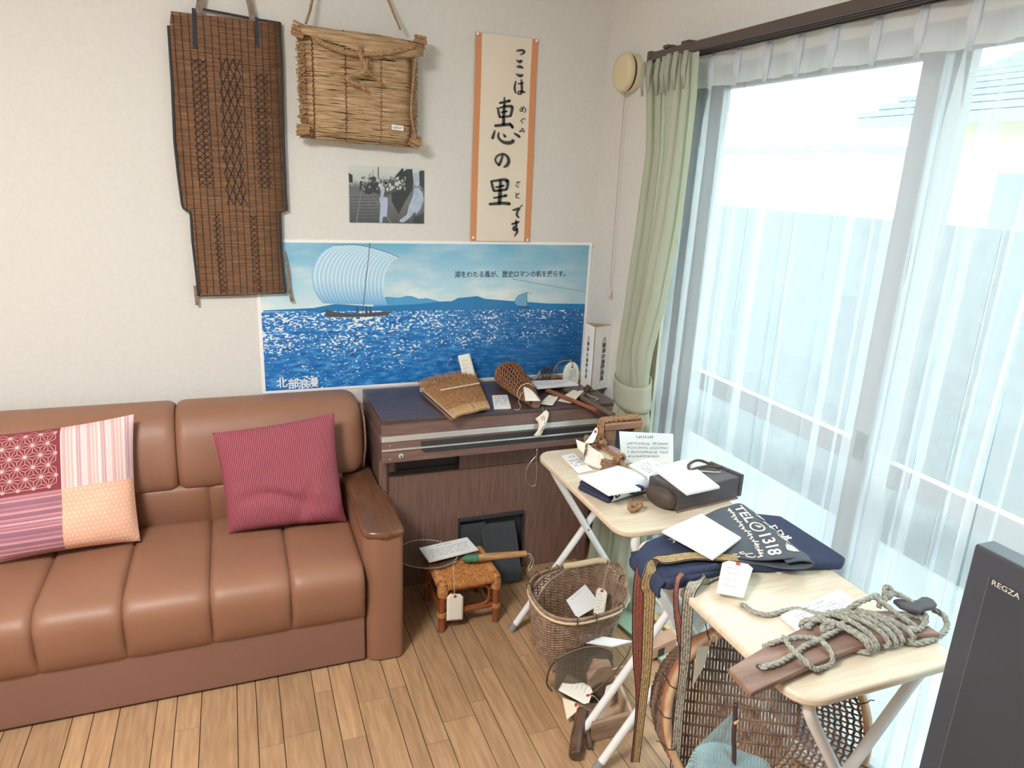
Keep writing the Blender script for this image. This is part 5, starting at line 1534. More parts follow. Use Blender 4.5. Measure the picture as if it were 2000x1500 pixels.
def sash_band(name, label, pts, side, wd, m, lines=4, group='woven sashes hanging from the table'):
    low = min(pts, key=lambda p: p.z)
    root = thing('woven_sash', label, 'sash', (low.x, low.y, max(low.z-.002, 0)), group if group else None)
    mb = MB(); path = ribbon(mb, pts, side, wd, .0028, smooth=8); mb.build('band', m, root, smooth=40)
    mb = MB()
    sd = side if isinstance(side, list) else [side, side]
    M_ = len(path)
    for k in range(lines+1):
        o2 = (k/lines - .5)
        l_, t_ = [], []
        for i, p in enumerate(path):
            t = (path[min(i+1,M_-1)] - path[max(i-1,0)]).normalized()
            q = i/(M_-1)*(len(sd)-1); j = min(int(q), len(sd)-2); s2 = Vector(sd[j]).lerp(Vector(sd[j+1]), q-j)
            s2 = (s2 - t*s2.dot(t)).normalized(); nn_ = t.cross(s2)
            if isinstance(wd, list):
                x_ = i/(M_-1)*(len(wd)-1); jj = min(int(x_), len(wd)-2); w2 = lerp(wd[jj], wd[jj+1], x_-jj)
            else: w2 = wd
            if nn_.dot(EYE-p) < 0: nn_ = -nn_
            l_.append(p + s2*w2*o2*.97 + nn_*.0012)
        mb.tube(l_, .0006 if 0 < k < lines else .0012, 5)
    mb.build('dark_stripes', mat('sash_dark', sr(52,48,48), .85) if 'sash_dark' not in bpy.data.materials else bpy.data.materials['sash_dark'], root, kind='stuff')
    return root
def weave(name, c1, c2): return mat(name, c1, .85, col2=c2, vscale=240, stretch=(1,1,.6), detail=2, bump=.5, bscale=380)
RUST = weave('rust_weave', sr(132,72,58), sr(166,100,82)); GOLD = weave('gold_weave', sr(150,122,82), sr(206,178,124)); SILVW = weave('grey_weave', sr(128,118,98), sr(206,202,188)); ROSE = weave('rose_weave', sr(160,92,82), sr(196,124,110))
Xv, Yv = Vector((1,0,0)), Vector((0,1,0)); camr = r_.copy()
hy = 1.215
GE = Zp(1276,1112,zn); gy = GE.y - .016
side_h = Vector((.93,-.36,0)).normalized()
sash_band('s', 'rust red woven sash hanging from under the navy apron', [Zp(1290,1090,TZ-.004), Yp(1262,1096,hy+.02), Yp(1251,1130,hy), Yp(1247,1200,hy), Yp(1247,1290,hy), Yp(1250,1360,hy+.003), Yp(1244,1430,hy+.005), Yp(1237,1488,hy+.005)], side_h, [.026,.030,.030,.028,.022,.016,.014], RUST)
sash_band('s', 'gold woven sash crossing the navy apron and hanging down', [Zp(1440,1091,.6825), Zp(1400,1088,.6835), Zp(1350,1086,.684), Zp(1308,1092,.685), GE+Vector((.012,.010,.013)), GE+Vector((-.016,-.010,.004)), GE+Vector((-.024,-.016,-.028)), Yp(1268,1160,gy), Yp(1266,1210,gy), Yp(1262,1300,gy), Yp(1255,1370,gy), Yp(1247,1440,gy), Yp(1242,1488,gy)], [Vector((.25,1,.0)), Vector((.3,1,0)), Vector((.7,.7,0)), side_h, side_h, side_h, side_h], [.030,.030,.030,.028,.026,.024,.018,.016], GOLD)
hy2 = 1.105
sash_band('s', 'pale grey woven sash hanging over the near table edge', [Zp(1520,1093,.668), Zp(1470,1104,.662), Zp(1420,1118,.657), Zp(1382,1129,.656), Yp(1358,1140,hy2+.006), Yp(1346,1160,hy2-.006), Yp(1341,1210,hy2-.008), Yp(1337,1290,hy2-.008), Yp(1328,1370,hy2-.008), Yp(1322,1440,hy2-.01), Yp(1316,1530,hy2-.01)], [Vector((.25,1,0)), Vector((.3,1,0)), Vector((.6,.8,0)), side_h, side_h, side_h, side_h, side_h], [.026,.026,.028,.026,.024,.024,.020,.022,.022], SILVW)
sash_band('s', 'narrow rose woven sash dangling beside the grey sash', [Yp(1332,1120,hy2+.03), Yp(1322,1138,hy2+.012), Yp(1320,1180,hy2+.008), Yp(1325,1215,hy2+.006), Yp(1331,1250,hy2+.004), Yp(1333,1275,hy2+.003), Yp(1326,1400,hy2+.004)], [Vector((.8,-.3,0)), Vector((.8,-.3,0)), Vector((.8,-.3,0)), side_h], [.012,.010,.010,.014,.018,.014,.010], ROSE, 3)
paper_tag('large white tag lying on the grey woven sash', Zp(1412,1093,.690), Zp(1473,1104,.690), Zp(1452,1168,.664), Zp(1399,1158,.664), rows=4, seed=21, bend=.004)
# small white paper by the apron
MB().prism([Zp(1500,1108,.6515), Zp(1528,1104,.6515), Zp(1540,1112,.6515), Zp(1524,1122,.6515)], (0,0,.0008)).build('paper_slip', PAPER); tag(bpy.data.objects['paper_slip'], 'small white slip sticking out beneath the lettered apron', 'paper')

# ================================================================ things on the near table
PADW = mat('red_brown_paddle', sr(122,92,80), .5, col2=sr(164,130,114), vscale=10, stretch=(.6,5,5), detail=6)
ROPEG = mat('grey_green_rope', sr(128,126,116), .85, col2=sr(190,188,176), vscale=160)
pz = .672
pd = thing('wooden_paddle', 'reddish wooden paddle board overhanging the table edge', 'paddle', Zp(1640,1240,TZ))
out2 = [(1422,1305),(1500,1258),(1562,1228),(1630,1202),(1700,1192),(1780,1190),(1862,1196),(1868,1230),(1785,1236),(1675,1262),(1580,1300),(1467,1353)]
pp = [Zp(a, b, pz) for a, b in out2]
pp = [Vector((min(p.x, 1.255), p.y, p.z)) for p in pp]
bd = MB().prism([p - Vector((0,0,.012)) for p in pp], (0,0,.012)).build('board', PADW, pd, bevel=.003)
hp = Zp(1486,1303,pz)
MB().lathe([(.009,0),(.009,.0006)], 16, Matrix.Translation(hp + Vector((0,0,-.0002)))).build('cord_hole', DARKR, bd)
tz1 = TZ
# little block carrying the paddle
MB().box((1.03,.862,TZ+.0005), (1.10,.905,pz-.012)).build('support_block', PADW, pd)
rpg = thing('grey_rope', 'grey-green twisted rope wound round the wooden paddle', 'rope', Zp(1680,1240,TZ))
mb = MB()
rg_ = random.Random(6)
for k in range(7):
    xx = 1.045 + k*.0195
    ul = [v for v in pp]
    yN = tabl(xx, sorted((p.x, p.y) for p in pp[6:]))  # near edge
    yF = tabl(xx, sorted((p.x, p.y) for p in pp[:6]))
    cy = (yN+yF)/2; hw = (yF-yN)/2 + .010; tl = .03 + rg_.uniform(-.012,.012)
    cen = Vector((xx, cy, pz-.004)); hh = .017 + rg_.uniform(0,.014)
    pts = []
    for j in range(10):
        a = 2*PI*j/10
        zz3 = pz-.006 + (hh*math.sin(a) if math.sin(a) > 0 else .013*math.sin(a))
        pts.append(Vector((xx + tl*math.cos(a)*.9, cy - hw*math.cos(a), zz3)))
    rope(mb, pts, .0054, closed=True, smooth=5)
mb.build('coils', ROPEG, rpg, smooth=180)
mb = MB()
rope(mb, [Zp(1486,1304,pz-.004), Zp(1494,1302,pz+.006), Zp(1520,1295,pz+.007), Zp(1552,1277,pz+.008), Zp(1572,1262,pz+.009), Zp(1600,1250,pz+.010), Zp(1640,1228,pz+.014)], .0058)
mb.build('lead', ROPEG, rpg, smooth=180)
mb = MB()
rope(mb, [Zp(1530,1244,pz+.006), Zp(1548,1268,pz+.014), Zp(1575,1294,pz+.008), Zp(1592,1307,pz-.006), Zp(1606,1304,TZ+.008), Zp(1622,1297,TZ+.010), Zp(1626,1284,pz), Zp(1618,1265,pz+.008), Zp(1596,1249,pz+.010), Zp(1566,1245,pz+.009), Zp(1530,1250,pz+.007), Zp(1504,1258,pz+.004), Zp(1490,1264,pz-.006)], .0052)
mb.build('crossing_loop', ROPEG, rpg, smooth=180)
mb = MB()
kc = Zp(1616,1227,pz+.012)
for k in range(2): rope(mb, [kc + Vector((.011*math.cos(q), .008*math.sin(q), .005*k + .009*math.sin(q+1+k))) for q in (0,1.05,2.1,3.15,4.2,5.25)], .005, closed=True, smooth=4)
rope(mb, [kc, Zp(1640,1220,pz+.012), Zp(1660,1208,pz+.014)], .0052); mb.build('knot', ROPEG, rpg, smooth=180)
mb = MB()
rope(mb, [Zp(1449,1180,TZ+.006), Zp(1456,1184,TZ+.006), Zp(1472,1195,TZ+.006), Zp(1500,1201,TZ+.006), Zp(1530,1194,TZ+.006), Zp(1560,1190,TZ+.006), Zp(1600,1200,TZ+.010), Zp(1640,1206,pz+.004)], .0056); mb.build('tail', ROPEG, rpg, smooth=180)
mb = MB()
for k in range(10): mb.tube([Zp(1452,1182,TZ+.006), Zp(1446+rg_.uniform(-4,4), 1180+rg_.uniform(-6,5), TZ+.006)], .0008, 4)
mb.build('frayed_end', ROPEG, rpg, kind='stuff')
mb = MB()
rope(mb, [Zp(1578,1226,pz+.006), Zp(1600,1205,pz+.010), Zp(1640,1201,pz+.012), Zp(1690,1196,pz+.014)], .0056)
rope(mb, [Zp(1655,1190,pz+.016), Zp(1675,1178,pz+.032), Zp(1700,1168,pz+.036), Zp(1712,1163,pz+.038), Zp(1720,1172,pz+.030), Zp(1716,1186,pz+.02)], .0056)
rope(mb, [Zp(1706,1164,pz+.038), Zp(1730,1182,pz+.028), Zp(1760,1205,pz+.016), Zp(1785,1222,pz+.008), Zp(1790,1236,pz-.004), Zp(1780,1246,TZ+.008)], .0056)
rope(mb, [Zp(1724,1182,pz+.02), Zp(1729,1168,pz+.034), Zp(1736,1158,pz+.042), Zp(1760,1164,pz+.036), Zp(1790,1184,pz+.024), Zp(1808,1204,pz+.012), Zp(1804,1222,pz+.004), Zp(1790,1230,pz+.006), Zp(1770,1226,pz+.008)], .006)
mb.build('upper_loops', ROPEG, rpg, smooth=180)
mb = MB(); kc = Zp(1735,1155,pz+.046)
for k in range(2): rope(mb, [kc + Vector((.009*math.cos(q), .006*math.sin(q), .008*math.sin(q+.6*k)-.004*k)) for q in (0,1.05,2.1,3.15,4.2,5.25)], .005, closed=True, smooth=4)
mb.build('knot', ROPEG, rpg, smooth=180)
mb = MB()
rope(mb, [Zp(1822,1190,pz+.004), Zp(1843,1202,pz), Zp(1850,1222,TZ+.008), Zp(1838,1240,TZ+.007), Zp(1812,1252,TZ+.007), Zp(1786,1257,TZ+.007), Zp(1768,1252,TZ+.007)], .0062)
rope(mb, [Zp(1740,1208,pz+.008), Zp(1770,1202,pz+.010), Zp(1800,1206,pz+.010), Zp(1806,1216,pz+.004)], .007)
mb.build('end_loop', ROPEG, rpg, smooth=180)
hkp = [(1742,1178),(1752,1176),(1772,1180),(1788,1179),(1797,1173),(1808,1172),(1822,1178),(1829,1187),(1826,1193),(1806,1196),(1794,1202),(1776,1198),(1756,1190)]
ck = MB().prism([Zp(a, b, pz+.022) for a, b in hkp], (0,0,.010)).build('wooden_cleat', mat('dark_cleat_wood', sr(72,66,70), .5), None, bevel=.004, seg=3, smooth=60)
tag(ck, 'dark curved wooden cleat caught in the grey rope', 'cleat')
board('explanation_card', 'white card lying on the table under the grey rope', 'card', [Zp(1562,1231,TZ+.008), Zp(1680,1180,TZ+.008), Zp(1640,1150,TZ+.008), Zp(1525,1201,TZ+.008)], .007, rows=4, seed=31)

# ================================================================ television
tv = thing('television', 'large dark flat television seen at an angle beside the window', 'television', (1.14, .24, .36))
TVB = mat('tv_black', sr(70,75,84), .4); TVS = mat('tv_screen', sr(64,69,78), .35)
tx, ty0, ty1, tzb_, tzt = 1.112, -.22, .700, .42, .952
MB().box((tx, ty0, tzb_), (tx+.045, ty1, tzt)).build('body', TVB, tv, bevel=.005, seg=3)
b2 = .036
sc2 = MB().box((tx-.0006, ty0+b2, tzb_+.05), (tx+.001, ty1-b2, tzt-b2*1.15)).build('screen', TVS, tv)
mb = MB(); mb.tube([(tx-.0008, ty1-b2, tzb_+.05), (tx-.0008, ty1-b2, tzt-b2*1.15)], .0008, 4); mb.build('screen_edge', mat('screen_edge_grey', sr(112,112,114), .4), sc2)
lo = Xp(1938,1141,tx); l2 = Xp(1996,1158,tx)
mb = MB(); text_on(mb, 'REGZA', (tx, lo.y, lo.z), (0,-1,0), (0,0,1), .0128, .01, fit=abs(l2.y-lo.y), lift=.0018); mb.build('logo', mat('logo_silver', sr(222,216,204), .5), tv, kind='stuff')
MB().box((tx+.005, .18, .385), (tx+.04, .30, .43)).build('neck', TVB, tv); MB().prism([(a, b, .361) for a, b in rrect(tx-.08, .02, tx+.14, .46, .04)], (0,0,.022)).build('stand_base', TVB, tv, bevel=.004)
cbt = thing('tv_cabinet', 'low wooden cabinet under the television', 'cabinet', (1.16, .2, 0))
MB().box((.99, -.4, 0), (1.30, .68, .36)).build('body', mat('cabinet_wood', sr(120,86,60), .5, var=.1, vscale=10), cbt, bevel=.003)
MB().box((.984, -.38, .02), (.991, .13, .34)).build('door', mat('cabinet_door', sr(110,78,54), .45), cbt, bevel=.002); MB().box((.984, .15, .02), (.991, .66, .34)).build('door', bpy.data.materials['cabinet_door'], cbt, bevel=.002)
# ================================================================ things on the organ
OZ = ORZ
# ---- three-sided card sign
tb0, tb1, tb2 = Zp(1133,750,OZ+.001), Zp(1153,764,OZ+.001), Zp(1192,755,OZ+.001)
ht = Yp(1157,641,tb1.y).z - OZ
up_ = Vector((0,0,ht))
ts = thing('folded_sign', 'white three-sided card sign with vertical black lettering', 'sign', (tb0+tb1+tb2)/3)
GREYC = mat('sign_card', sr(232,230,228), .7); CARDB = mat('cardboard_brown', sr(176,148,120), .8)
mb = MB(); mb.slab([tb1, tb2, tb2+up_, tb1+up_], .003); mb.build('front_panel', GREYC, ts)
mb = MB(); mb.slab([tb0, tb1, tb1+up_, tb0+up_], .003); mb.build('side_panel', PAPER, ts)
mb = MB(); mb.slab([tb2, tb0, tb0+up_, tb2+up_], .003); mb.build('back_panel', CARDB, ts)
MB().tube([tb1 + Vector((0,-.0006,0)), tb1 + up_*.4 + Vector((.0012,-.0008,0)), tb1 + up_ + Vector((0,-.0006,0))], .0016, 6).build('taped_edge', mat('tape_brown', sr(150,120,100), .7), ts)
Xs = (tb2-tb1).normalized(); hgt = ht*.088
mb = MB(); text_on(mb, '八郎潟の漁撈用具', tb1 + Xs*((tb2-tb1).length*.5-hgt*.5) + Vector((0,0,ht*.83)), Xs, (0,0,1), hgt, .02, vertical=True, lift=.0012, step=1.0); mb.build('lettering', INK, ts, kind='stuff')
Xs2 = (tb1-tb0).normalized()
mb = MB(); text_on(mb, '八郎潟の漁撈用具', tb0 + Xs2*((tb1-tb0).length*.5-hgt*.42) + Vector((0,0,ht*.83)), Xs2, (0,0,1), hgt*.9, .02, vertical=True, lift=.0012, step=1.1); mb.build('lettering', INK, ts, kind='stuff')

# ---- bristle pad
BRIS = mat('palm_bristle', sr(142,98,60), .75, col2=sr(196,148,98), vscale=90, stretch=(1,1,1), detail=4)
bp = thing('bristle_pad', 'flat brown palm-fibre pad with bristly back edge on the organ', 'fibre pad', Zp(885,770,OZ))
bk0, bk1 = Zp(822,756,OZ+.022), Zp(932,738,OZ+.030)
ft0, ft1 = Zp(889,815,OZ+.012), Zp(957,797,OZ+.020)
def padS(u, v):
    p = bk0.lerp(bk1, u).lerp(ft0.lerp(ft1, u), v)
    p = p + Vector((0,0,.010*math.sin(PI*u)*(1-.4*v)))
    if v > .8: p.y += (-.010*math.sin((u-.35)*9))*(v-.8)/.2*.6
    return Vector((p.x, p.y, max(p.z, OZ+.004)))
rgq = random.Random(31)
mb = MB()
for k in range(330):
    u = rgq.random(); v0 = rgq.uniform(-.02,.3); v1 = rgq.uniform(.7,1.0)
    du = rgq.uniform(-.02,.02); l_ = rgq.uniform(-.001,.0025)
    mb.tube([padS(min(max(u+du*t,0),1), lerp(v0, v1, t)) + Vector((0,0,l_)) for t in (0,.33,.66,1)], .0011, 4, cap=False)
mb.build('fibres', BRIS, bp, kind='stuff', smooth=180)
MB().grid(lambda a, b: padS(a, b) - Vector((0,0,.001)), 16, 14).build('pad', BRIS, bp, solid=.005, smooth=180)
mb = MB()
for k in range(420):
    u = rgq.random(); p = padS(u, rgq.uniform(0,.06))
    dv = Vector((rgq.uniform(-.012,.004)-.006*(1-u), rgq.uniform(.015,.05), rgq.uniform(.0,.028)))
    mb.tube([p, p + dv*.55 + Vector((0,0,.004)), p + dv], [.0009,.0008,.0004], 4, cap=False)
mb.build('bristles', BRIS, bp, kind='stuff')
mb = MB(); mb.tube([padS(0, t) + Vector((-.003,0,-.002)) for t in (0,.25,.5,.75,1)], .0042, 8); mb.build('bound_edge', mat('pale_binding', sr(186,160,130), .8), bp, smooth=180)
mb = MB(); mb.tube([padS(0, t) + Vector((-.010,-.006,-.010)) for t in (.12,.4,.7,.98)], .0045, 8); mb.build('lower_fold', mat('brown_binding', sr(128,100,78), .8), bp, smooth=180)
mb = MB()
for k in range(60):
    u = k/59; p = padS(u, .99); q = padS(u, .80)
    mb.tube([q + Vector((0,0,.002)), p + Vector((0,0,.002)), p + Vector((0,-.002,-.006))], .0011, 4)
mb.build('stitched_front', mat('pale_stitch', sr(206,176,134), .8), bp, kind='stuff')
mb = MB(); mb.tube([padS(-.02,.1) + Vector((-.004,0,0)) + Vector((.006*math.cos(q), .0, .006*math.sin(q))) for q in [k*.6 for k in range(12)]], .0018, 6); mb.build('cord_ring', STRING, bp)
MB().tube([Zp(860,762,OZ+.046), Zp(937,748,OZ+.046)], .0022, 8).build('white_stick', mat('pale_stick', sr(236,228,210), .6)); tag(bpy.data.objects['white_stick'], 'thin pale stick lying across the bristle pad', 'stick')
# ---- slip of paper standing behind
sy = 2.575
paper_tag('tall white printed slip standing against the poster', Yp(894,695,sy), Yp(917,690,sy), Yp(930,740,sy-.02), Yp(905,744,sy-.02), bend=.004, rows=5, seed=41, clip=False, eyelet=False)
board('label_card', 'small white label card lying beside the woven fish trap', 'card', [Zp(965,797,OZ+.004), Zp(998,796,OZ+.004), Zp(991,771,OZ+.004), Zp(961,772,OZ+.004)], .004, rows=5, seed=42, title=False)
# ---- woven fish trap
WICK = mat('brown_wicker', sr(104,68,48), .6, col2=sr(182,128,90), vscale=120)
t0, t1 = Zp(984,726,OZ+.052), Zp(1046,787,OZ+.020)
ax = (t1-t0); LT = ax.length; ax.normalize(); sd = ax.cross(Vector((0,0,1))).normalized(); upv = sd.cross(ax)
tprof = [(0,.012),(.03,.036),(.08,.048),(.2,.053),(.45,.046),(.7,.034),(.9,.022),(1.0,.019)]
ft = thing('fish_trap', 'brown woven wicker fish trap lying on the organ', 'basket', Vector((t0.x+t1.x, t0.y+t1.y, 2*OZ))/2)
def trapP(a, s, off=0):
    r = tabl(s, tprof) + off
    c = t0 + ax*(s*LT)
    c = Vector((c.x, c.y, max(c.z, OZ+.0 + r*.98)))
    return c + (sd*math.cos(a) + upv*math.sin(a))*r
mb = MB()
nrw = 30; nst = 20
for k in range(nrw):
    s = (k+.5)/nrw; ph = PI*(k % 2)
    mb.tube([trapP(2*PI*j/(nst*2), s, .0026*math.cos(PI*j+ph)) for j in range(nst*2)], .0027, 5, closed=True)
for j in range(nst):
    a = 2*PI*j/nst; mb.tube([trapP(a, s/16) for s in range(17)], .0018, 5)
mb.build('weave', WICK, ft, kind='stuff', smooth=180)
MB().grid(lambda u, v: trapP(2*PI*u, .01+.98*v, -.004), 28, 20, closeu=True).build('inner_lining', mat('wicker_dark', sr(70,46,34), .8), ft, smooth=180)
cE = (trapP(0,1)+trapP(PI,1))/2
MB().tube([cE - ax*.03, cE + ax*.008], [.0165,.0175], 16).build('wooden_plug', mat('plug_wood', sr(150,112,88), .6, var=.15, vscale=60), ft, smooth=50)
MB().tube([trapP(2*PI*k/20, .72, .002) for k in range(20)], .0016, 6, closed=True).build('tie_string', STRING, ft, smooth=180)
paper_tag('blank white tag tied to the woven fish trap', Zp(1022,754,OZ+.060), Zp(1036,760,OZ+.060), Zp(1056,783,OZ+.040), Zp(1026,783,OZ+.040), rows=0, eyelet=False, bend=.004,
          string=[Zp(1026,760,OZ+.055), Zp(1017,772,OZ+.035), Zp(1013,785,OZ+.012), Zp(1017,793,OZ+.003), Zp(1013,800,OZ+.003), Zp(1005,800,OZ+.003)])
# ---- thick printed board and small things by the poster
board('explanation_board', 'thick white printed board lying before the oval plaque', 'card', [Zp(1049,757,OZ+.030), Zp(1130,750,OZ+.030), Zp(1107,741,OZ+.030), Zp(1029,744,OZ+.030)], .007, rows=4, seed=44)
MB().box((Zp(1075,752,OZ).x-.05, Zp(1075,752,OZ).y-.018, OZ+.0005), (Zp(1075,752,OZ).x+.06, Zp(1075,752,OZ).y+.012, OZ+.0225)).build('wooden_rest', mat('dark_rest', sr(70,54,48), .6)); tag(bpy.data.objects['wooden_rest'], 'dark wooden rest under the thick printed board', 'wood block')
# oval plaque
oc = Zp(1113,750,OZ+.001); oy = oc.y
w2 = (Yp(1130,735,oy).x - Yp(1099,735,oy).x)/2; hh = Yp(1116,707,oy).z - OZ
op = thing('oval_plaque', 'upright white rounded plaque with small writing and brown cord', 'plaque', (Yp(1115,740,oy).x, oy, OZ))
cx0 = Yp(1115,735,oy).x
prf = [(cx0 - w2*.96, OZ+.001), (cx0 + w2*.96, OZ+.001)] + [(cx0 + w2*math.cos(a)*(1), OZ + hh*.45 + hh*.55*math.sin(a)) for a in [PI*k/16 for k in range(17)]]
pq = MB().prism([(a, oy-.006, b) for a, b in prf], (0,.012,0)).build('plaque', mat('ivory_plaque', sr(228,230,218), .35), op, bevel=.004, seg=3, smooth=50)
MB().lathe([(.004,0),(.004,.001)], 12, Matrix.Translation((cx0, oy-.0062, OZ+hh*.78)) @ Matrix.Rotation(PI/2, 4, 'X')).build('cord_hole', DARKR, pq)
mb = MB(); ink_lines(mb, Vector((cx0-w2*.34, oy-.0064, OZ+hh*.66)), (1,0,0), (0,0,1), w2*.34, 6, .0055, rng=random.Random(3), gap=.7); ink_lines(mb, Vector((cx0+w2*.10, oy-.0064, OZ+hh*.70)), (1,0,0), (0,0,1), w2*.3, 4, .0055, rng=random.Random(4), gap=.62); mb.build('writing', INK, pq, kind='stuff')
hc = Vector((cx0, oy-.008, OZ+hh*.78))
MB().tube(smooth_path([hc, Vector((cx0-.001, oy-.007, OZ+hh*.95)), Vector((cx0-.006, oy, OZ+hh*1.06)), Yp(1100,705,oy), Yp(1088,712,oy), Yp(1082,724,oy), Yp(1080,736,oy+.005)], 6), .0018, 6).build('cord', mat('tan_cord', sr(166,124,84), .7), op, smooth=180)
MB().lathe([(.001,-.005),(.005,-.003),(.006,0),(.005,.003),(.001,.005)], 10, Matrix.Translation(Vector((cx0-.007, oy, OZ+hh*1.06)))).build('cord_bead', bpy.data.materials['tan_cord'], op, smooth=180)
# small coil and horn
co = thing('small_coil', 'small tan coiled cord bundle behind the printed board', 'cord', Zp(1088,741,OZ))
mb = MB(); kc = Zp(1088,741,OZ+.014)
for k in range(5): mb.tube([kc + Vector((.026*math.cos(q)+.003*k, .010*math.sin(q), .009*math.sin(q*1.0+.5*k)+.001*k)) for q in [j*.42 for j in range(15)]], .0026, 6, closed=True)
mb.build('coils', bpy.data.materials['tan_cord'], co, smooth=180)
hn = thing('horn_tip', 'small grey horn-shaped fishing weight beside the fish trap', 'weight', Zp(1048,741,OZ))
MB().tube([Zp(1038,742,OZ+.010), Zp(1047,738,OZ+.016), Zp(1053,731,OZ+.026), Zp(1055,723,OZ+.040)], [.010,.010,.0075,.003], 10).build('horn', mat('horn_grey', sr(150,146,142), .5), hn, smooth=180)
MB().lathe([(.003,0),(.003,.001)], 10, Matrix.Translation(Zp(1053,733,OZ+.024)+Vector((0,-.008,0))) @ Matrix.Rotation(PI/2, 4, 'X')).build('red_spot', REDM, hn)
tw = thing('dark_twigs', 'tangle of dark curled twigs beside the small coil', 'twigs', Zp(1066,741,OZ))
mb = MB()
for k in range(9):
    p = Zp(1064+rgq.uniform(-8,8), 741, OZ+.003); mb.tube(smooth_path([p, p + Vector((rgq.uniform(-.02,.02), rgq.uniform(0,.02), .02)), p + Vector((rgq.uniform(-.03,.03), rgq.uniform(0,.02), rgq.uniform(.03,.06))), p + Vector((rgq.uniform(-.03,.03), 0, rgq.uniform(.02,.055)))], 4), .0016, 5)
mb.build('twigs', mat('dark_twig', sr(84,66,56), .7), tw, kind='stuff')
lf = thing('dried_pod', 'crumpled dark brown dried pod before the folded sign', 'dried pod', Zp(1148,764,OZ))
mb = MB(); pc_ = Zp(1147,760,OZ+.016)
mb.grid(lambda u, v: pc_ + Vector((.017*math.sin(PI*v)*math.cos(2*PI*u), .012*math.sin(PI*v)*math.sin(2*PI*u), -.016+.034*v))*1.0 + Vector((1,.5,1))*.007*noise.noise(Vector((math.cos(2*PI*u)*2, math.sin(2*PI*u)*2, v*5))), 14, 10, closeu=True)
mb.build('pod', mat('pod_brown', sr(84,60,54), .7, var=.2, vscale=60), lf)
MB().tube(smooth_path([pc_ + Vector((.010,-.006,.008)), pc_ + Vector((.024,-.010,-.006)), pc_ + Vector((.036,-.012,-.004))], 4), .0022, 6).build('stem', bpy.data.materials['pod_brown'], lf, smooth=180)
# sticks
MB().tube([Zp(1068,762,OZ+.012), Zp(1120,783,OZ+.014), Zp(1164,801,OZ+.016)], [.0085,.008,.007], 12).build('reddish_stick', mat('reddish_stick', sr(150,92,64), .5, var=.1, vscale=20)); tag(bpy.data.objects['reddish_stick'], 'smooth reddish wooden rod crossing the organ lid', 'rod')
MB().tube([Zp(1100,758,OZ+.010), Zp(1150,785,OZ+.010), Zp(1198,811,OZ+.010)], [.009,.009,.0095], 12).build('grey_stick', mat('grey_brown_stick', sr(112,94,80), .6, var=.15, vscale=20)); tag(bpy.data.objects['grey_stick'], 'darker grey-brown wooden rod reaching the organ corner', 'rod')
paper_tag('white tag with red eyelet left of the reddish rod', Zp(1072,771,OZ+.006), Zp(1092,775,OZ+.006), Zp(1079,792,OZ+.004), Zp(1053,789,OZ+.004), rows=3, seed=51, clip=False, string=[Zp(1080,774,OZ+.007), Zp(1083,768,OZ+.012), Zp(1088,764,OZ+.008)])
paper_tag('white tag with red eyelet between the two rods', Zp(1118,762,OZ+.022), Zp(1141,763,OZ+.022), Zp(1124,781,OZ+.020), Zp(1103,772,OZ+.020), rows=3, seed=52, clip=False)
paper_tag('white tag half hidden under the reddish rod', Zp(1098,775,OZ+.003), Zp(1118,786,OZ+.003), Zp(1115,788,OZ+.003), Zp(1089,783,OZ+.003), rows=2, seed=53, clip=False, eyelet=False)
ls_ = MB().tube(smooth_path([Zp(1143,764,OZ+.002), Zp(1150,772,OZ+.002), Zp(1162,776,OZ+.002), Zp(1169,779,OZ+.002), Zp(1161,782,OZ+.002)], 6), .0013, 6).build('loose_string', STRING, None, smooth=180); tag(ls_, 'loose end of white string lying before the dried pod', 'string')
# curled strip over the organ front
cs = thing('hanging_slip', 'curled cream paper slip with handwriting hanging on the organ front', 'paper', Yp(1055,853,2.214))
lft = [Yp(1045,818,2.219), Yp(1051,826,2.213), Yp(1051,838,2.207), Yp(1042,851,2.212)]; rgt = [Yp(1066,800,2.219), Yp(1072,808,2.208), Yp(1066,830,2.198), Yp(1056,853,2.207)]
def csl(u, v): return cr1(lft, v).lerp(cr1(rgt, v), u) + Vector((0,-.004*math.sin(PI*u),0))
MB().grid(csl, 6, 16).build('paper', mat('cream_slip', sr(246,240,224), .7), cs, solid=.0006, smooth=180)
mb = MB(); Xc, Yc = csl(.9,.5)-csl(.1,.5), csl(.5,.4)-csl(.5,.6)
for k in range(6): ink_lines(mb, csl(.38,.12+.13*k) + Vector((0,-.001,0)), Xc, Yc, .012, 1, .009, rng=random.Random(60+k), lift=.0012)
mb.build('handwriting', INK, cs, kind='stuff')
MB().tube(smooth_path([csl(.7,.02), csl(.7,.02)+Vector((0,.004,.012)), Zp(1060,795,OZ+.001)], 4), .0007, 5).build('thread', STRING, cs)

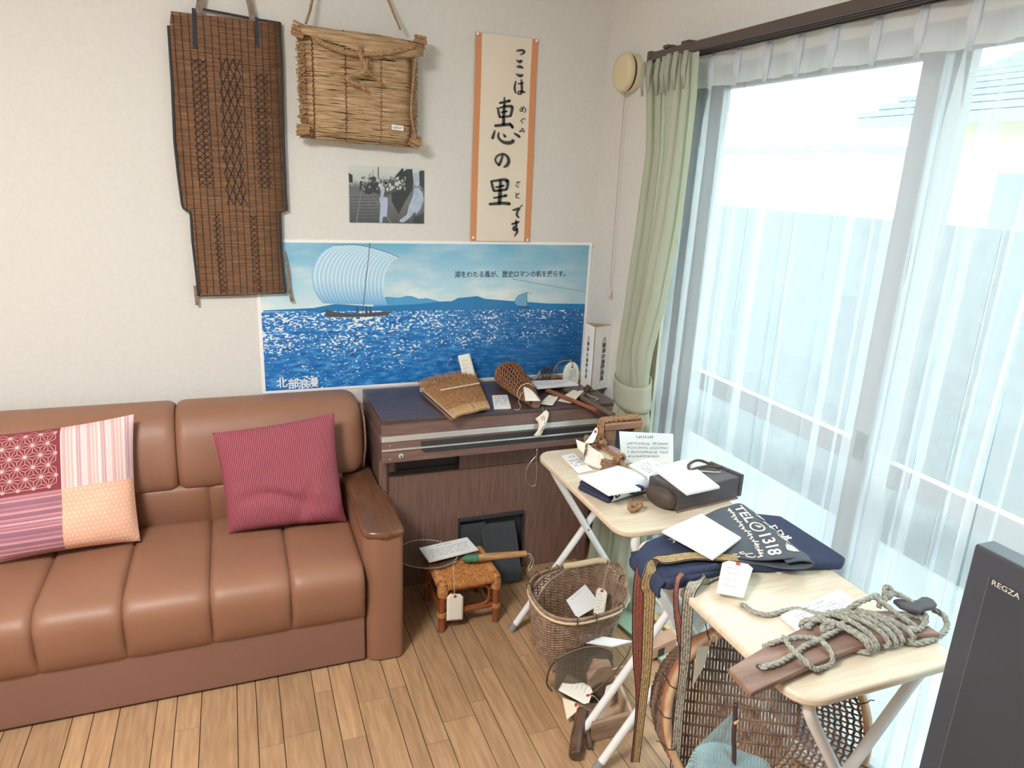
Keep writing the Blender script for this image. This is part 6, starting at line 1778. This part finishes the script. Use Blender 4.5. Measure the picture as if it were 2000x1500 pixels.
# ================================================================ stool with landing net
RAT = mat('rattan_gold', sr(168,106,58), .4, col2=sr(214,152,92), vscale=70); RATP = mat('rattan_pole', sr(140,78,44), .35, var=.12, vscale=14, stretch=(4,4,.8))
SX, SY, HS, SH = .680, 2.112, .094, .185
st_ = thing('rattan_stool', 'low orange rattan stool with wrapped woven top', 'stool', (SX, SY, 0))
cor = [(-1,-1),(1,-1),(1,1),(-1,1)]
for a, b in cor:
    lg = MB().tube([(SX+a*(HS+.004), SY+b*(HS+.004), .001), (SX+a*HS, SY+b*HS, SH-.012)], .0125, 14).build('leg', RATP, st_, smooth=60)
    mb = MB()
    for z in (.060,.066,.072): mb.tube([(SX+a*(HS+.003)+.0142*math.cos(q), SY+b*(HS+.003)+.0142*math.sin(q), z) for q in [k*PI/6 for k in range(12)]], .0024, 5, closed=True)
    mb.build('binding', RAT, lg, kind='stuff', smooth=180)
    mb = MB()
    for k in range(9):
        z = SH - .052 + k*.0052; r = .0150 + .0022*math.sin(k/8*PI)
        mb.tube([(SX+a*HS+r*math.cos(q), SY+b*HS+r*math.sin(q), z+.003*math.sin(q*2)) for q in [k2*PI/7 for k2 in range(14)]], .0029, 5, closed=True)
    for k in range(3):
        r = .013-.004*k
        mb.tube([(SX+a*HS+r*math.cos(q), SY+b*HS+r*math.sin(q), SH+.002*k-.004) for q in [k2*PI/6 for k2 in range(12)]], .0030, 5, closed=True)
    mb.build('corner_wrap', RAT, lg, kind='stuff', smooth=180)
for (a, b), (c, d2) in zip(cor, cor[1:]+cor[:1]):
    p0, p1 = Vector((SX+a*HS, SY+b*HS, 0)), Vector((SX+c*HS, SY+d2*HS, 0))
    MB().tube([p0+Vector((0,0,.066)), p1+Vector((0,0,.066))], .0085, 12).build('stretcher', RATP, st_, smooth=60)
    dr2 = (p1-p0).normalized(); L2 = (p1-p0).length; nrm = Vector((dr2.y,-dr2.x,0))
    arch = [p0 + dr2*(L2*.5 + (L2*.5-.022)*math.copysign(abs(math.cos(q))**.5, math.cos(q))) + Vector((0,0,.112 + .038*math.copysign(abs(math.sin(q))**.5, math.sin(q)))) for q in [2*PI*k/32 for k in range(32)]]
    MB().tube(arch, .0055, 8, closed=True).build('bent_loop', RATP, st_, smooth=180)
    bar = MB().tube([p0+Vector((0,0,SH-.016)), p1+Vector((0,0,SH-.016))], .0135, 12).build('top_rail', RATP, st_, smooth=60)
    mb = MB(); nwr = 30
    for k in range(nwr):
        c2 = p0 + dr2*(.016 + (L2-.032)*k/(nwr-1)) + Vector((0,0,SH-.014))
        mb.tube([c2 + nrm*(.0165*math.cos(q)) + Vector((0,0,.0165*math.sin(q))) + dr2*rgq.uniform(-.0006,.0006) for q in [k2*PI/6 for k2 in range(12)]], .0027, 4, closed=True)
    mb.build('cane_wrapping', RAT, bar, kind='stuff', smooth=180)
mb = MB()
for k in range(26):
    x = SX - HS + .014 + k*(2*HS-.028)/25
    mb.tube([(x, lerp(SY-HS, SY+HS, j/16), SH-.001+.0022*math.sin(PI*(j+k))) for j in range(17)], .0032, 4)
for k in range(17):
    y = SY - HS + .012 + k*(2*HS-.024)/16
    mb.tube([(lerp(SX-HS, SX+HS, j/25), y, SH-.001-.0022*math.sin(PI*(j+k)+.5)) for j in range(26)], .0030, 4)
mb.build('woven_seat', RAT, st_, kind='stuff', smooth=180)
# ---- landing net
NZ = SH + .018
ln = thing('landing_net', 'round fine-meshed landing net with wooden handle on the stool', 'landing net', Zp(850,1085,SH))
nc = Zp(832,1081,NZ); nh = Zp(905,1091,NZ)
da = (nh-nc); da.z = 0; Rn = .104; da.normalize(); sb_ = Vector((-da.y, da.x, 0))
def hoop(q):
    r = Rn*(1 + .10*max(0, math.cos(q))**4)
    return nc + da*(r*math.cos(q)) + sb_*(r*.96*math.sin(q)) + Vector((0,0,.0015*math.sin(3*q)))
MB().tube([hoop(2*PI*k/48) for k in range(48)], .0020, 6, closed=True).build('hoop', mat('grey_hoop', sr(150,144,128), .5, .2), ln, smooth=180)
NETM = bpy.data.materials.new('fine_net'); NETM.use_nodes = True
N = NETM.node_tree.nodes; L = NETM.node_tree.links; p = N['Principled BSDF']; p.inputs['Base Color'].default_value = sr(92,80,68); p.inputs['Roughness'].default_value = .7; p.inputs['Alpha'].default_value = .62
mb = MB()
mb.grid(lambda u, v: nc.lerp(hoop(2*PI*u), .02+.98*v) - Vector((0,0,.012*(1-v*v)**1.0)), 48, 10, closeu=True); mb.build('mesh', NETM, ln, smooth=180)
mb = MB()
for k in range(48):
    q = 2*PI*k/48; a = hoop(q); mb.tube([a + Vector((0,0,.002)), a + (nc-a).normalized()*.004 - Vector((0,0,.001))], .0012, 4)
mb.build('hoop_lashing', STRING, ln, kind='stuff')
h0, h1 = Zp(912,1091,NZ+.010), Zp(1028,1081,NZ+.018)
hd = (h1-h0); 
MB().tube([h0 + hd*.16, h0 + hd*.5, h1], [.0135,.013,.0105], 14).build('handle', mat('handle_pine', sr(158,116,76), .5, col2=sr(200,158,112), vscale=14, stretch=(1,6,6)), ln, smooth=50)
MB().tube([h0 - hd*.10, h0, h0 + hd*.19], [.004,.0135,.0155], 14).build('green_binding', mat('green_tape', sr(58,122,92), .6, col2=sr(120,140,110), vscale=60, sharp=(.55,.72)), ln, smooth=50)
MB().tube(smooth_path([h1, Zp(1036,1083,NZ+.014), Zp(1042,1096,NZ-.02), Zp(1038,1108,NZ-.05), Zp(1033,1114,NZ-.06), Zp(1032,1107,NZ-.05), Zp(1038,1096,NZ-.02), Zp(1034,1086,NZ+.010)], 6), .0014, 6).build('wrist_cord', STRING, ln, smooth=180)
board('explanation_card', 'printed white card lying on the landing net', 'card', [Zp(838,1097,NZ+.013), Zp(934,1073,NZ+.016), Zp(912,1049,NZ+.018), Zp(819,1070,NZ+.015)], .005, rows=4, seed=61)
paper_tag('blank manila tag hanging in front of the rattan stool', Yp(873,1160,2.0), Yp(905,1160,2.0), Yp(904,1210,2.002), Yp(872,1213,2.002), rows=0, eye_uv=(.5,.09), string=[Yp(888,1164,1.998), Yp(887,1135,1.998), Yp(885,1108,1.999), Zp(886,1100,NZ+.006), Zp(893,1096,NZ+.004)])

# ================================================================ square bamboo basket
BAM = mat('aged_bamboo', sr(126,100,82), .6, col2=sr(178,148,124), vscale=50); BAML = mat('pale_cane', sr(216,198,168), .55)
rz = .262
rimpx = [(1034,1152),(1044,1128),(1085,1112),(1130,1104),(1178,1097),(1202,1112),(1219,1140),(1225,1166),(1212,1188),(1175,1203),(1130,1213),(1095,1211),(1066,1199),(1046,1178)]
rim = resample(smooth_path([Zp(a, b, rz) for a, b in rimpx], 8, closed=True), .0075); 
RN = len(rim); cB_ = sum(rim, Vector())/RN
bk_ = thing('bamboo_basket', 'open square-bottomed bamboo basket with cane-wrapped rim', 'basket', (cB_.x, cB_.y, 0))
def basP(i, t, off=0):
    p = rim[i % RN]; q = Vector((p.x, p.y, 0)) - Vector((cB_.x, cB_.y, 0))
    s = lerp(.70, 1.0, t**.8)
    # squarer towards the bottom
    n2 = q.normalized()
    return Vector((cB_.x+.012*(1-t), cB_.y+.055*(1-t), .004 + (rz-.004)*t)) + q*s + n2*off
mb = MB()
nb = 44
for k in range(nb):
    t = (k+.5)/nb; ph = PI*(k % 2)
    mb.tube([basP(i, t, .0016*math.cos(PI*(i//2)+ph)) for i in range(0, RN)], .0023, 4, closed=True)
for i in range(0, RN, 4): mb.tube([basP(i, j/10) for j in range(11)], .0022, 4)
mb.build('weave', BAM, bk_, kind='stuff', smooth=180)
bt_ = MB()
for k in range(17):
    u = -1 + k/8; 
    bt_.box((cB_.x+.012+u*.105-.004, cB_.y-.035, .003), (cB_.x+.012+u*.105+.004, cB_.y+.145, .006))
    if k % 2: bt_.box((cB_.x-.103, cB_.y+.055+u*.088-.003, .005), (cB_.x+.127, cB_.y+.055+u*.088+.005, .008))
bt_.build('bottom_weave', BAM, bk_, kind='stuff')
MB().tube([basP(i, 1) + Vector((0,0,.004)) for i in range(RN)], .0062, 8, closed=True, sx=.7).build('rim_band', BAM, bk_, smooth=180)
MB().tube([basP(i, .97, .004) for i in range(RN)], .0046, 8, closed=True).build('outer_rim_band', BAML, bk_, smooth=180)
# white cane wrapping along the back
iA = min(range(RN), key=lambda i: (rim[i]-Zp(1100,1110,rz)).length); iB = min(range(RN), key=lambda i: (rim[i]-Zp(1184,1098,rz)).length)
mb = MB(); span = list(range(min(iA,iB), max(iA,iB)+1))
for i in span:
    for h_ in (0,.5):
        p0 = basP(i, 1).lerp(basP(i+1, 1), h_) + Vector((0,0,.004)); t_ = (basP(i+1,1)-basP(i-1,1)).normalized(); n2 = Vector((t_.y,-t_.x,0))
        mb.tube([p0 + n2*.0085*math.cos(q) + Vector((0,0,.0095*math.sin(q))) for q in [k*PI/5 for k in range(10)]], .0021, 4, closed=True)
mb.build('cane_wrapping', BAML, bk_, kind='stuff', smooth=180)
for u, v in ((1070,1117),(1047,1122),(1090,1113),(1213,1186),(1160,1207),(1126,1213),(1206,1132),(1033,1148)):
    i = min(range(RN), key=lambda i: (rim[i]-Zp(u, v, rz)).length); p0 = basP(i, 1) + Vector((0,0,.002)); t_ = (basP(i+1,1)-basP(i-1,1)).normalized(); n2 = Vector((t_.y,-t_.x,0))
    MB().tube([p0 + n2*.0095*math.cos(q) + Vector((0,0,.0125*math.sin(q))) for q in [k*PI/5 for k in range(10)]], .0016, 5, closed=True).build('rim_tie', mat('dark_tie', sr(66,52,46), .7) if 'dark_tie' not in bpy.data.materials else bpy.data.materials['dark_tie'], bk_, smooth=180)
# end handles
for pts in ([(1042,1235,0.050),(1036,1185,0.185),(1042,1150,0.245),(1058,1128,0.281),(1082,1118,0.283),(1098,1112,0.267)], [(1050,1250,0.035),(1044,1200,0.175),(1052,1165,0.245),(1070,1138,0.281),(1092,1122,0.285),(1108,1112,0.269)], [(1196,1106,0.261),(1208,1104,0.281),(1217,1114,0.291),(1222,1132,0.285),(1221,1152,0.261)], [(1188,1100,0.261),(1203,1099,0.285),(1215,1108,0.297),(1223,1128,0.291),(1224,1150,0.263)]):
    MB().tube(smooth_path([Zp(*q) for q in pts], 6), .0040, 8).build('handle', BAM, bk_, smooth=180)
ci = [Zp(1126,1209,.06), Zp(1172,1184,.10), Zp(1143,1141,.125), Zp(1105,1172,.085)]
board('explanation_card', 'printed white card tilted inside the bamboo basket', 'card', [Zp(1106,1172,.165), Zp(1127,1207,.150), Zp(1173,1180,.165), Zp(1143,1141,.180)], .002, rows=4, seed=71)
paper_tag('manila tag hanging by string inside the bamboo basket', Zp(1166,1146,.205), Zp(1187,1154,.205), Zp(1181,1196,.170), Zp(1158,1203,.170), rows=6, seed=72, string=[Zp(1177,1152,.206), Zp(1181,1130,.23), Zp(1187,1110,.245), Zp(1190,1098,.272)], eye_uv=(.5,.10))

# ================================================================ net scoop, wooden trough, dark handle
NET2 = bpy.data.materials.new('dark_net'); NET2.use_nodes = True
p = NET2.node_tree.nodes['Principled BSDF']; p.inputs['Base Color'].default_value = sr(70,62,54); p.inputs['Roughness'].default_value = .8; p.inputs['Alpha'].default_value = .55
TWINE = mat('net_twine', sr(120,106,88), .8)
sn = thing('net_scoop', 'dark meshed scoop net slumped behind the wooden trough', 'net', Zp(1130,1345,0))
top_px = [(1086,1288,.11),(1110,1276,.125),(1140,1266,.135),(1170,1264,.14),(1195,1272,.135)]
bot_px = [(1082,1345,.003),(1105,1362,.003),(1130,1372,.003),(1165,1375,.003),(1196,1365,.003)]
tl_ = [Zp(*q) for q in top_px]; bl_ = [Zp(*q) for q in bot_px]
def netS(u, v):
    a, b = cr1(tl_, u), cr1(bl_, u); p = a.lerp(b, v)
    return p + Vector((-.012,-.035,.010))*math.sin(PI*v)*.6*math.sin(PI*(.1+.8*u))
MB().grid(netS, 20, 12).build('bag', NET2, sn, smooth=180)
MB().grid(lambda u, v: netS(u, v) + Vector((.03,.05,0))*math.sin(PI*v), 16, 8).build('bag_rear', NET2, sn, smooth=180)
mb = MB()
for k in range(41): mb.tube([netS(min(max(k/40 + .05*(j/12-.5),0),1), j/12) + Vector((0,-.001,.001)) for j in range(13)], .0006, 3, cap=False)
for k in range(29): mb.tube([netS(j/14, k/28) + Vector((0,-.001,.001)) for j in range(15)], .0006, 3, cap=False)
mb.build('mesh_lines', TWINE, sn, kind='stuff')
MB().tube(smooth_path([q + Vector((0,-.002,.003)) for q in tl_], 6), .0028, 6).build('edge_rope', TWINE, sn, smooth=180)
MB().tube(smooth_path([Zp(1086,1289,.11), Zp(1074,1305,.08), Zp(1068,1328,.04), Zp(1070,1340,.012), Zp(1078,1350,.004)], 6), .0026, 6).build('wire_frame', mat('dark_wire', sr(64,58,54), .5), sn, smooth=180)
# wooden trough
TRO = mat('trough_wood', sr(134,108,88), .6, col2=sr(176,148,124), vscale=12, stretch=(.8,6,6), detail=6); TROL = mat('trough_inner_wood', sr(196,168,142), .6, var=.08, vscale=14)
tr_ = thing('wooden_trough', 'small worn wooden trough with a sloped end beside a table leg', 'trough', Zp(1195,1420,0))
q0, q1 = Zp(1152,1452,.001), Zp(1236,1428,.001); hz_ = Vector((0,0,.062)); tk = Vector((.008,.014,0))
MB().prism([q0, q1, q1+hz_, q0+hz_], tk).build('front_board', TRO, tr_, bevel=.002)
bd_ = Vector((.030,.150,0))
MB().prism([q1 - (q1-q0).normalized()*.012, q1 - (q1-q0).normalized()*.012 + bd_, q1 - (q1-q0).normalized()*.012 + bd_ + hz_*1.1, q1 - (q1-q0).normalized()*.012 + hz_], Vector((.010,0,0))).build('side_board', TROL, tr_, bevel=.002)
MB().prism([q0 + bd_*.25, q1 + bd_*.25, q1 + bd_, q0 + bd_], (0,0,.006)).build('floor_board', TROL, tr_)
eb = Zp(1212,1300,.115)
blk_ = MB(); ex, ey, ez = (q1-q0).normalized(), bd_.normalized(), Vector((0,0,1))
c_ = Vector((q1.x, q1.y, 0)) + bd_*.95 - ex*.06
pol = [(-.045,.0),(.045,.0),(.045,.075),(.03,.115),(-.018,.118),(-.045,.085)]
MB().prism([c_ + ex*a + ez*(b+.001) for a, b in pol], ey*.06).build('end_block', TRO, tr_, bevel=.004)
MB().tube(smooth_path([Zp(1150,1360,.07), Zp(1190,1325,.11), Zp(1222,1285,.135), Zp(1232,1262,.15)], 6), .0022, 6).build('lashing_cord', mat('cord_red_brown', sr(104,72,58), .7), tr_, smooth=180)
MB().tube(smooth_path([Zp(1183,1290,.10), Zp(1190,1310,.09), Zp(1200,1306,.10), Zp(1228,1299,.11)], 5), .0012, 6).build('white_cord', STRING, tr_, smooth=180)
# dark handle
hdl = thing('wooden_mallet', 'thick dark brown wooden tool shaft lying on the floor', 'tool', Zp(1130,1485,0))
MB().tube([Zp(1123,1478,.020), Zp(1127,1440,.030), Zp(1138,1385,.062)], [.0185,.0185,.0165], 8).build('grip', mat('dark_handle_wood', sr(66,50,42), .35, col2=sr(112,84,66), vscale=14, stretch=(3,3,1)), hdl, bevel=.003, smooth=40)
MB().tube([Zp(1152,1462,.012), Zp(1148,1430,.03), Zp(1150,1390,.055)], .008, 8).build('side_rib', bpy.data.materials['dark_handle_wood'], hdl, smooth=50)
board('explanation_board', 'blank white board laid over the dark scoop net', 'card', [Zp(1111,1249,.152), Zp(1196,1262,.152), Zp(1236,1252,.158), Zp(1150,1239,.158)], .005, rows=0)
paper_tag('manila tag with red eyelet lying on the scoop net', Zp(1160,1345,.075), Zp(1148,1379,.070), Zp(1090,1348,.045), Zp(1109,1315,.052), rows=5, seed=81, string=[Zp(1151,1358,.075), Zp(1160,1360,.075), Zp(1168,1368,.06), Zp(1172,1378,.05)], eye_uv=(.5,.10))
paper_tag('cream tag with brown eyelet beside the dark handle', Zp(1126,1372,.060), Zp(1132,1385,.055), Zp(1107,1406,.020), Zp(1098,1362,.040), rows=0, clip=False, m=mat('cream_tag', sr(238,230,204), .75), eye_uv=(.35,.10))
paper_tag('printed white slip inside the wooden trough', Zp(1184,1340,.075), Zp(1202,1332,.078), Zp(1196,1362,.058), Zp(1177,1372,.055), rows=4, seed=83, clip=False, eyelet=False)

# ================================================================ big round basket with blue net
BB = mat('dark_split_bamboo', sr(108,84,70), .6, col2=sr(150,118,98), vscale=40); BBR = mat('rim_bamboo', sr(176,138,104), .5, col2=sr(212,178,144), vscale=16, stretch=(3,3,1))
L0, T0, R0 = Yp(1310,1440,1.115), Yp(1424,1233,1.140), Yp(1690,1450,.925)
ab, ac = T0-L0, R0-L0; nrm = ab.cross(ac)
cc0 = L0 + (nrm.cross(ab)*ac.length_squared + ac.cross(nrm)*ab.length_squared)/(2*nrm.length_squared)
RB = (L0-cc0).length; nb_ = nrm.normalized()
if nb_.dot(EYE-cc0) > 0: nb_ = -nb_          # points away from the viewer: into the bowl
ux = (T0-cc0).normalized(); uy = nb_.cross(ux)
if cc0.z - RB < .012: pass
bb = thing('round_basket', 'large round open-weave bamboo basket tipped under the near table', 'basket', (cc0.x, cc0.y, 0))
DEP = .135
SKEW = Vector((-.075, .015, 0))
def bowl(a, s, off=0):
    # s 0 at the rim, .6 at the bottom edge, 1 at the centre of the bottom
    if s < .55: r = RB*lerp(1.0, .80, (s/.55)**1.3); dpt = DEP*(s/.55)**.85
    else: r = RB*.80*(1-(s-.55)/.45); dpt = DEP + .004*math.sin((s-.55)/.45*PI)
    p = cc0 + (ux*math.cos(a) + uy*math.sin(a))*(r+off) + nb_*dpt + SKEW*(dpt/DEP)
    return Vector((p.x, p.y, max(p.z, .004)))
mb = MB(); nrib = 110
for k in range(nrib):
    a = 2*PI*k/nrib
    pts = [bowl(a, s/12*.55, .002*math.cos(PI*s)) for s in range(13)]
    mb.tube(pts, .0026, 4)
for k in range(11):
    s = .03 + k*.05
    mb.tube([bowl(2*PI*j/110, s, .0025*math.cos(PI*(j+k))) for j in range(110)], .0030, 4, closed=True)
mb.build('side_weave', BB, bb, kind='stuff')
# bottom: parallel slats crossed by bands
mb = MB()
def bot(x, y, off=0): 
    p = cc0 + ux*x + uy*y + nb_*(DEP + off); return Vector((p.x, p.y, max(p.z, .004)))
rb = RB*.81; sp_ = .0080; k = -int(rb/sp_)
gx = Vector((0,0,1)); gx = (gx - nb_*gx.dot(nb_)).normalized(); gy = nb_.cross(gx)
def bot2(x, y, off=0):
    p = cc0 + SKEW + gx*x + gy*y + nb_*(DEP+off); return Vector((p.x, p.y, max(p.z, .004)))
n_ = int(rb/sp_)
for k in range(-n_, n_+1):
    y = k*sp_; h_ = math.sqrt(max(rb*rb-y*y, 0))
    if h_ < .02: continue
    m_ = max(int(2*h_/.02), 3)
    mb.tube([bot2(lerp(-h_, h_, j/m_), y, .0018*math.cos(PI*(j+k))) for j in range(m_+1)], .0029, 4, sx=.45, up=gy)
n_ = int(rb/.027)
for k in range(-n_, n_+1):
    x = k*.027; h_ = math.sqrt(max(rb*rb-x*x, 0))
    if h_ < .02: continue
    mb.tube([bot2(x, lerp(-h_, h_, j/20), 0) for j in range(21)], .0034, 4, sx=.5, up=gx)
mb.build('bottom_weave', BB, bb, kind='stuff')
def rimP(a, dr, dn):
    p = cc0 + (ux*math.cos(a) + uy*math.sin(a))*(RB+dr) + nb_*dn
    return Vector((p.x, p.y, max(p.z, .010)))
MB().tube([rimP(2*PI*j/72, .004, -.004) for j in range(72)], .010, 10, closed=True).build('rim', BBR, bb, smooth=180)
MB().tube([rimP(2*PI*j/72, .010, .014) for j in range(72)], .007, 8, closed=True, sx=1.6).build('outer_hoop', mat('orange_bamboo', sr(158,104,70), .5, var=.1, vscale=12), bb, smooth=180)
for k in range(20):
    a = 2*PI*(k+.3)/20
    MB().tube(smooth_path([rimP(a, -.010, .012), rimP(a, -.006, -.014), rimP(a, .012, -.012), rimP(a+.03, .022, .012), rimP(a+.05, .034, .018)], 4), .0013, 5).build('rim_lashing', bpy.data.materials['dark_tie'], bb, smooth=180)
MB().tube(smooth_path([Yp(1385,1262,1.13), Yp(1392,1240,1.12), Yp(1400,1246,1.11), Yp(1398,1262,1.115)], 5), .0012, 6).build('white_tie', STRING, bb, smooth=180)
paper_tag('white tag hanging inside the rim of the round basket', Yp(1362,1262,1.135), Yp(1386,1262,1.135), Yp(1376,1300,1.13), Yp(1351,1344,1.125), rows=0, eyelet=False, clip=False)
BNET = bpy.data.materials.new('blue_net'); BNET.use_nodes = True
N = BNET.node_tree.nodes; L = BNET.node_tree.links; p = N['Principled BSDF']; p.inputs['Base Color'].default_value = sr(182,228,238); p.inputs['Roughness'].default_value = .7; p.inputs['Alpha'].default_value = .58
tc = N.new('ShaderNodeTexCoord'); wv = N.new('ShaderNodeTexWave'); wv.inputs['Scale'].default_value = 90; wv.inputs['Distortion'].default_value = 6; L.new(tc.outputs['Object'], wv.inputs['Vector'])
mr = N.new('ShaderNodeMapRange'); mr.inputs[3].default_value = .30; mr.inputs[4].default_value = .70; L.new(wv.outputs['Fac'], mr.inputs[0]); L.new(mr.outputs[0], p.inputs['Alpha'])
bn = thing('blue_net', 'pale blue fine net heaped in the round basket', 'net', Vector((Yp(1410,1500,1.02).x, 1.02, .05)))
crest = [(1338,1500),(1352,1462),(1385,1450),(1420,1452),(1455,1468),(1490,1485),(1510,1520)]
def heap(u, v):
    pu = cr1([Vector((a, b, 0)) for a, b in crest], u)
    yy = lerp(1.03, .93, v)
    p = Yp(pu.x + 6*math.sin(u*9+v*4), pu.y + v*95, yy)
    return p + Vector((0,-.012*math.sin(PI*v)*math.sin(u*8),0))
MB().grid(heap, 28, 14).build('heap', BNET, bn, smooth=180)
ap = Yp(1434,1388,1.035)
def veil(u, v):
    b0 = Yp(lerp(1356,1440,u), 1462+10*math.sin(PI*u), lerp(1.045,1.03,u))
    return ap.lerp(b0, v) + Vector((0,-.004*math.sin(6*u),0))*v
MB().grid(veil, 10, 10).build('veil', BNET, bn, smooth=180)
tg = thing('twig_pole', 'thin dark knotted twig standing in the round basket', 'twig', Vector((Yp(1430,1560,1.0).x, 1.0, .02)))
tp_ = [Yp(1437,1374,1.03), Yp(1436,1400,1.025), Yp(1433,1440,1.015), Yp(1434,1475,1.005), Yp(1431,1520,.995), Yp(1430,1590,.98)]
MB().tube(smooth_path(tp_, 5), .0052, 10).build('stem', mat('dark_red_twig', sr(72,54,52), .45), tg, smooth=180)
for a, b in ((1440,1410),(1440,1455)):
    MB().tube([Yp(a-5, b+3, 1.012), Yp(a+1, b-1, 1.008), Yp(a+3, b-4, 1.006)], [.004,.003,.001], 6).build('cut_knot', mat('pale_knot', sr(206,172,130), .6) if 'pale_knot' not in bpy.data.materials else bpy.data.materials['pale_knot'], tg, smooth=60)

# ================================================================ boards lying under the tables
gb = MB().prism([Zp(1190,1206,.004), Zp(1222,1180,.004), Zp(1330,1262,.004), Zp(1300,1300,.004)], (0,0,.008)).build('green_board', mat('pale_green_board', sr(176,204,176), .4), None, bevel=.001); tag(gb, 'pale green flat board lying under the far table', 'board')
wb = MB().prism([Zp(1222,1172,.004), Zp(1262,1150,.004), Zp(1345,1205,.004), Zp(1338,1262,.004)], (0,0,.012)).build('plywood_board', mat('plywood', sr(216,184,138), .5, var=.06, vscale=12), None, bevel=.001); tag(wb, 'plain plywood board lying beside the green board', 'board')
wp = thing('wooden_plane', 'pinkish wooden block tool resting behind the round basket', 'wooden tool', Zp(1295,1290,.012))
k0, k1 = Zp(1272,1290,.014), Zp(1320,1268,.014)
MB().prism([k0, k1, k1 + Vector((.012,.055,0)), k0 + Vector((.012,.055,0))], (0,0,.045)).build('body', mat('pink_wood', sr(196,150,126), .5, var=.1, vscale=14), wp, bevel=.004)
MB().prism([k0.lerp(k1,.25)+Vector((0,-.001,.002)), k0.lerp(k1,.5)+Vector((0,-.001,.002)), k0.lerp(k1,.5)+Vector((0,-.001,.03)), k0.lerp(k1,.25)+Vector((0,-.001,.03))], (0,.012,0)).build('slot', DARKR, wp)
